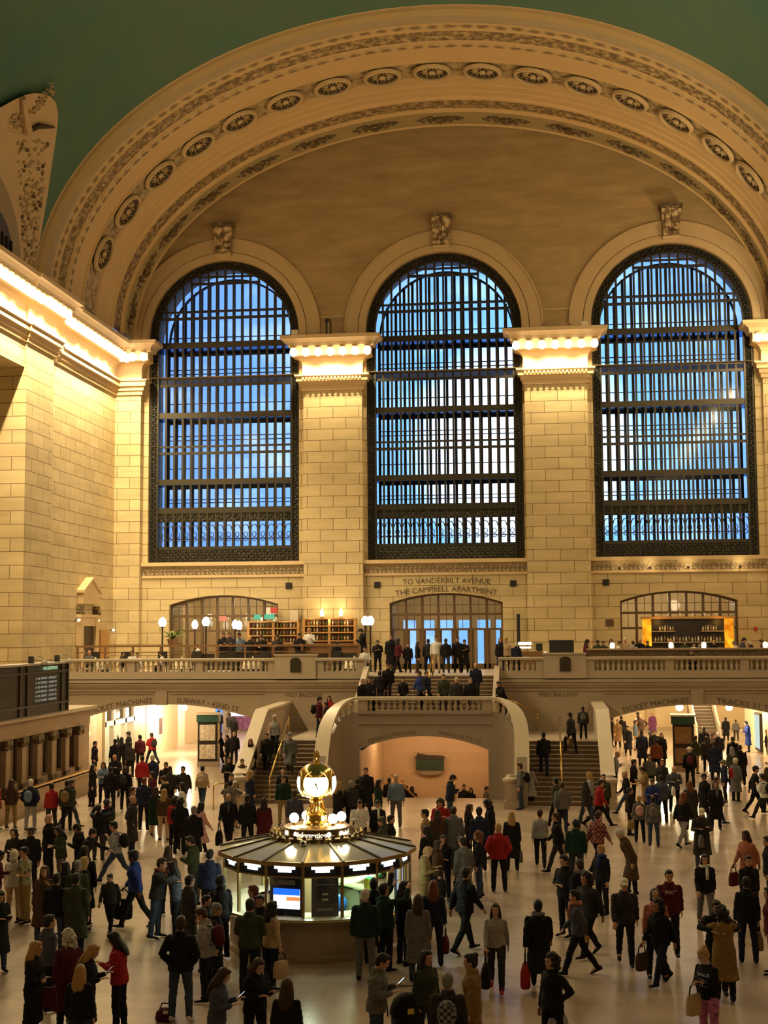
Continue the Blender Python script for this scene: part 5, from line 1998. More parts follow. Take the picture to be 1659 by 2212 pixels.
MB().box(-0.2, 0.2, -0.04, 0.04, -0.13, 0.13).build('lit_panel', glow('exit_pink', (1.0, 0.33, 0.17), 1.0), t)
MB().text('EXIT', 0.16, lambda u, v: (u * 0.95, -0.05, v - 0.055)).build('lettering', mat('exit_red', (0.5, 0.04, 0.02), 0.5), t)
for px, py, w, h, c, nm, l in ((592, 1318, .18, .14, (0.5, 0.05, 0.05), 'red_sign', 'red sign at the right end of the south arch'), (635, 1330, .24, .32, (0.62, 0.52, 0.38), 'notice_sheet', 'pale printed sheet on the wall beside the first pier'), (625, 1351, .21, .16, (0.42, 0.04, 0.02), 'red_notice', 'red panel on the wall below the pale printed sheet')):
    p = at_y(px, py, -0.4)
    t = tag(empty(nm, p), l, 'sign')
    MB().box(-w, w, -0.02, 0.02, -h, h).build('face', mat(nm + '_face', c, 0.5), t)
    MB().box(-w - 0.02, w + 0.02, 0.0, 0.04, -h - 0.02, h + 0.02).build('backing', DFR, t)
# palm
p = at_z(372, 1392, 5.9)
p = at_y(372, 1395, -3.5)
t = tag(empty('potted_palm', p), 'potted palm beside the tulip lamp at the left end of the restaurant', 'plant')
MB().lathe([(0, -0.0), (0.2, 0), (0.28, 0.35), (0.24, 0.35), (0, 0.3)], seg=14).build('pot', mat('pot_clay', (0.25, 0.12, 0.06), 0.6), t, smooth=0.6)
rr = random.Random(5)
PG = mat('palm_green', (0.16, 0.20, 0.05), 0.5, noise=0.3, scale=6)
b = MB()
for i in range(22):
    a = rr.uniform(0, 2 * PI)
    ln, up = rr.uniform(0.55, 0.85), rr.uniform(0.5, 1.1)
    g = []
    for q in range(7):
        f = q / 6
        r_ = ln * f
        z_ = 0.35 + up * f - 0.5 * f * f
        w_ = 0.07 * math.sin(PI * min(0.98, f * 0.9 + 0.1))
        ca, sa = math.cos(a), math.sin(a)
        g.append([(r_ * ca - w_ * sa, r_ * sa + w_ * ca, z_), (r_ * ca, r_ * sa, z_ + 0.02), (r_ * ca + w_ * sa, r_ * sa - w_ * ca, z_)])
    b.sheet(g)
b.build('leaves', PG, t)
# restaurant tables and chairs
WC = mat('white_cloth', (0.72, 0.64, 0.48), 0.7)
tb0 = ch0 = None
for i, (px, py, l) in enumerate(((205, 1404, 'behind the left end of the balustrade'), (290, 1407, 'left of the tilted menu stand'), (392, 1403, 'right of the tilted menu stand'), (545, 1406, 'with cane sides behind the balustrade'), (765, 1408, 'near the stair end of the balustrade'))):
    p = at_y(px, py, -8.4)
    t = tb0 is None
    if t:
        tb0 = empty('restaurant_table')
        MB().lathe([(0, 0.76), (0.45, 0.76), (0.46, 0.72), (0.5, 0.3)], seg=20).build('tablecloth', WC, tb0, smooth=0.6)
        MB().tube([(0, 0, 0), (0, 0, 0.72)], 0.05, 8).build('pedestal', POSTM, tb0)
        MB().lathe([(0.0, 0.76), (0.03, 0.76), (0.04, 0.9), (0, 0.9)], seg=8).build('glassware', mat('glassware', (0.8, 0.75, 0.6), 0.1), tb0)
        remember(tb0)
        o = tb0
    else:
        o = dup(tb0)
    o.location = (p.x, -8.3, 4.75)
    tag(o, 'white clothed restaurant table ' + l, 'table', 'restaurant tables on the left balcony')
for i in range(8):
    x = -17.2 + 1.75 * i
    if ch0 is None:
        ch0 = empty('restaurant_chair')
        MB().box(-0.24, 0.24, -0.24, 0.24, 0.4, 0.48).build('seat', POSTM, ch0)
        MB().box(-0.24, 0.24, 0.2, 0.25, 0.48, 1.15).build('backrest', POSTM, ch0)
        for sx in (-0.2, 0.2):
            for sy in (-0.2, 0.2):
                MB().box(sx - 0.02, sx + 0.02, sy - 0.02, sy + 0.02, 0, 0.4).build('leg', POSTM, ch0)
        remember(ch0)
        o = ch0
    else:
        o = dup(ch0)
    o.location = (x, -7.5, 4.75)
    tag(o, 'dark upholstered restaurant chair in the row before the railing', 'chair', 'dark restaurant chairs')

# ------------------------------------------------------------------ right of the stairs: lectern, screen, bar
t = tag(empty('host_desk', (4.3, -6.0, 4.75)), 'host desk with a glowing white lamp beside the balcony doors', 'desk')
MB().box(-0.7, 0.9, -0.3, 0.3, 0, 1.05).build('body', WOODB, t)
b = MB()
MB().box(-0.32, 0.32, -0.15, 0.15, 1.36, 1.5).build('lamp_shade', glow('desk_lamp_glow', (1, 0.88, 0.6), 3.0), t)
MB().box(-0.26, 0.3, -0.12, 0.12, 1.18, 1.28).build('lit_base', glow('desk_lamp_low', (1, 0.88, 0.6), 1.6), t)
MB().tube([(0, 0, 1.05), (0, 0, 1.4)], 0.02, 6).build('lamp_stem', BRASS, t)
point((4.3, -6.3, 6.3), 10, (1, 0.85, 0.55), 0.1)
p = at_y(1213, 1396, -6.0)
t = tag(empty('black_screen', (p.x, -6.0, 5.55)), 'wide black screen standing behind the raised block of the right balustrade', 'screen')
MB().box(-0.56, 0.56, -0.05, 0.05, 0.1, 0.75).build('screen', BLACK, t)
MB().box(-0.6, 0.6, -0.03, 0.06, 0.06, 0.79).build('bezel', POSTM, t)
MB().box(-0.06, 0.06, -0.03, 0.03, -0.75, 0.1).build('stand', POSTM, t)
p = at_y(1165, 1404, -6.0)
t = tag(empty('side_table', (p.x, -6.0, 4.75)), 'pale topped side table with a small black monitor beside the wide screen', 'table')
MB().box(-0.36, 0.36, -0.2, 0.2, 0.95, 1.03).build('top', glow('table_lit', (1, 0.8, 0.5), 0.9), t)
MB().box(-0.3, 0.3, -0.15, 0.15, 0, 0.95).build('body', WOODB, t)
t2 = tag(empty('monitor', (p.x, -6.0, 5.78)), 'small black monitor on the pale side table', 'monitor')
MB().box(-0.16, 0.16, -0.05, 0.05, 0.06, 0.4).build('screen', BLACK, t2)
MB().box(-0.1, 0.1, -0.08, 0.08, 0.0, 0.06).build('foot', POSTM, t2)
t = tag(empty('speaker_column', (3.9, -0.5, 4.75)), 'tall thin black speaker column beside the balcony doors', 'speaker')
MB().box(-0.09, 0.09, -0.08, 0.08, 1.3, 2.95).build('cabinet', BLACK, t)
MB().box(-0.03, 0.03, -0.03, 0.03, 0, 1.3).build('pole', BLACK, t)

GRAN = relief('granite', (0.34, 0.24, 0.13), (0.10, 0.065, 0.035), scale=14, rough=0.3, amount=0.5, bump=0, kind='noise')
gc = tag(empty('granite_counter', (12.9, -8.2, 4.75)), 'long speckled granite counter behind the right balustrade', 'counter')
MB().box(-5.6, 5.6, -0.25, 0.25, 0, 1.12).build('front', GRAN, gc)
MB().box(-5.65, 5.6, -0.35, 0.45, 1.12, 1.2).build('top', mat('granite_top', (0.4, 0.3, 0.18), 0.25, noise=0.3, scale=20), gc)
for i, px in enumerate((1323, 1450, 1521, 1654)):
    p = at_y(px, 1406, -8.2)
    t = tag(empty('table_lamp', (p.x, -8.15, 5.95)), 'small glowing table lamp on the granite counter, %s from the pier' % ORD[i], 'lamp', 'table lamps on the granite counter')
    MB().lathe([(0, 0.0), (0.09, 0.0), (0.12, 0.1), (0.10, 0.24), (0, 0.28)], seg=12).build('shade', glow('amber_lamp', (1, 0.72, 0.34), 5.0), t, smooth=True)
    MB().lathe([(0.06, -0.0), (0.06, 0.02), (0, 0.02)], seg=10).build('foot', BRASS, t)
    point((p.x, -8.4, 6.35), 10, (1, 0.7, 0.35), 0.08)

bt = tag(empty('cocktail_bar', (12.7, -1.3, 4.75)), 'cocktail bar of dark shelves between glowing amber columns in the north arch', 'bar')
AMB = bpy.data.materials.new('amber_onyx')
AMB.use_nodes = True
nt = AMB.node_tree
nt.nodes.remove(nt.nodes['Principled BSDF'])
e = nt.nodes.new('ShaderNodeEmission')
e.inputs[1].default_value = 1.4
nz = nt.nodes.new('ShaderNodeTexNoise')
nz.inputs['Scale'].default_value = 2.2
nz.inputs['Detail'].default_value = 3
g_ = nt.nodes.new('ShaderNodeNewGeometry')
r_ = nt.nodes.new('ShaderNodeValToRGB')
r_.color_ramp.elements[0].position, r_.color_ramp.elements[1].position = 0.35, 0.65
r_.color_ramp.elements[0].color, r_.color_ramp.elements[1].color = (0.55, 0.13, 0.005, 1), (1.0, 0.48, 0.02, 1)
nt.links.new(g_.outputs['Position'], nz.inputs['Vector'])
nt.links.new(nz.outputs['Fac'], r_.inputs[0])
nt.links.new(r_.outputs[0], e.inputs[0])
nt.links.new(e.outputs[0], nt.nodes['Material Output'].inputs[0])
for x in (-2.1, 2.1):
    MB().box(x - 0.22, x + 0.22, -0.2, 0.2, 0.9, 2.62).build('amber_column', AMB, bt)
MB().box(-2.4, 2.4, -0.22, 0.22, 2.62, 2.74).build('top_beam', WOODO, bt)
MB().box(-1.9, 1.9, 0.1, 0.2, 0.2, 2.62).build('back_panel', mat('bar_dark', (0.018, 0.011, 0.008), 0.4), bt)
for x0, x1, z in ((-1.9, -0.65, 1.95), (0.65, 1.9, 1.95), (-1.9, 1.9, 1.38)):
    MB().box(x0, x1, -0.2, 0.15, z, z + 0.05).build('shelf', mat('shelf_pale', (0.42, 0.32, 0.2), 0.4), bt)
MB().box(-2.4, 2.4, -0.2, 0.2, 0, 0.9).build('base', WOODB, bt)
CB2 = ((0.6, 0.52, 0.38), (0.3, 0.3, 0.1), (0.75, 0.66, 0.48), (0.2, 0.12, 0.06))
bottles(10.95, 14.4, -1.42, 4.75 + 1.43, 22, 'bottle on the long lower shelf of the cocktail bar', 'bottles on the lower cocktail bar shelf', CB2)
bottles(11.2, 12.0, -1.42, 4.75 + 2.0, 6, 'bottle on the short upper left shelf of the cocktail bar', 'bottles on the upper left cocktail bar shelf', CB2)
bottles(13.4, 14.2, -1.42, 4.75 + 2.0, 6, 'bottle on the short upper right shelf of the cocktail bar', 'bottles on the upper right cocktail bar shelf', CB2)
for i in range(6):
    g_ = tag(MB().lathe([(0, 0), (0.05, 0), (0.02, 0.03), (0.06, 0.12), (0.05, 0.16)], seg=10).build('glass_bowl', mat('glassware'), smooth=True), 'glass bowl on top of the cocktail bar beam, %s from the left' % ORD[i], 'bowl', 'bowls on the cocktail bar beam')
    g_.location = (11.1 + 0.62 * i, -1.3, 7.5)
point((11.2, -1.9, 7.2), 8, (1, 0.5, 0.1), 0.1)
point((14.3, -1.9, 7.2), 8, (1, 0.5, 0.1), 0.1)
point((12.7, -4.5, 8.2), 40, (1, 0.75, 0.45), 0.3)
point((-11.0, -5.0, 8.0), 40, (1, 0.75, 0.45), 0.3)
# ------------------------------------------------------------------ people: one continuous body per pose, clothing and hair as parts
def V3(*a):
    return np.array(a, float)


def unit(v):
    v = np.asarray(v, float)
    return v / max(np.linalg.norm(v), 1e-9)


def rotx(a):  # forward lean: up tips towards -y
    c, s = math.cos(a), math.sin(a)
    return np.array([[1, 0, 0], [0, c, -s], [0, s, c]])


def rotz(a):
    c, s = math.cos(a), math.sin(a)
    return np.array([[c, -s, 0], [s, c, 0], [0, 0, 1]])


def ring(c, X, Y, rx, ry, n=14, p=1.0):
    out = []
    for i in range(n):
        t = 2 * PI * i / n
        cc, ss = math.cos(t), math.sin(t)
        if p != 1.0:
            cc, ss = math.copysign(abs(cc) ** p, cc), math.copysign(abs(ss) ** p, ss)
        out.append(tuple(c + X * rx * cc + Y * ry * ss))
    return out


# lean, head yaw, head pitch, legs ((flex, out, knee) left, right), arms ((upper out,fwd,up),(fore out,fwd,up)) left, right
D = math.radians
ARM_DOWN = ((0.16, 0.02, -1), (0.08, 0.22, -1))
ARM_POCK = ((0.42, -0.22, -1), (-0.42, 0.5, -0.75))
ARM_CHEST = ((0.22, 0.12, -1), (-0.55, 0.85, 0.28))
ARM_PHONE = ((0.2, 0.22, -1), (-0.35, 0.9, 0.5))
ARM_UP = ((0.35, 0.8, 0.05), (-0.25, 0.55, 0.85))
ARM_REACH = ((0.3, 0.9, -0.25), (0.1, 1, 0.05))
ARM_POINT = ((0.35, 0.6, 0.55), (0.1, 0.5, 1.0))
ARM_HIP = ((0.75, -0.15, -0.75), (-0.75, 0.1, -0.6))
ARM_FWD = ((0.12, 0.42, -1), (0.0, 0.75, -0.8))
ARM_BACK = ((0.14, -0.42, -1), (0.1, -0.05, -1))
ARM_HUG = ((0.45, 0.8, -0.25), (-0.75, 0.75, 0.0))
ARM_STRAP = ((0.3, 0.15, -1), (-0.35, 0.4, 0.9))
ARM_CROSS = ((0.22, 0.2, -1), (-1.0, 0.5, 0.05))
ST = ((0, 3, 2), (0, 3, 2))
POSES = {
    'st': (1, 0, 4, ((2, 3, 4), (-2, 4, 2)), (ARM_DOWN, ARM_DOWN)),
    'cr': (1, 0, 8, ST, (ARM_CROSS, ARM_CROSS)),
    'po': (0, 8, 2, ((0, 4, 2), (4, 5, 8)), (ARM_POCK, ARM_POCK)),
    'ph': (4, 0, 24, ((3, 4, 6), (-2, 4, 2)), (ARM_PHONE, ARM_CHEST)),
    'ta': (-2, 0, -8, ST, (ARM_UP, ARM_UP)),
    'pt': (0, 0, -10, ((0, 4, 2), (0, 4, 2)), (ARM_DOWN, ARM_POINT)),
    'wk': (4, 0, 4, ((22, 1, 6), (-18, 1, 16)), (ARM_BACK, ARM_FWD)),
    'ws': (6, 0, 8, ((34, 1, 10), (-26, 1, 22)), (ARM_STRAP, ARM_FWD)),
    'hp': (0, -10, 2, ((0, 5, 2), (2, 7, 6)), (ARM_HIP, ARM_DOWN)),
    'hu': (8, 0, 10, ((2, 3, 4), (-4, 3, 4)), (ARM_HUG, ARM_HUG)),
    'si': (6, 0, 6, ((84, 8, 88), (84, 8, 88)), (ARM_CHEST, ARM_CHEST)),
    'ln': (24, 0, 6, ((-6, 4, 2), (12, 4, 10)), (ARM_REACH, ARM_FWD)),
    'lo': (22, 0, 14, ((-4, 4, 2), (10, 4, 8)), (ARM_DOWN, ARM_DOWN)),
    'up': (8, 0, 6, ((42, 2, 46), (-6, 2, 4)), (ARM_DOWN, ARM_FWD)),
    'ss': (1, 12, 6, ((0, 3, 2), (6, 5, 12)), (ARM_STRAP, ARM_DOWN)),
}


def skeleton(pose, fem):
    lean, yaw, pitch, legs, arms = POSES[pose]
    S = rotx(D(lean))
    hipw = 0.088 if not fem else 0.092
    shw = 0.172 if not fem else 0.150
    up = V3(0, 0, 1)
    J = {'legs': []}
    low = 9
    for sd, (a, b, k) in zip((1, -1), legs):
        hip = V3(sd * hipw, 0, -0.03)
        t = unit((sd * math.sin(D(b)), -math.sin(D(a)), -math.cos(D(a))))
        s_ = unit((sd * math.sin(D(b)) * 0.5, -math.sin(D(a - k)), -math.cos(D(a - k))))
        knee = hip + t * 0.43
        ank = knee + s_ * 0.41
        pt = max(-45, min(20, (a - k) * 0.9 if a - k < 0 else (a - k) * 0.5))
        J['legs'].append((hip, knee, ank, pt))
        low = min(low, ank[2] - 0.085 - (0.10 * abs(math.sin(D(min(pt, 0))))) * 0.0)
    base = V3(0, 0, -low)
    J['legs'] = [(h + base, kn + base, an + base, pt) for h, kn, an, pt in J['legs']]
    J['pel'] = base
    J['S'] = S
    J['at'] = lambda z, y=0.0, x=0.0: base + S @ V3(x, y, z)
    J['arms'] = []
    for sd, (u, f) in zip((1, -1), arms):
        sh = base + S @ V3(sd * shw, 0.012, 0.440)
        u_ = S @ unit((sd * u[0], -u[1], u[2]))
        f_ = S @ unit((sd * f[0], -f[1], f[2]))
        el = sh + u_ * 0.285
        wr = el + f_ * 0.245
        J['arms'].append((sh, el, wr, f_, sd))
    HR = S @ rotz(D(yaw)) @ rotx(D(pitch - lean * 0.6))
    neck = base + S @ V3(0, 0.008, 0.55)
    hc = neck + HR @ V3(0, -0.012, 0.13)
    J['head'] = (hc, HR)
    J['neck'] = neck
    J['shw'] = shw
    J['fem'] = fem
    J['top'] = hc + HR @ V3(0, 0, 0.125)
    return J


def limb(b, pts, rad, seg=10):
    """tapered tube with rounded ends through joints, extra rings between"""
    P, R = [], []
    for i in range(len(pts) - 1):
        m = 4
        for q in range(m):
            f = q / m
            P.append(pts[i] + (pts[i + 1] - pts[i]) * f)
            R.append(rad[i] + (rad[i + 1] - rad[i]) * f)
    P.append(pts[-1])
    R.append(rad[-1])
    d0, d1 = unit(P[1] - P[0]), unit(P[-1] - P[-2])
    P = [P[0] - d0 * R[0] * 0.7] + P + [P[-1] + d1 * R[-1] * 0.6]
    R = [R[0] * 0.55] + R + [R[-1] * 0.5]
    b.tube(P, R, seg)


def hand(b, wr, f_, sd, J, curl):
    d = unit(f_)
    side = unit(np.cross(d, V3(0, 0, 1)) if abs(d[2]) < 0.9 else V3(0, 1, 0) - d * d[1])
    pn = unit(np.cross(d, side))
    if pn[1] * 0 + pn[2] > 0:
        pn = -pn
    cen = wr + d * 0.05
    b.loft([ring(wr + d * z, side, pn, w, t, 8) for z, w, t in ((-0.02, 0.022, 0.018), (0.02, 0.034, 0.016), (0.06, 0.042, 0.015), (0.095, 0.040, 0.013))])
    for i, (o, ln) in enumerate(((-0.031, 0.062), (-0.010, 0.074), (0.011, 0.07), (0.031, 0.055))):
        p0 = wr + d * 0.085 + side * o
        p1 = p0 + unit(d + pn * curl * 0.5) * ln * 0.5
        p2 = p1 + unit(d + pn * curl * 1.3) * ln * 0.35
        p3 = p2 + unit(d + pn * curl * 2.4) * ln * 0.3
        b.tube([p0, p1, p2, p3], [0.0100, 0.0098, 0.0092, 0.008], 6)
    q = -1 if (side @ V3(1, 0, 0)) * sd > 0 else 1
    t0 = wr + d * 0.025 + side * q * 0.03
    t1 = t0 + unit(d * 0.7 + side * q * 0.7 + pn * 0.4) * 0.04
    t2 = t1 + unit(d * 0.9 + side * q * 0.2 + pn * 0.5) * 0.035
    b.tube([t0, t1, t2], [0.0125, 0.0115, 0.009], 6)


def raw_body(J):
    b = MB()
    X = V3(1, 0, 0)
    Y = J['S'] @ V3(0, 1, 0)
    fem = J['fem']
    tor = [(-0.10, .10, .08, 0), (-0.05, .15, .10, 0), (0.02, .165, .105, .005), (0.12, .140, .092, .0), (0.20, .130, .088, 0), (0.30, .150, .102, -.005), (0.40, .166, .102, 0), (0.45, .140, .085, .008), (0.49, .085, .065, .01), (0.54, .058, .058, .01), (0.60, .052, .055, .0)]
    if fem:
        tor = [(z, rx * (0.93 if z > 0.15 else 1.02), ry * (1.06 if 0.25 < z < 0.38 else 0.95), y) for z, rx, ry, y in tor]
    b.loft([ring(J['at'](z, y), X, Y, rx, ry, 16) for z, rx, ry, y in tor])
    hc, HR = J['head']
    HX, HY, HZ = HR[:, 0], HR[:, 1], HR[:, 2]
    # neck into the skull
    b.tube([J['neck'] - J['S'] @ V3(0, 0, 0.05), hc + HR @ V3(0, 0.01, -0.02)], [0.055, 0.052], 12)
    prof = [(-.122, .018, .018, -.062), (-.115, .034, .036, -.048), (-.095, .047, .060, -.030), (-.06, .058, .080, -.014), (-.02, .067, .090, -.004), (.02, .072, .096, .002), (.06, .070, .094, .006), (.09, .056, .076, .008), (.112, .034, .046, .010), (.122, .012, .016, .010)]
    b.loft([ring(hc + HR @ V3(0, y, z), HX, HY, rx, ry, 16) for z, rx, ry, y in prof])
    b.loft([ring(hc + HR @ V3(0, y, z), HX, HY, rx, ry, 8) for z, rx, ry, y in ((.012, .007, .01, -.085), (-.01, .010, .014, -.096), (-.032, .016, .020, -.098), (-.04, .012, .012, -.09))])
    b.ball(hc + HR @ V3(0, -.082, .03), (.052, .016, .012), 10, 6)
    b.ball(hc + HR @ V3(0, -.078, -.068), (.024, .016, .012), 10, 6)
    b.ball(hc + HR @ V3(0, -.072, -.105), (.022, .018, .016), 10, 6)
    for s in (-1, 1):
        b.ball(hc + HR @ V3(s * .072, .008, -.01), (.012, .02, .032), 8, 6)
        b.ball(hc + HR @ V3(s * .036, -.066, -.03), (.022, .02, .02), 8, 6)
    for sh, el, wr, f_, sd in J['arms']:
        k = 0.88 if fem else 1.0
        limb(b, [sh, el, wr], [.052 * k, .040 * k, .026 * k], 10)
        hand(b, wr, f_, sd, J, 0.45)
    for hip, knee, ank, pt in J['legs']:
        mid = knee + (ank - knee) * 0.32 + V3(0, 0.012, 0)
        limb(b, [hip, knee, mid, ank], [.086, .054, .054, .034], 12)
        b.ball(ank + V3(0, -0.05, -0.03), (.03, .08, .03), 8, 6)
    return b


def face_marks(J):
    """eyes, brows and lips, laid on the skull"""
    b = MB()
    hc, HR = J['head']
    for s in (-1, 1):
        b.ball(hc + HR @ V3(s * .029, -.0865, .004), (.0125, .006, .006), 8, 6, 1)
        b.loft([ring(hc + HR @ V3(s * x, y, z), HR[:, 1], HR[:, 2], .004, .0035, 5) for x, y, z in ((.012, -.097, .024), (.03, -.0945, .030), (.046, -.084, .024))], 1)
    b.loft([ring(hc + HR @ V3(x, y, -.066), HR[:, 1], HR[:, 2], .005, .006, 6) for x, y in ((-.024, -.083), (-.01, -.0925), (.01, -.0925), (.024, -.083))], 2)
    return b


def raw_top(J, kind):
    b = MB()
    X = V3(1, 0, 0)
    Y = J['S'] @ V3(0, 1, 0)
    fem = J['fem']
    t = {'j': .034, 'c': .036, 's': .018, 't': .016, 'v': .03}[kind]
    hem = {'j': -.10, 'c': -.10, 's': -.06, 't': -.08, 'v': -.06}[kind]
    tor = [(hem, .168, .112, 0), (0.0, .17, .115, .004), (0.10, .152, .102, .0), (0.20, .145, .098, 0), (0.30, .160, .108, -.005), (0.38, .164, .108, 0), (0.43, .142, .092, .008), (0.475, .095, .074, .012), (0.52, .064, .064, .012)]
    if fem:
        tor = [(z, rx * (0.92 if z > 0.15 else 1.0), ry * (1.05 if 0.25 < z < 0.38 else 0.95), y) for z, rx, ry, y in tor]
    if kind in 'jcv':
        tor.append((0.565, .072 - t * .6, .068 - t * .6, .014))
    R = [ring(J['at'](z, y), X, Y, rx + t, ry + t, 18) for z, rx, ry, y in tor]
    if kind == 'c':
        pre = []
        for f in (1.0, 0.75, 0.5, 0.25):
            pts = []
            for hip, knee, ank, pt in J['legs']:
                dn = f * 0.52
                pts.append(hip + unit(knee - hip) * min(dn, .43) + unit(ank - knee) * max(0, dn - .43))
            c = (pts[0] + pts[1]) / 2
            dx, dy = abs(pts[0][0] - pts[1][0]) / 2, abs(pts[0][1] - pts[1][1]) / 2
            pre.append(ring(c, X, V3(0, 1, 0), dx + .105 + .03 * f, dy + .115 + .03 * f, 18))
        R = pre + R[1:]
    b.loft(R)
    for sh, el, wr, f_, sd in J['arms']:
        k = 0.9 if fem else 1.0
        q = 1.0 if kind in 'jcs' else 0.0
        if kind == 'v':
            continue
        if kind == 't':
            limb(b, [sh - (el - sh) * .05, sh + (el - sh) * .62], [.062 * k + t, .052 * k + t], 12)
        else:
            limb(b, [sh, el, wr - unit(f_) * .012], [.050 * k + t * .65, .042 * k + t * .62, .031 * k + t * .5], 12)
    return b


def raw_trousers(J):
    b = MB()
    X = V3(1, 0, 0)
    Y = J['S'] @ V3(0, 1, 0)
    b.loft([ring(J['at'](z, y), X, Y, rx, ry, 16) for z, rx, ry, y in ((-.12, .10, .085, 0), (-.06, .165, .112, .0), (0.02, .175, .115, .004), (0.10, .155, .102, 0))])
    for hip, knee, ank, pt in J['legs']:
        mid = knee + (ank - knee) * 0.35 + V3(0, 0.012, 0)
        limb(b, [hip, knee, mid, ank + V3(0, 0, -.005)], [.098, .066, .066, .052], 12)
    return b


def raw_shoe(J, i):
    hip, knee, ank, pt = J['legs'][i]
    b = MB()
    a = D(pt)
    Rm = rotx(-a * 0.8)
    rows = ((.075, .030, .028, .010), (.05, .036, .042, -.004), (.02, .040, .052, -.012), (-.05, .040, .040, -.022), (-.11, .043, .032, -.030), (-.165, .036, .026, -.034), (-.19, .014, .014, -.038))
    R = []
    for y, rx, h, zc in rows:
        R.append([tuple(ank + Rm @ V3(rx * math.cos(t), y + 0.0, zc - .012 + (h if math.sin(t) > 0 else .045 + zc * .9) * math.sin(t))) for t in [2 * PI * q / 12 for q in range(12)]])
    b.loft(R)
    b.tube([ank + V3(0, 0, .05), ank + V3(0, .004, -.02)], [.044, .046], 10)
    return b


HAIRK = {}


def raw_hair(kind):
    b = MB()
    if kind in 'slbfnc':
        b.ball((0, .020, .028), (.083, .100, .104), 18, 12)
        b.ball((0, .045, -.03), (.074, .066, .075), 14, 10)
    if kind == 's':
        b.ball((0, -.03, .085), (.062, .062, .046), 12, 8)
    if kind == 'l':
        for s in (-1, 1):
            b.loft([ring(V3(s * x, y, z), V3(1, 0, 0), V3(0, 1, 0), rx, ry, 10) for x, y, z, rx, ry in ((.055, .0, .06, .03, .06), (.074, .01, -.03, .024, .058), (.082, .02, -.12, .028, .052), (.08, .02, -.2, .030, .045), (.07, .03, -.27, .018, .03))])
        b.loft([ring(V3(0, y, z), V3(1, 0, 0), V3(0, 1, 0), rx, ry, 14) for y, z, rx, ry in ((.05, .04, .075, .06), (.075, -.06, .09, .045), (.095, -.16, .105, .042), (.10, -.25, .10, .036), (.10, -.33, .07, .025), (.10, -.36, .03, .012))])
        b.ball((0, -.035, .088), (.060, .055, .040), 12, 8)
    if kind == 'b':
        b.ball((0, .085, .10), (.045, .045, .045), 10, 8)
        b.ball((0, -.03, .085), (.06, .058, .042), 12, 8)
    if kind == 'f':
        rr = random.Random(4)
        for i in range(46):
            a, e = rr.uniform(0, 2 * PI), rr.uniform(-.9, 1.5)
            p = V3(.095 * math.cos(a) * math.cos(e), .03 + .105 * math.sin(a) * math.cos(e), .02 + .11 * math.sin(e))
            if p[1] < -.03 and p[2] < .075:
                continue
            b.ball(p, .034, 6, 5)
        for i in range(26):
            b.ball((rr.uniform(-.1, .1), rr.uniform(.04, .10), rr.uniform(-.22, 0)), .034, 6, 5)
    if kind == 'n':
        b.loft([ring(V3(0, y, z), V3(1, 0, 0), V3(0, 1, 0), rx, ry, 16) for y, z, rx, ry in ((.008, .018, .087, .108), (.010, .05, .088, .108), (.016, .09, .082, .1), (.022, .125, .06, .075), (.026, .148, .026, .03))])
    if kind == 'c':
        b.loft([ring(V3(0, y, z), V3(1, 0, 0), V3(0, 1, 0), rx, ry, 16) for y, z, rx, ry in ((.008, .032, .084, .104), (.010, .075, .082, .102), (.012, .112, .06, .076), (.012, .128, .02, .026))])
        b.loft([ring(V3(0, y, z), V3(1, 0, 0), V3(0, 0, 1), rx, .009, 12) for y, z, rx in ((-.06, .044, .075), (-.11, .042, .072), (-.15, .034, .055), (-.168, .03, .02))])
    if kind == 'w':
        b.loft([ring(V3(0, .01, z), V3(1, 0, 0), V3(0, 1, 0), rx, ry, 18) for z, rx, ry in ((.04, .15, .17), (.05, .152, .172), (.056, .086, .106), (.12, .078, .095), (.145, .04, .05))])
        b.ball((0, .045, -.02), (.074, .066, .075), 14, 10)
    if kind == 'h':
        b.ball((0, .035, .012), (.104, .112, .125), 16, 12)
        b.ball((0, .075, -.10), (.10, .075, .09), 14, 10)
    return b


# raw shells are merged into one skin by a voxel remesh, all in one evaluation
PENDING = []


def pend(key, b, voxel, smooth, store):
    o = b.build('shell', [])
    r = o.modifiers.new('r', 'REMESH')
    r.mode = 'VOXEL'
    r.voxel_size = voxel
    s = o.modifiers.new('s', 'SMOOTH')
    s.factor = 0.5
    s.iterations = smooth
    PENDING.append((key, o, store))


def flush():
    dg = bpy.context.evaluated_depsgraph_get()
    for key, o, store in PENDING:
        me = bpy.data.meshes.new_from_object(o.evaluated_get(dg))
        me.polygons.foreach_set('use_smooth', [True] * len(me.polygons))
        store[key] = me
    for key, o, store in PENDING:
        me = o.data
        bpy.data.objects.remove(o)
        bpy.data.meshes.remove(me)
    PENDING.clear()


SKEL, BODY, TOP, TROU, SHOE, HAIR = {}, {}, {}, {}, {}, {}

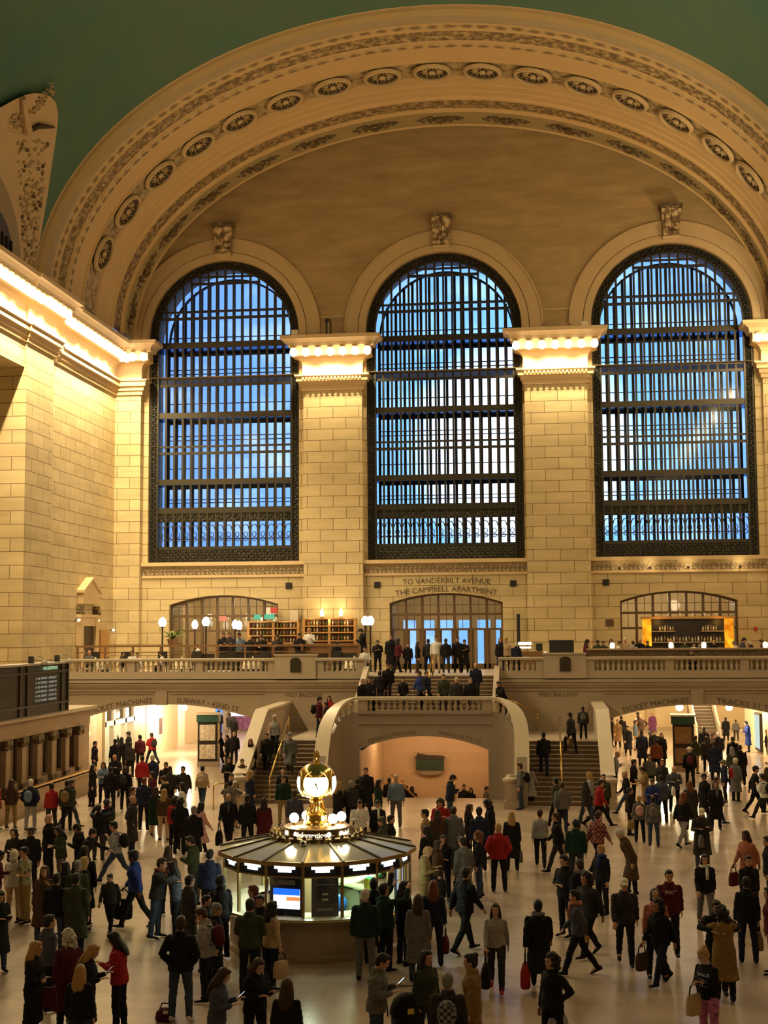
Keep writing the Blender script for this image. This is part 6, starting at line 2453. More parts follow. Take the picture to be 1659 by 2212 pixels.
# ------------------------------------------------------------------ who stands where: head top in the photograph, height, facing, pose, clothes
FAB = {'K': ((.010, .009, .010), 'black'), 'D': ((.028, .025, .024), 'dark grey'), 'G': ((.11, .105, .10), 'grey'), 'L': ((.26, .25, .25), 'light grey'), 'W': ((.62, .60, .57), 'white'),
       'N': ((.014, .018, .04), 'navy'), 'B': ((.016, .032, .15), 'blue'), 'J': ((.035, .05, .085), 'jeans blue'), 'A': ((.12, .17, .24), 'pale denim'), 'S': ((.055, .06, .085), 'slate'),
       'R': ((.29, .018, .02), 'red'), 'M': ((.075, .012, .018), 'maroon'), 'P': ((.50, .28, .26), 'pink'), 'O': ((.34, .12, .075), 'orange'), 'U': ((.17, .05, .02), 'rust'),
       'T': ((.20, .12, .05), 'tan'), 'C': ((.42, .31, .20), 'beige'), 'Y': ((.24, .17, .07), 'khaki'), 'V': ((.035, .042, .022), 'olive'), 'E': ((.009, .026, .017), 'green'), 'H': ((.06, .035, .02), 'brown'), 'Q': ((.13, .04, .10), 'magenta')}
HRC = {'k': ((.010, .008, .007), 'black'), 'b': ((.035, .018, .008), 'brown'), 'y': ((.33, .20, .07), 'blond'), 'w': ((.50, .46, .40), 'white'), 'r': ((.12, .035, .012), 'auburn'), 'g': ((.16, .15, .14), 'grey'), 'm': ((.30, .02, .02), 'red'), 'c': ((.62, .55, .42), 'cream'), 'o': ((.045, .045, .03), 'olive'), 'n': ((.012, .015, .035), 'navy')}
SKINS = [(.46, .26, .16), (.38, .20, .12), (.30, .15, .085), (.12, .055, .03), (.52, .31, .20)]
HAIRN = {'s': 'short %s hair', 'l': 'long %s hair', 'b': '%s hair in a bun', 'f': 'curly %s hair', 'n': '%s beanie', 'c': '%s cap', 'u': 'bald head', 'h': '%s hood', 'w': '%s brimmed hat'}
TOPN = {'j': 'jacket', 'c': 'long coat', 's': 'sweater', 't': 'short-sleeved shirt', 'v': 'vest'}
FACE = {'F': 0, 'B': 180, 'L': -90, 'R': 90, 'FL': -45, 'FR': 45, 'BL': -135, 'BR': 135}
FACEN = {'F': 'facing forward', 'B': 'seen from behind', 'L': 'facing left', 'R': 'facing right', 'FL': 'turned half left', 'FR': 'turned half right', 'BL': 'walking away left', 'BR': 'walking away right'}
POSEN = {'st': 'standing', 'cr': 'with folded arms', 'po': 'with hands in pockets', 'ph': 'looking at a phone', 'ta': 'with raised arms', 'pt': 'pointing upward', 'wk': 'walking', 'ws': 'striding', 'hp': 'with hand on hip', 'hu': 'embracing', 'si': 'sitting', 'ln': 'leaning forward', 'up': 'climbing', 'lo': 'stooping', 'ss': 'standing'}
GROUND = {  # height of what they stand on, as a function of where they are
    'F': lambda p: 0.0,
    'S': lambda p: max(0.0, min(2.2, 0.157 * (1 + math.floor((p.y + 19.4) / 0.285)))),
    'L': lambda p: 2.2,
    'M': lambda p: 3.2,
    'C': lambda p: max(3.2, min(4.75, 3.2 + 0.155 * (1 + math.floor((p.y + 13.5) / 0.33)))),
    'B': lambda p: 4.75,
    'R': lambda p: min(0.0, -2.3 * (p.y + 17.2) / 8.4),
    'E': lambda p: 0.0 if p.y < 12.5 else min(2.6, 0.19 * (1 + math.floor((p.y - 12.5) / 0.35))),
}
CROWD = '''
25 1683 1.72 F B po f jH Y lb 0 |pale hood, farthest left before the ticket barrier
-6 1684 1.75 F R st m jR D sk 1 |cut by the left edge before the ticket barrier
67 1684 1.76 F B po m jN L nw 0 bp=A|teal backpack, before the ticket barrier
111 1691 1.66 F BL st f jR D sk 0 |pale hood on red hoodie, before the ticket barrier
146 1685 1.74 F B st m jV K sk 1 bp=T|patterned scarf, at the end of the ticket barrier
157 1684 1.72 F R wk m jN J sk 0 |walking past the end of the ticket barrier
202 1651 1.66 F R st f cK K lk 0 |leftmost of the trio by the brown wooden panel
223 1646 1.68 F F cr f jA K lb 0 |smiling, middle of the trio by the brown wooden panel
247 1631 1.78 F F ph m jK K uw 0 |glasses, holding a cup near the ticket machine storefront
240 1656 1.74 F B st m jK K sk 1 |right of the trio by the brown wooden panel
105 1759 1.78 F FL hp m jK K ub 0 |balding, hand on hip, left crowd
66 1787 1.72 F F st m jK K sk 3 |in front of the balding figure, left crowd
28 1792 1.68 F F ph f jD K hk 0 |hood up, left edge crowd
122 1786 1.66 F FL ph f jV G lk 0 |white shirt under dark jacket, left crowd
162 1782 1.68 F L ph f cK K nk 1 sc=D|scarf, looking left, left crowd
202 1790 1.66 F R ln f jK K nk 0 |arm stretched out towards the striding figure in grey
244 1774 1.76 F L ws m sL J sk 0 bp=K|hand raised to face, backpack strap over shirt
213 1738 1.68 F B ta m jK D sk 1 |photographing with raised arms behind the left crowd
229 1728 1.62 F BL ph f cN D fk 0 bp=V sc=R|olive bag, holding up a phone
182 1829 1.82 F B st m cK K nk 1 |very tall, beside the blond head in the left crowd
50 1829 1.78 F FL cr m tV Y sk 0 |floral print shirt, folded bare arms
33 1836 1.66 F B st f jW C hc 0 |white hood up, behind the floral shirt
3 1838 1.76 F R ph m jM M sk 3 |dark figure at the left edge with a tiny light
96 1870 1.70 F F ss f cH J lb 0 |hand at chin, walking forward in left crowd
140 1862 1.62 F L st f jD K lk 1 sc=D|face turned left, below the beanie coat in the left crowd
168 1857 1.70 F B st m jV K sg 0 |grey haired, beside the blond head in the left crowd
184 1850 1.66 F BR st f jK K ly 0 |back turned in the left crowd
127 1886 1.72 F B st m jK J sk 0 |grey hood hanging at the back, left crowd
162 1885 1.74 F B st m cV K sk 1 |dark green coat back in the left crowd
237 1887 1.34 F F wk m jD K ck 0 |child walking alone left of the booth
3 1925 1.66 F FR ph f cK J lk 0 |hands at chest at the left edge foreground
108 1976 1.70 F BR st m jS K sk 0 |slate jacket behind the white haired figure
146 2008 1.72 F BL st f cM K fw 0 |curly white hair in left foreground
80 2033 1.70 F R cr f cK K ly 0 bg=M|pale fur collar, burgundy bag, left foreground
241 2014 1.70 F L ph f jR K lk 0 |red jacket and long red scarf in left foreground
206 2041 1.68 F R ph f cK K ly 0 |holding a phone in left foreground
174 2083 1.60 F B st f jK J ly 0 |glinting hair clip, bottom left
206 1601 1.68 F R st m jK K sk 1 |in the storefront doorway behind the pillar
249 1597 1.72 F BL pt m jK K nk 0 |arm pointing at the ticket machines
263 1592 1.68 F B st f jK K lk 0 bg=H|brown bag, queueing at the storefront
277 1580 1.80 F L st m jK K ck 0 |tall in the storefront queue
282 1603 1.66 F B st f jD K sk 0 |in front of the tall cap in the storefront queue
302 1587 1.76 F BL st m jM K sk 0 |last in the storefront queue
327 1583 1.74 F BL ws m jR N sb 0 bp=D|grey rucksack, walking by the dark wall poster
309 1632 1.74 F B st m jR K sk 0 |red puffer jacket with green hood, left arch
328 1631 1.74 F BL st m jN K nw 0 |pale knitted hat beside the red puffer jacket
271 1655 1.68 F B st m jK K hb 0 bp=D|fur trimmed hood below the storefront queue
328 1667 1.72 F L st m jM K sk 0 |profile below the red puffer jacket
358 1646 1.72 F F st m jK K sk 1 |darker of two near the lit passage floor
367 1655 1.74 F B st m jD K sb 0 |grey hood of the two near the lit passage floor
350 1677 1.70 F L ph m jK K sb 0 sc=C|cream collar, profile near the lit passage floor
395 1655 1.78 F F wk m jD K sk 0 |walking out alone left of the kiosk
438 1654 1.64 F B wk f jC J sk 0 bp=C|small pale backpack below the map kiosk
312 1679 1.82 F B st m jN K sr 0 |broad dark back in the middle left crowd
287 1700 1.74 F R st m jK K sb 0 |white shirt collar beside the broad dark back
337 1699 1.64 F B st f cE C lb 0 |dark green coat and tall boots beside the blond
355 1704 1.68 F B st f jH C ly 0 |long golden hair, bare legs, middle left crowd
393 1690 1.66 F L st f jW K lk 0 |white coat profile left of the booth path
379 1720 1.66 F B st f jR K fk 0 |red jacket half hidden behind the phone holder
391 1724 1.74 F B ph m jK K fk 1 |glowing phone, behind the booth at left
419 1742 1.70 F B st m cK K ng 0 |grey bobble hat, behind the booth at left
436 1732 1.64 F BR wk f cP K lk 0 |pale pink coat and ponytail, behind the booth at left
287 1718 1.80 F R po m cD N ub 0 |bald, standing alone left of the booth path
493 1714 1.76 F F wk m jK K ub 0 bg=K sc=S|bald with scarf carrying a briefcase
498 1685 1.74 F B hu m jG D sk 0 |grey jacket hugging at the foot of the left newel
508 1687 1.66 F FR hu f jC C lw 0 |beige jacket in the hug at the left newel
500 1671 1.70 F F st m jH K sb 0 |brown hair behind the hugging pair
535 1716 1.76 F B st m jK K sk 1 |broad black back behind the booth
571 1723 1.66 F B st f cM K lk 0 |dark maroon coat behind the booth
541 1664 1.70 F BR st f cN K ly 0 |blond hair, navy coat at foot of the left steps
407 1807 1.76 F L ph m jV D sk 0 |quilted olive jacket looking down left of the booth
454 1834 1.76 F B st m jN K sk 1 |back turned at the left end of the booth
364 1826 1.66 F B st f jH K lb 0 |brown coat above the kissing couple
352 1853 1.78 F R hu m jD J sb 0 sc=U|man of the kissing couple left of the booth
370 1861 1.68 F L hu f jS K lk 0 |woman of the kissing couple left of the booth
287 1838 1.80 F L wk m jB K nk 3 bg=K|long blue work jacket with a white badge
411 1890 1.70 F BR st f cD K sk 1 |dark grey coat left of the booth counter
474 1890 1.72 F BL st m jK K hk 0 |black puffer with fur hood at the booth counter
447 1934 1.52 F R st m jK K sk 0 |boy looking right by the booth base
469 1952 1.60 F R st f cK K ng 0 |grey cap with pompom by the booth base
430 1962 1.72 F L ph m jL K sb 0 bp=M|pale hoodie and red backpack, left of the booth base
391 1978 1.82 F B po m jK J sb 0 |big black jacket back, white soled shoes
489 2092 1.66 F R ph f jS K lb 0 |slate blue cardigan, bottom foreground, looking right
562 2072 1.68 F FR ph f jK K lb 0 |black cardigan over white top, holding a lit phone
620 2112 1.66 F B st f sK K lb 0 bg=T|tan shoulder bag, lowest in front of the booth
541 1940 1.78 F B cr m jV N sk 0 |dark coat and jeans back before the booth
562 1933 1.66 F F st f jK K sk 1 |glasses, facing out before the booth counter
546 1912 1.68 F L st f jM K sr 0 |dark red hair at the booth counter
589 1946 1.66 F BR st f jC N lk 0 bg=C|beige jacket before the marble booth base
473 1534 1.72 F B st m jK K sk 1 |by the right side of the map kiosk top
495 1540 1.76 F BL wk m jD L sk 0 |pale trousers before the bright shop window
506 1547 1.66 F B st f jK K lk 0 |dark hair before the bright shop window
467 1583 1.68 F BR wk f cK K sk 0 |walking beside the kiosk side
490 1588 1.66 F L st f jK K sk 0 bg=C|beige bag behind the left coping
506 1580 1.76 F B st m jK K ub 0 |bald back beside the left coping
494 1635 1.72 F F cr m jK K sk 0 |hands folded by the left newel
523 1643 1.64 S F wk f jH K sb 0 |brown coat at the foot of the left outer coping
560 1556 1.66 L F st f cK K lb 0 |at the top of the left steps by the coping
593 1547 1.78 S F up m vN K sw 0 |white hair and navy vest descending the left steps
576 1581 1.74 S F up m jK K sb 0 |descending in front of the navy vest
541 1600 1.68 S F up f cK C lr 0 bg=C|reddish blond hair descending the left steps
626 1579 1.76 S F up m cG D ng 0 |open grey coat over white shirt on the left steps
691 1505 1.78 L R st m jM N nk 0 bp=K|backpack, on the landing under the left inscription
704 1516 1.74 L L st m cK K sk 1 |facing the backpacker on the landing
711 1503 1.68 L F st f jR K lk 0 |red jacket on the landing
610 1662 1.74 S B st m jK K um 0 |reddish head on the lowest left steps
612 1674 1.76 F F st m sE Y ck 0 |dark green sweater at the foot of the left steps
637 1706 1.72 F B st m jS D sb 0 |left of the clock globe
733 1688 1.70 F BR st f cK K ly 0 |blond hair just right of the clock globe
757 1686 1.72 F B st m jD K sg 0 |grey hair right of the clock
773 1680 1.72 F B st m jK K sk 1 |beside the tall standing figure at the low arch
790 1658 1.84 F F st m cK K sk 0 |tall at the left jamb of the low arch
819 1684 1.66 F R st f cE K lk 0 |dark green coat before the low arch
855 1673 1.82 F F st m sA G sw 0 |pale shirt, standing before the low arch
841 1680 1.72 R B st m jK K sk 1 |head above the ramp edge, left of the pale shirt
869 1681 1.76 R B st m jK K ub 0 |bald head above the ramp edge
890 1699 1.70 R B st f jK K lk 0 |low on the ramp beside the brass rail
981 1674 1.80 F R ph m jN J ck 0 |flat cap and dark hoodie before the low arch
1002 1694 1.72 R F st m jK K sk 1 |left of two heads on the ramp
1017 1704 1.66 R F st f jK K lk 0 |right of two heads on the ramp
1052 1702 1.70 R R st m jG K sb 0 |by the right jamb of the low arch
777 1729 1.74 F F ph m sW D sk 0 bp=K|bearded, backpack straps over white shirt
816 1728 1.68 F F st f cK K ck 0 sc=W|white scarf behind the booth roof
824 1765 1.68 F L st f jV K no 0 |olive beanie behind the booth roof
845 1761 1.68 F R st f jK K sk 0 |dark head just behind the booth roof
917 1748 1.76 F L st m sT K sk 0 |tan shirt profile right of the booth roof
921 1783 1.68 F BL st f jK K lk 0 sc=P|pink scarf right of the booth roof
951 1727 1.74 F F ph m jR K fb 0 |looking down above the right crowd
945 1748 1.68 F B st f cH K lb 0 |dark brown coat before the red jacket looking down
980 1742 1.74 F B st m cG K sb 0 |grey coat back in the right crowd
1015 1737 1.70 F R st f jK K lb 0 |fur collared jacket in the right crowd
1035 1744 1.78 F B st m jN K nk 1 |broad navy back in the right crowd
1049 1729 1.76 F L ph m jK K fk 1 |round dark hair at the top of the right crowd
1105 1752 1.68 F B st f cK K ly 0 bg=G|long fair hair, patterned bag, right of the red hooded jacket
1076 1778 1.78 F B po m jR K sy 0 |red hooded jacket back right of the booth
1031 1796 1.68 F L st f sK J fr 0 |bare shoulder, curly hair right of the booth
967 1805 1.64 F F cr f jK K lk 0 |laughing with black bob right of the booth
984 1805 1.64 F F st f jD K lb 0 |behind the laughing black bob
999 1807 1.78 F BL st m cG K sk 0 |grey blazer back right of the booth
947 1815 1.64 F R st f jH K lb 0 |brown hair near the booth corner
928 1830 1.70 F R ph f jY Y sy 0 bg=K|khaki jacket and camera at the booth corner
1008 1873 1.82 F BR wk m jK K sk 1 |all black, walking away right of the booth
793 1893 1.74 F B pt m cK K sk 0 |arm pointing up before the booth glass
789 1920 1.76 F B st m jE G sw 0 |white haired green jacket before the booth
828 1908 1.74 F BR ta m jE K sk 0 |raised finger and red patch before the booth
874 1903 1.70 F BR st f jK N lk 0 |long dark hair at the right end of the booth counter
903 1931 1.68 F B st f cG J lb 0 |long grey coat right of the booth base
936 1901 1.72 F B st f jN N lr 0 bg=M|very long auburn hair, brown bag
1174 1577 1.78 S B up m jK N sk 1 |climbing the right steps left of the rail
1230 1536 1.70 S BL up f jD K nk 0 bg=T|tan bag, hand on the right stair rail
1259 1526 1.76 L B st m jD K sk 0 bp=G|grey backpack at the top of the right steps
1117 1628 1.78 F FL st m jK K ck 0 |dark cap at the foot of the right newel
1111 1647 1.76 F L st m sG J sb 0 bp=K|grey sweater at the foot of the right newel
1146 1650 1.64 F BR wk f cL K lb 0 |pale coat and black tights at the right steps
1199 1680 1.74 F BL wk m jV K sk 1 |olive jacket at the foot of the right steps
1214 1689 1.74 F B wk m jG N sb 0 |grey hoodie at the foot of the right steps
1263 1687 1.68 F BL wk f jD J lk 0 |dark jacket and jeans at the foot of the right steps
1272 1667 1.66 F L st f jL K ly 0 |long fair hair at the foot of the right steps
1299 1684 1.74 F R ws m jR K sk 0 |red jacket striding right below the right newel
1304 1672 1.66 F F st f jV K sb 0 |brown hair beside the right newel
1319 1671 1.25 F F st m jY K sk 0 |child by the brass loop rail
1336 1624 1.76 F R ph m sL N ub 0 bp=K|pale shirt and big black backpack by the right newel
1348 1667 1.66 F L ws f jK J by 0 |fair ponytail striding by the loop rail
1166 1748 1.68 F B wk f sL K sb 0 |pale grey sweater, black boots walking away
1199 1756 1.70 F L wk f jK D sb 0 |black cardigan over floral blouse
1243 1769 1.76 F B st m jE D sk 1 |dark green blazer back, right crowd
1293 1752 1.74 F BR wk m jR K sb 0 |red checked shirt walking away
1337 1791 1.72 F L lo m cH K sw 0 |stooped, white haired in brown coat
1297 1825 1.66 F FL st f jK K sy 0 sc=B|bright blue scarf, right of centre
1217 1847 1.80 F FL cr m jK K sk 0 |bearded, open black coat over white shirt
1249 1855 1.76 F BL st m jK K sb 0 sc=G|grey hood collar beside the open black coat
1264 1885 1.78 F FL wk m jD K fk 1 |curly dark hair behind the orange scarf
1348 1897 1.78 F F wk m jD K cc 0 |pale cap and charcoal pullover, walking forward
1240 1922 1.70 F L wk f jS K sk 0 sc=O|orange scarf and quilted jacket
1162 1943 1.72 F B wk m cK K sk 1 sc=G bl=R|grey scarf, carrying a red bag
1417 1923 1.72 F F st f jO K hk 0 |orange jacket half hidden behind the curly walker
1418 1940 1.66 F FL wk f jK N fk 2 bg=H|curly hair walking, leather jacket
1323 1550 1.70 F R st m jK K sk 1 |at the left jamb of the right arch
1334 1554 1.68 F F wk f cT K sb 0 |tan coat in the lit right passage
1342 1546 1.74 F B st m jK K sk 1 |behind the tan coat in the right passage
1356 1568 1.66 F F wk f cK K sk 0 |black tights, walking out of the right passage
1373 1556 1.68 F R st f jA C sb 0 bg=W|white shoulder bag in the right passage
1377 1538 1.74 F BL st m vK K sk 0 |white sleeves in the right passage
1383 1543 1.78 F F hp m jH Y uw 0 |hand on hip in the right passage
1409 1538 1.68 F F st f cQ K ny 0 bg=G|yellow hat and magenta coat
1386 1577 1.80 F B st m cN K ck 1 |big dark coat left of the rust puffer jacket
1413 1577 1.70 F F st m jK K sk 0 |left behind the rust puffer jacket
1429 1583 1.66 F F st f cK K lk 0 |right behind the rust puffer jacket
1417 1596 1.74 F B st m jU K sb 0 |rust orange puffer jacket
1402 1629 1.74 F F st m sG K sk 0 |grey sweater and sunglasses under the right arch
1430 1641 1.66 F F st f jD K lr 0 |auburn hair under the right arch
1370 1640 1.72 F R st m jK K sk 1 |black back left of the mustard coat
1511 1524 1.76 F L wk m sA C sb 0 bp=K|backpack and beige trousers far in the right passage
1567 1549 1.74 E B st m cK K sk 1 |dark back at the foot of the escalator
1589 1554 1.74 E B st m jG D sb 0 |grey back at the foot of the escalator
1609 1558 1.74 F L ph m cB N sk 0 |blue coat reading beside the glowing poster
1656 1575 1.74 F L cr m jK K ub 1 |folded arms at the right edge by the glowing poster
1520 1570 1.76 F B st m jK K sk 1 |right of the right kiosk
1502 1589 1.80 F BR st m jV Y sb 0 |olive jacket and khaki trousers by the right kiosk
1489 1614 1.74 F B st m jK K wc 0 bp=M|brimmed hat and white sleeves by the right kiosk
1526 1590 1.72 F B st m jD K sb 0 |grey back among the queue under the tracks arch
1541 1583 1.70 F R st f jH K sb 0 |brown jacket among the queue under the tracks arch
1551 1581 1.72 F B st m jK K nw 0 |pale knitted hat in the queue under the tracks arch
1582 1591 1.74 F B st m jK K sk 1 |rightmost black back in the queue under the tracks arch
1543 1601 1.78 F B st m cN K sk 1 |long navy coat in the queue under the tracks arch
1581 1613 1.70 F B st f jV K lg 0 |grey haired olive jacket below the tracks queue
1598 1609 1.76 F B st m cK K sk 0 |long black coat below the glowing poster
1562 1641 1.70 F L st m jN K cg 0 bp=R|cap and red backpack below the tracks arch
1589 1637 1.72 F BR st m cG K cc 0 |pale flat cap and long grey coat
1634 1654 1.80 F R wk m sK K ck 0 |cap and black polo, striding at the right
1645 1671 1.74 F BL ws m sW D sk 0 bp=K|white shirt and black backpack at the right edge
1655 1657 1.70 F B st f jD K lb 0 |behind the white shirt at the right edge
1520 1672 1.70 F FL st f cK K wk 0 |dark hat, black coat near the right kiosk
1545 1687 1.66 F F st f cK N lk 0 sc=G|grey scarf, smiling near the right kiosk
1549 1678 1.70 F R wk m sL J sb 0 |white sleeve walking behind the smiling grey scarf
1490 1686 1.68 F B st f cD K lr 0 |long auburn hair, dark coat, right crowd
1477 1711 1.74 F BR wk f jK L lr 0 |black puffer, pale jeans and black boots
1516 1747 1.74 F F ph m cD S cc 0 bg=G|pale cap holding a grey bag, right crowd
1385 1657 1.68 F L ph f cT K sk 0 |mustard coat in the right crowd
1409 1683 1.70 F F ph f jB K sb 0 |royal blue jacket in the right crowd
1428 1673 1.70 F B st f jS K sk 0 |teal grey jacket back in the right crowd
1456 1656 1.74 F F ph m jS K uw 0 bg=W|bald with glasses holding white papers
1380 1718 1.50 F B st f jG K sy 0 bp=P|pink backpack, fair haired
1410 1720 1.56 F B st f jG J sk 0 bp=G|grey backpack and blue jeans
1361 1701 1.58 F R st m jK K sk 0 bg=Y|yellow bag left of the pink backpack
1610 1794 1.72 F FL wk f cO K lk 3 bg=M|orange pink coat, very long black hair
1617 1848 1.68 F F wk f jK K sk 0 |sunglasses and black jacket at the right
1611 1893 1.74 F B st f jK N sk 1 bg=T|strap across a black jacket, boots
1657 1806 1.74 F L st m jK K sk 1 |upper black figure cut by the right edge
1660 1916 1.70 F L st f jM M lb 0 |maroon figure cut by the right edge
1445 1879 1.80 F F wk m jM K sk 0 |maroon hooded sweatshirt with white college letters
1522 1845 1.70 F F wk f jK G lk 0 sc=W|sunglasses, white scarf and gloves
1559 1957 1.70 F B hu f cT K fk 0 |brown coat in the embrace
1548 1945 1.76 F F hu m jK K sk 1 |dark partner in the embrace
1515 2050 1.68 F FL ph f sK Q by 0 bg=C|blond with black lettered top and flowered leggings
1070 1951 1.68 F F wk f sL D lb 0 bg=K|grey tunic sweater and red shoes
1190 2060 1.68 F FL hp f jK K fk 0 bl=L|smiling, black leather jacket, bottom right of centre
922 2052 1.70 F FR st f jV J lk 0 |olive jacket, long dark hair, bottom centre
967 2100 1.74 F B st m jD D sg 0 bp=D|grey haired with a checked backpack
1015 2060 1.72 F L st f cT K bk 0 |tan sheepskin coat and dark bun
833 2061 1.76 F R ph m jG J sk 0 |grey jacket looking at a lit phone
845 1370 1.80 B F st m cK K sk 1 |tall at the left end of the balcony door group
820 1383 1.72 C B up m jK K sk 1 |left on the upper flight below the doors
837 1389 1.72 C F up m jK K sb 0 |white phone in hand on the upper flight
860 1379 1.70 B BR wk f jM K lk 0 |maroon jacket before the balcony doors
881 1389 1.70 B F st m jK K sb 0 |dark suit over white shirt before the balcony doors
903 1387 1.68 B R st f jK H lk 0 |boots and bare knees before the balcony doors
925 1380 1.74 B B st m jD N sk 1 |left of the white shirt before the balcony doors
942 1373 1.80 B F st m sW C sk 0 |white shirt before the balcony doors
963 1379 1.76 B B st m jK D sb 0 |right of the white shirt before the balcony doors
988 1376 1.74 B F st m jK K sk 1 |second from the right before the balcony doors
1003 1382 1.68 B F ph f cK K sk 0 |hands at face, rightmost before the balcony doors
1027 1440 1.74 C F up m jN K ub 0 |bald in navy on the upper flight
870 1464 1.74 C F up m jK K sk 0 |leftmost low on the upper flight
905 1457 1.72 C FL up m jB K sk 1 |blue jacket low on the upper flight
922 1456 1.72 C FR up m jN K sk 0 |beside the blue jacket on the upper flight
958 1449 1.74 C F up m jV K sb 0 |olive jacket on the upper flight
986 1463 1.72 M F st m jD K sw 0 |white haired behind the stair rail
1016 1464 1.74 M F st m jK K sg 0 |white shirt front behind the stair rail
803 1473 1.60 M F st f jP K lb 0 |pink jacket behind the stair rail
798 1463 1.70 M F st m jK K sk 1 |behind the pink jacket at the stair rail
784 1466 1.72 M FR st m jK K sg 0 |grey haired at the left end of the stair rail
1076 1472 1.74 M FL ln m jK K sk 0 |leaning on the curved coping at the right
1081 1377 1.68 B F st f jK K lr 0 |left of three at the host desk
1093 1377 1.70 B F st f jC K ny 0 |beige hat, middle of three at the host desk
1115 1387 1.66 B B st m jN K sw 0 |white haired, right of three at the host desk
'''
SEATED = '''
174 1390 L B sW K sk|waiter with back turned at the left end of the balcony restaurant
193 1405 S F sG D ub|bald diner left of the restaurant railing
232 1416 S F sC D sy|fair haired diner low behind the balustrade
266 1408 S R jH D sb|brown haired diner beside the white shirted pair
285 1406 S F sW D sb|white shirted diner, left of the pair
296 1410 S F sW D sk|white shirted diner, right of the pair
348 1408 S L sW D sk|white shirted diner by the tilted menu stand
423 1392 L L sW K sk|waiter in white walking by the lamp post
482 1366 L F jK K sb|leftmost of the guests at the long bar
495 1366 L F jD K sb|second of the guests at the long bar
516 1367 L F sA K sk|guest in pale blue at the long bar
541 1373 L B jK K sy|fair haired guest before the lower shelves
564 1373 L F jK K sk|guest in black before the lower shelves
598 1371 L F jD K sk|guest right of the lower shelves
646 1368 L F jK K sk|guest beside the barman
667 1357 L F sW K sy|barman in a white shirt
777 1358 L L jK K ck|dark figure leaning with a cap at the end of the bar
728 1386 L B jK K sk|dark back behind the restaurant railing
788 1397 S F sW D sk|white shirted figure near the end pedestal
815 1383 L F jK K sk|dark figure standing by the end pedestal
1271 1383 L R jM K fk|leftmost guest behind the granite counter
1291 1383 L B jV K sk|second guest behind the granite counter
1303 1385 L F jD K sb|third guest behind the granite counter
1320 1381 L F sC K lb|guest right behind the first table lamp
1341 1385 L R sW K sb|white top right of the first table lamp
1350 1378 L F sC K sw|white haired guest right of the first table lamp
1367 1385 L B sL K sk|grey sweater back left of the left amber column
1382 1379 L F jK K ug|bald guest left of the left amber column
1399 1385 L F jK K sb|guest under the left amber column
1446 1381 L L sC K sy|fair haired guest leaning by the second table lamp
1479 1383 L F jV K lb|brown haired guest between the second and third lamps
1499 1388 L F sW K sk|white top left of the third table lamp
1511 1388 L F sA K sb|pale blue top left of the third table lamp
1543 1383 L F jK K sy|fair haired guest in black right of the third lamp
1584 1385 L L sW K sg|white top under the right amber column
1609 1378 L R jS K sk|taller guest right of the right amber column
1617 1385 L L jN K sw|guest with white hair right of the right amber column
1642 1382 L L jM K sb|rightmost guest beside the fourth table lamp
1494 1404 D F jK K sk|low dark head in front of the granite counter
'''


def hair_words(h):
    n = HAIRN[h[0]]
    return n % HRC[h[1]][1] if '%s' in n else n


def fabric(c, kind=''):
    return mat('fabric_%s' % FAB[c][1].replace(' ', '_'), FAB[c][0], 0.85, noise=0.25, scale=14, spec=0.15)


PLAID = None
ROWS = []
for ln in CROWD.strip().split('\n'):
    a, tail = ln.split('|')
    t = a.split()
    ROWS.append(dict(x=float(t[0]), y=float(t[1]), h=float(t[2]), g=t[3], f=t[4], p=t[5], b=t[6], top=t[7], bot=t[8], hair=t[9], sk=int(t[10]), ex=dict(q.split('=') for q in t[11:]), tail=tail))
for ln in SEATED.strip().split('\n'):
    a, tail = ln.split('|')
    t = a.split()
    ROWS.append(dict(x=float(t[0]), y=float(t[1]), h=1.7, g='K' + t[2], f=t[3], p='ph' if t[2] != 'S' else 'si', b='f' if t[6][0] in 'l' else 'm', top=t[4], bot=t[5], hair=t[6], sk=0, ex={}, tail=tail))
need = {(r['p'], r['b']) for r in ROWS}
for p, b_ in sorted(need):
    J = SKEL[p, b_] = skeleton(p, b_ == 'f')
    pend((p, b_), raw_body(J), 0.0105, 1, BODY)
    pend((p, b_), raw_trousers(J), 0.017, 3, TROU)
    for i in (0, 1):
        pend((p, b_, i), raw_shoe(J, i), 0.011, 2, SHOE)
for p, b_, k in sorted({(r['p'], r['b'], r['top'][0]) for r in ROWS}):
    pend((p, b_, k), raw_top(SKEL[p, b_], k), 0.016, 2, TOP)
for k in sorted({r['hair'][0] for r in ROWS} - {'u'}):
    pend(k, raw_hair(k), 0.009, 2 if k in 'ls' else 1, HAIR)
flush()


def folds(me, amp, seed):
    """soft creases in cloth"""
    n = len(me.vertices)
    co = np.empty(n * 3)
    me.vertices.foreach_get('co', co)
    co = co.reshape(-1, 3)
    no = np.empty(n * 3)
    me.vertices.foreach_get('normal', no)
    no = no.reshape(-1, 3)
    w = np.sin(co[:, 2] * 34 + 6 * np.sin(co[:, 0] * 13 + seed)) * np.sin(co[:, 0] * 21 + co[:, 2] * 9 + seed) + 0.6 * np.sin(co[:, 2] * 70 + co[:, 1] * 40 + co[:, 0] * 17)
    co += no * (w * amp)[:, None]
    me.vertices.foreach_set('co', co.ravel())
    me.update()


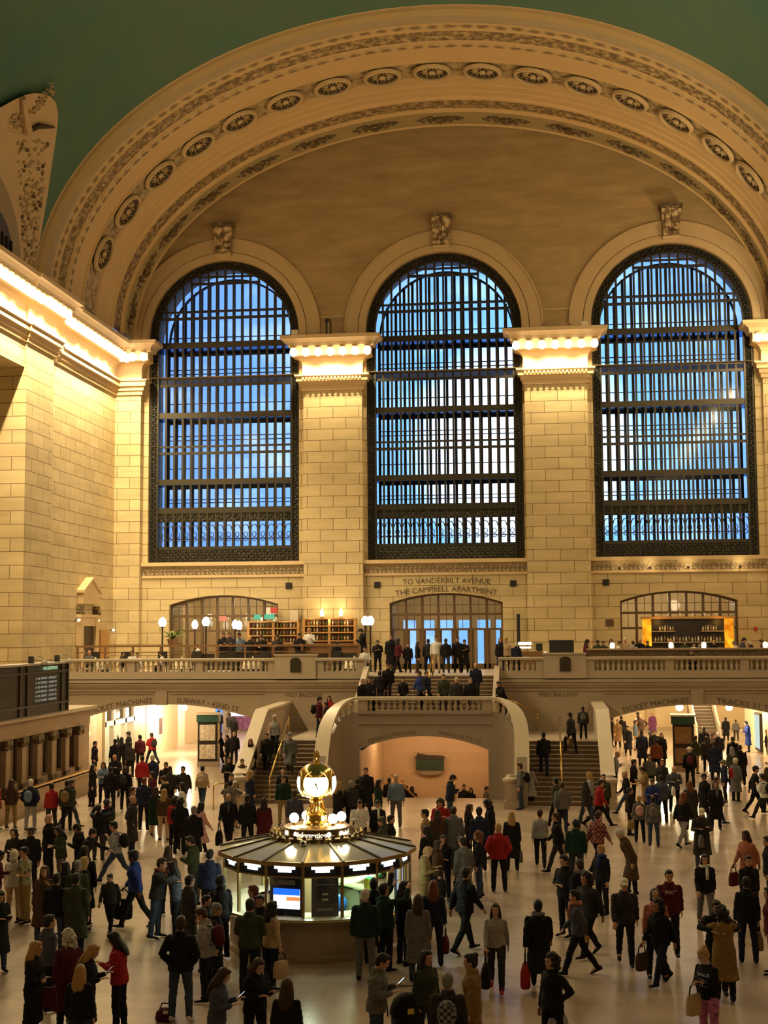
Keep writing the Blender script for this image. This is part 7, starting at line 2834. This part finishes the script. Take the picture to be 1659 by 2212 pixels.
for i, (k, me) in enumerate(TOP.items()):
    folds(me, 0.0045 if k[2] in 'jcv' else 0.003, i)
for i, me in enumerate(TROU.values()):
    folds(me, 0.004, i)
EYEM = mat('eye_dark', (0.02, 0.014, 0.01), 0.3)
LIPM = mat('lip', (0.28, 0.10, 0.08), 0.5)
SKM = [mat('skin_%d' % i, c, 0.55, noise=0.05, scale=30, spec=0.3) for i, c in enumerate(SKINS)]
for k, me in list(BODY.items()):
    fm = face_marks(SKEL[k])
    n0 = len(me.vertices)
    vs = [tuple(v.co) for v in me.vertices] + fm.v
    fs = [tuple(q.vertices) for q in me.polygons] + [tuple(i + n0 for i in f) for f in fm.f]
    mi = [0] * len(me.polygons) + fm.m
    m2 = bpy.data.meshes.new('body')
    m2.from_pydata(vs, [], fs)
    for m in (SKM[0], EYEM, LIPM):
        m2.materials.append(m)
    m2.polygons.foreach_set('material_index', mi)
    m2.polygons.foreach_set('use_smooth', [True] * len(fs))
    m2.update()
    BODY[k] = m2
for d_ in (TOP, TROU, SHOE, HAIR):
    for me in d_.values():
        if not me.materials:
            me.materials.append(SKM[0])


def piece(name, me, m, parent, mw=None):
    o = bpy.data.objects.new(name, me)
    COL.objects.link(o)
    o.parent = parent
    if mw is not None:
        o.matrix_local = mw
    o.material_slots[0].link = 'OBJECT'
    o.material_slots[0].material = m
    return o


def headmat(J, lift=0):
    hc, HR = J['head']
    M = Matrix([list(HR[i]) + [hc[i]] for i in range(3)] + [[0, 0, 0, 1]])
    return M


def stand_point(r, J):
    s = r['h'] / 1.75
    top = J['top'] * s
    rz = D(FACE[r['f']])
    off = Vector((top[0] * math.cos(rz) - top[1] * math.sin(rz), top[0] * math.sin(rz) + top[1] * math.cos(rz), 0))
    zt = float(top[2])
    g = r['g']
    if g[0] in 'KB':
        y = -9.0 if g[0] == 'K' and g[1] == 'S' else -5.6
        if g == 'B':
            y = -6.4 + 0.5 * ((r['x'] * 7) % 3 - 1) * 0.6
            if r['x'] > 1070:
                y = -7.6
        elif r['x'] > 1200:
            y = -7.2 if g[1] == 'L' else -8.95
        elif 470 < r['x'] < 680 and g[1] == 'L':
            y = -4.15 if r['x'] < 660 else -2.7
        elif r['x'] == 777:
            y = -4.6
        P = at_y(r['x'], r['y'], y)
        z = 4.75
        if g == 'KD':
            z = P.z - zt
        else:
            k = max(.84, min(1.14, (P.z - 4.75) / float(J['top'][2])))
            off *= k / s
            s = k
            if abs(P.z - 4.75 - s * float(J['top'][2])) > .03:
                z = P.z - s * float(J['top'][2]) if P.z > 5 else 4.75
    else:
        fn = GROUND[g]
        lim = {'S': (-20.3, -15.2), 'C': (-13.9, -10.3), 'R': (-17.4, -9.4), 'E': (11.5, 17), 'L': (-15.3, -10.5), 'M': (-16.9, -13.7)}.get(g)
        z = fn(Vector((0, 0, 0)))
        cand = None
        for i in range(160):
            zz = (-2.4 if g == 'R' else (0.0 if g != 'C' else 3.2)) + 3.4 * i / 159 if g in 'SRCE' else z
            P = at_z(r['x'], r['y'], zz + zt)
            q = P - off
            e = abs(fn(q) - zz)
            if lim and not lim[0] < q.y < lim[1]:
                e += 5 + abs(q.y - sum(lim) / 2)
            if cand is None or e < cand[0] - 1e-6:
                cand = (e, P, fn(q))
            if g not in 'SRCE':
                break
        P, z = cand[1], cand[2]
        if lim and cand[0] > 4:     # the height does not fit: keep the ray, settle the depth
            P = at_y(r['x'], r['y'], max(lim[0] + .3, min(lim[1] - .3, P.y)))
            z = fn(P - off)
            k = (P.z - z) / float(J['top'][2])
            off *= k / s
            s = k
    return Vector((P.x, P.y, 0)) - off + Vector((0, 0, z)), rz, s


SCARF = {}
# backpack, bags: one of each, copied
BPK = MB()
BPK.loft([[(.14 * w * math.cos(t) * (1 if abs(math.cos(t)) < .8 else .95), y_, .12 * 0 + .20 * w * math.sin(t) - .02) for t in [2 * PI * q / 16 for q in range(16)]] for y_, w in ((-.02, .85), (.02, 1.0), (.09, 1.0), (.13, .86), (.145, .6))])
BPK.ball((0, .14, -.09), (.10, .035, .075), 10, 6)
BPK = BPK.mesh('pack', SKM[0], smooth=True)
STRP = MB()
for sx in (-1, 1):
    STRP.tube([(sx * .10, -.02, .17), (sx * .115, -.16, .20), (sx * .12, -.22, .08), (sx * .12, -.20, -.08), (sx * .12, -.05, -.16)], .014, 6)
STRP = STRP.mesh('straps', SKM[0], smooth=True)
HBG = MB()
HBG.loft([ring(V3(0, 0, z), V3(1, 0, 0), V3(0, 1, 0), rx, ry, 14, 0.6) for z, rx, ry in ((-.30, .10, .045), (-.28, .13, .06), (-.12, .135, .06), (-.02, .12, .035), (0.0, .11, .02))])
HBG = HBG.mesh('bag', SKM[0], smooth=0.9)
HST = MB().tube([(-.09, 0, -.02), (-.07, 0, .10), (0, 0, .16), (.07, 0, .10), (.09, 0, -.02)], .011, 6).mesh('handles', SKM[0], smooth=True)
PHO = MB().box(-.036, .036, -.005, .005, -.07, .07).mesh('phone', BLACK)
SCR = MB().box(-.031, .031, -.0065, -.005, -.06, .06).mesh('screen', glow('phone_glow', (0.75, 0.88, 1.0), 2.2))
BAGN = {'K': 'briefcase sized bag', 'R': 'shopping bag'}
PEOPLE = []
seen = {}
for r in ROWS:
    r['at'] = list(stand_point(r, SKEL[r['p'], r['b']]))
FLOORERS = [r for r in ROWS if r['g'] == 'F']
obst = [(BC.x, BC.y, 2.42), (-12.0, -4.6, 0.85), (11.9, -5.6, 0.85), (-6.9, -20.2, 0.6), (7.6, -20.2, 0.6), (-3.28, -20.25, 0.6), (3.88, -20.25, 0.6)]
for it in range(14):
    for i, a in enumerate(FLOORERS):
        pa = a['at'][0]
        for x, y, rad in obst:
            d = Vector((pa.x - x, pa.y - y))
            if d.length < rad:
                d = d.normalized() * (rad - d.length) * .5
                pa.x += d.x
                pa.y += d.y
        if pa.x < -13.9 and pa.y < -15.3:
            pa.x = -13.9
        for c in FLOORERS[i + 1:]:
            pc = c['at'][0]
            if abs(pa.y - pc.y) > .6 or abs(pa.x - pc.x) > .6:
                continue
            lim_ = .3 if 'hu' in (a['p'], c['p']) else .46
            d = Vector((pa.x - pc.x, pa.y - pc.y))
            if d.length < lim_:
                d = (d.normalized() if d.length > 1e-3 else Vector((0, 1))) * (lim_ - d.length) * .5
                d.x *= .35
                pa.x += d.x
                pa.y += d.y
                pc.x -= d.x
                pc.y -= d.y
for r in ROWS:
    J = SKEL[r['p'], r['b']]
    loc, rz, s = r['at']
    o = bpy.data.objects.new('person', BODY[r['p'], r['b']])
    COL.objects.link(o)
    o.location, o.rotation_euler.z, o.scale = loc, rz, (s * 1.09, s * 1.09, s)
    o.material_slots[0].link = 'OBJECT'
    o.material_slots[0].material = SKM[r['sk']]
    tk_, tc = r['top'][0], r['top'][1]
    if r['g'][0] == 'K':
        lab = 'person: %s' % r['tail']
    else:
        lab = 'person in %s %s, %s' % (FAB[tc][1], TOPN[tk_], r['tail'])
    if len(lab.split()) > 16:
        lab = 'person, ' + r['tail']
    while lab in seen:
        lab += ', ' + hair_words(r['hair'])
    seen[lab] = 1
    tag(o, lab, 'person')
    tp = piece({'j': 'jacket', 'c': 'coat', 's': 'sweater', 't': 'shirt', 'v': 'waistcoat'}[tk_], TOP[r['p'], r['b'], tk_], fabric(tc), o)
    if tk_ == 'v':
        piece('shirt', TOP[r['p'], r['b'], 's'] if (r['p'], r['b'], 's') in TOP else TOP[r['p'], r['b'], tk_], fabric('W'), o)
    piece('trousers', TROU[r['p'], r['b']], fabric(r['bot']), o)
    shm = fabric('K')
    if r['tail'].endswith('red shoes'):
        shm = fabric('R')
    elif 'white soled' in r['tail']:
        shm = fabric('W')
    for i in (0, 1):
        piece('shoe', SHOE[r['p'], r['b'], i], shm, o)
    hk, hcol = r['hair']
    hm = mat('hair_' + HRC[hcol][1], HRC[hcol][0], 0.6, noise=0.3, scale=40, spec=0.3)
    if hk != 'u':
        piece({'n': 'beanie', 'c': 'cap', 'w': 'hat', 'h': 'hood'}.get(hk, 'hair'), HAIR[hk], hm, o, headmat(J))
    ex = r['ex']
    if 'sc' in ex:
        if (r['p'], r['b']) not in SCARF:
            q = MB()
            c0 = J['at'](.535, .008)
            q.tube([c0 + V3(.092 * math.sin(t), -.088 * math.cos(t), .012 * math.sin(2 * t)) for t in [2 * PI * i / 18 for i in range(19)]], .034, 8)
            q.tube([c0 + J['S'] @ V3(.03, -.10, -.02), c0 + J['S'] @ V3(.035, -.15, -.16), c0 + J['S'] @ V3(.03, -.155, -.30)], [.03, .036, .03], 8)
            SCARF[r['p'], r['b']] = q.mesh('scarf', SKM[0], smooth=True)
        piece('scarf', SCARF[r['p'], r['b']], fabric(ex['sc']), o)
    if 'bp' in ex:
        c0 = J['at'](.28, .175)
        e = empty('backpack')
        M = o.matrix_basis @ Matrix([list(J['S'][i]) + [c0[i]] for i in range(3)] + [[0, 0, 0, 1]])
        e.matrix_world = M
        tag(e, '%s backpack of person: %s' % (FAB[ex['bp']][1], ' '.join(r['tail'].split()[:9])), 'backpack')
        piece('pack', BPK, fabric(ex['bp']), e)
        piece('straps', STRP, fabric('K'), e)
    if 'bl' in ex:
        ex['bg'] = ex['bl']
    if 'bg' in ex:
        sh, el, wr, f_, sd = J['arms'][0 if 'bl' in ex else 1]
        c0 = wr + unit(f_) * .09
        e = empty('bag')
        big = 1.5 if ex['bg'] in 'RKL' else 1.15
        e.matrix_world = o.matrix_basis @ Matrix.Translation((c0[0], c0[1], c0[2] - .15 * big)) @ Matrix.Rotation(PI / 2, 4, 'Z') @ Matrix.Scale(big, 4)
        tag(e, '%s bag carried by person: %s' % (FAB[ex['bg']][1], ' '.join(r['tail'].split()[:9])), 'bag')
        piece('pouch', HBG, fabric(ex['bg']), e)
        piece('handles', HST, fabric('K'), e)
    if r['p'] == 'ph' and r['y'] > 1700 and r['g'] == 'F' and ('phone' in r['tail'] or r['y'] > 2040):
        sh, el, wr, f_, sd = J['arms'][0]
        c0 = wr + unit(f_) * .10 + V3(-.01, 0, .04)
        e = empty('phone')
        e.matrix_world = o.matrix_basis @ Matrix.Translation(tuple(c0)) @ Matrix.Rotation(PI, 4, 'Z') @ Matrix.Rotation(-0.8, 4, 'X')
        tag(e, 'phone with lit screen held by person: %s' % ' '.join(r['tail'].split()[:8]), 'phone')
        for nm, me in (('case', PHO), ('screen', SCR)):
            q = bpy.data.objects.new(nm, me)
            COL.objects.link(q)
            q.parent = e
    r['o'], r['J'], r['top_o'] = o, J, tp
    PEOPLE.append(r)
# ------------------------------------------------------------------ lettering and marks on clothes, things carried or left on the floor
def front_of(r, z):
    """y of the chest at height z above the pelvis, body space"""
    me = TOP[r['p'], r['b'], r['top'][0]]
    J = r['J']
    p = J['at'](z, 0)
    ys = [v.co.y for v in me.vertices if abs(v.co.x) < .05 and abs(v.co.z - p[2]) < .03]
    return min(ys) - 0.006


def chest_text(r, lines, m, w, z, dz):
    b = MB()
    for i, t in enumerate(lines):
        vs, fs, ww = letters(t)
        k = w[i] / ww
        zz = r['J']['at'](z - dz * i, 0)[2]
        y = front_of(r, z - dz * i)
        b.add([(x * k, y + 3.2 * (x * k) ** 2, zz + q * k * 1.25) for x, q in vs], fs)
    b.build('lettering', m, r['o'])


def who(s):
    return next(r for r in PEOPLE if s in r['tail'])


WL = mat('print_white', (0.62, 0.6, 0.56), 0.7)
chest_text(who('white college letters'), ['UMASS'], WL, [.26], .33, .08)
chest_text(who('black lettered top'), ['SURFACE', 'LOVE IS', 'ALL IN'], WL, [.24, .17, .19], .33, .09)
r = who('white badge')
b = MB().lathe([(0, 0), (.035, 0)], seg=14)
b.v = [(x + .07, front_of(r, .30) + 3 * .005, y + r['J']['at'](.30)[2]) for x, y, z in b.v]
b.build('badge', WL, r['o'])
r = who('folded bare arms')
CAMO = relief('camo_print', (0.035, 0.045, 0.028), (0.42, 0.42, 0.26), scale=9, amount=0.66, bump=0, kind='noise')
next(c for c in r['o'].children if c.name.startswith('shirt')).material_slots[0].material = CAMO
r = who('flowered leggings')
next(c for c in r['o'].children if c.name.startswith('trousers')).material_slots[0].material = relief('flower_print', (0.09, 0.02, 0.07), (0.42, 0.12, 0.30), scale=10, amount=0.55, bump=0, kind='noise')


def plaid(name, c1, c2, sc):
    m = bpy.data.materials.new(name)
    m.use_nodes = True
    nt = m.node_tree
    N, L = nt.nodes, nt.links
    tc = N.new('ShaderNodeTexCoord')
    ck = N.new('ShaderNodeTexChecker')
    ck.inputs['Scale'].default_value = sc
    ck.inputs['Color1'].default_value = (*c1, 1)
    ck.inputs['Color2'].default_value = (*c2, 1)
    mp = N.new('ShaderNodeMapping')
    mp.inputs['Location'].default_value = (.013, .02, .017)
    L.new(tc.outputs['Object'], mp.inputs[0])
    L.new(mp.outputs[0], ck.inputs['Vector'])
    L.new(ck.outputs['Color'], N['Principled BSDF'].inputs['Base Color'])
    N['Principled BSDF'].inputs['Roughness'].default_value = .85
    return m


r = who('red checked shirt')
next(c for c in r['o'].children if c.name.startswith('jacket')).material_slots[0].material = plaid('red_plaid', (.34, .10, .08), (.035, .010, .014), 15)
for o in [o for o in COL.objects if o.name.startswith('backpack') and 'checked' in o['label']]:
    next(c for c in o.children if c.name.startswith('pack')).material_slots[0].material = plaid('grey_plaid', (.20, .20, .19), (.02, .02, .02), 20)
# stroller at the lower edge
p = at_z(880, 2212, 0.55)
t = tag(empty('stroller', (p.x, p.y, 0), 0.3), 'black stroller hood at the bottom edge beside the checked backpack', 'stroller')
SB = fabric('K')
b = MB()
b.lathe([(0.0, .32), (.12, .30), (.22, .22), (.28, .08), (.29, 0.0)], seg=20)
b.v = [(x, y, z + .72) for x, y, z in b.v]
b.build('hood', SB, t, smooth=True)
MB().loft([ring(V3(0, y, z), V3(1, 0, 0), V3(0, 1, 0), rx, ry, 14, .7) for y, z, rx, ry in ((0, .32, .18, .3), (0, .45, .24, .36), (0, .72, .26, .3))]).build('seat', SB, t, smooth=True)
MB().tube([(-.26, .3, .6), (-.26, .55, 1.0), (.26, .55, 1.0), (.26, .3, .6)], .016, 6).build('handle', BLACK, t)
MB().box(-.05, .05, -.30, -.27, .78, .86).build('yellow_label', mat('label_yellow', (.7, .5, .08), .6), t)
for sx in (-.26, .26):
    for y in (-.3, .3):
        q = MB()
        q.lathe([(.09, -.02), (.11, -.02), (.11, .02), (.09, .02), (.09, -.02)], seg=18)
        q.v = [(sx + z, y + x, .115 + yy) for x, yy, z in q.v]
        q.build('wheel', BLACK, t)
        MB().tube([(sx, y, .115), (sx * .8, y * .5, .45)], .014, 6).build('strut', BLACK, t)
p = at_z(357, 2205, 0.0)
t = tag(empty('floor_bag', (p.x, p.y, 0)), 'dark red bag with a white mark on the floor beside white soled shoes', 'bag')
MB().loft([ring(V3(0, 0, z), V3(1, 0, 0), V3(0, 1, 0), rx, ry, 14, .7) for z, rx, ry in ((0, .15, .11), (.05, .18, .13), (.16, .16, .11), (.22, .08, .05))]).build('pouch', fabric('M'), t, smooth=True)
MB().obox((.03, -.10, .17), (.09, .01, .06), 0, 0, -.6).build('mark', WL, t)
MB().tube([(-.1, 0, .2), (-.06, 0, .3), (.06, 0, .3), (.1, 0, .2)], .012, 6).build('handles', fabric('K'), t)
# clerk behind the booth glass
J = SKEL['cr', 'f']
a = -1.95
q = bpy.data.objects.new('person', BODY['cr', 'f'])
COL.objects.link(q)
q.location, q.rotation_euler.z = BC + Vector((1.45 * math.cos(a), 1.45 * math.sin(a), 0.0)), -0.9
q.scale = (.97,) * 3
q.material_slots[0].link = 'OBJECT'
q.material_slots[0].material = SKM[0]
tag(q, 'person in white shirt with brown hair working behind the booth glass', 'person')
piece('sweater', TOP['cr', 'f', next(k[2] for k in TOP if k[:2] == ('cr', 'f'))], fabric('W'), q)
piece('trousers', TROU['cr', 'f'], fabric('K'), q)
for i in (0, 1):
    piece('shoe', SHOE['cr', 'f', i], fabric('K'), q)
piece('hair', HAIR['b'], MATS['hair_brown'], q, headmat(J))
vs = SC.view_settings
SC.display_settings.display_device = 'sRGB'
vs.view_transform = 'Standard'
vs.look = 'None'
vs.gamma = 1
vs.exposure = 0.0
vs.use_curve_mapping = False
cy = SC.cycles
cy.max_bounces = 6
cy.diffuse_bounces = 3
cy.glossy_bounces = 3
cy.transmission_bounces = 4
cy.transparent_max_bounces = 12
cy.caustics_reflective = False
cy.caustics_refractive = False
cy.sample_clamp_indirect = 4.0
cy.use_denoising = True
bpy.context.view_layer.update()
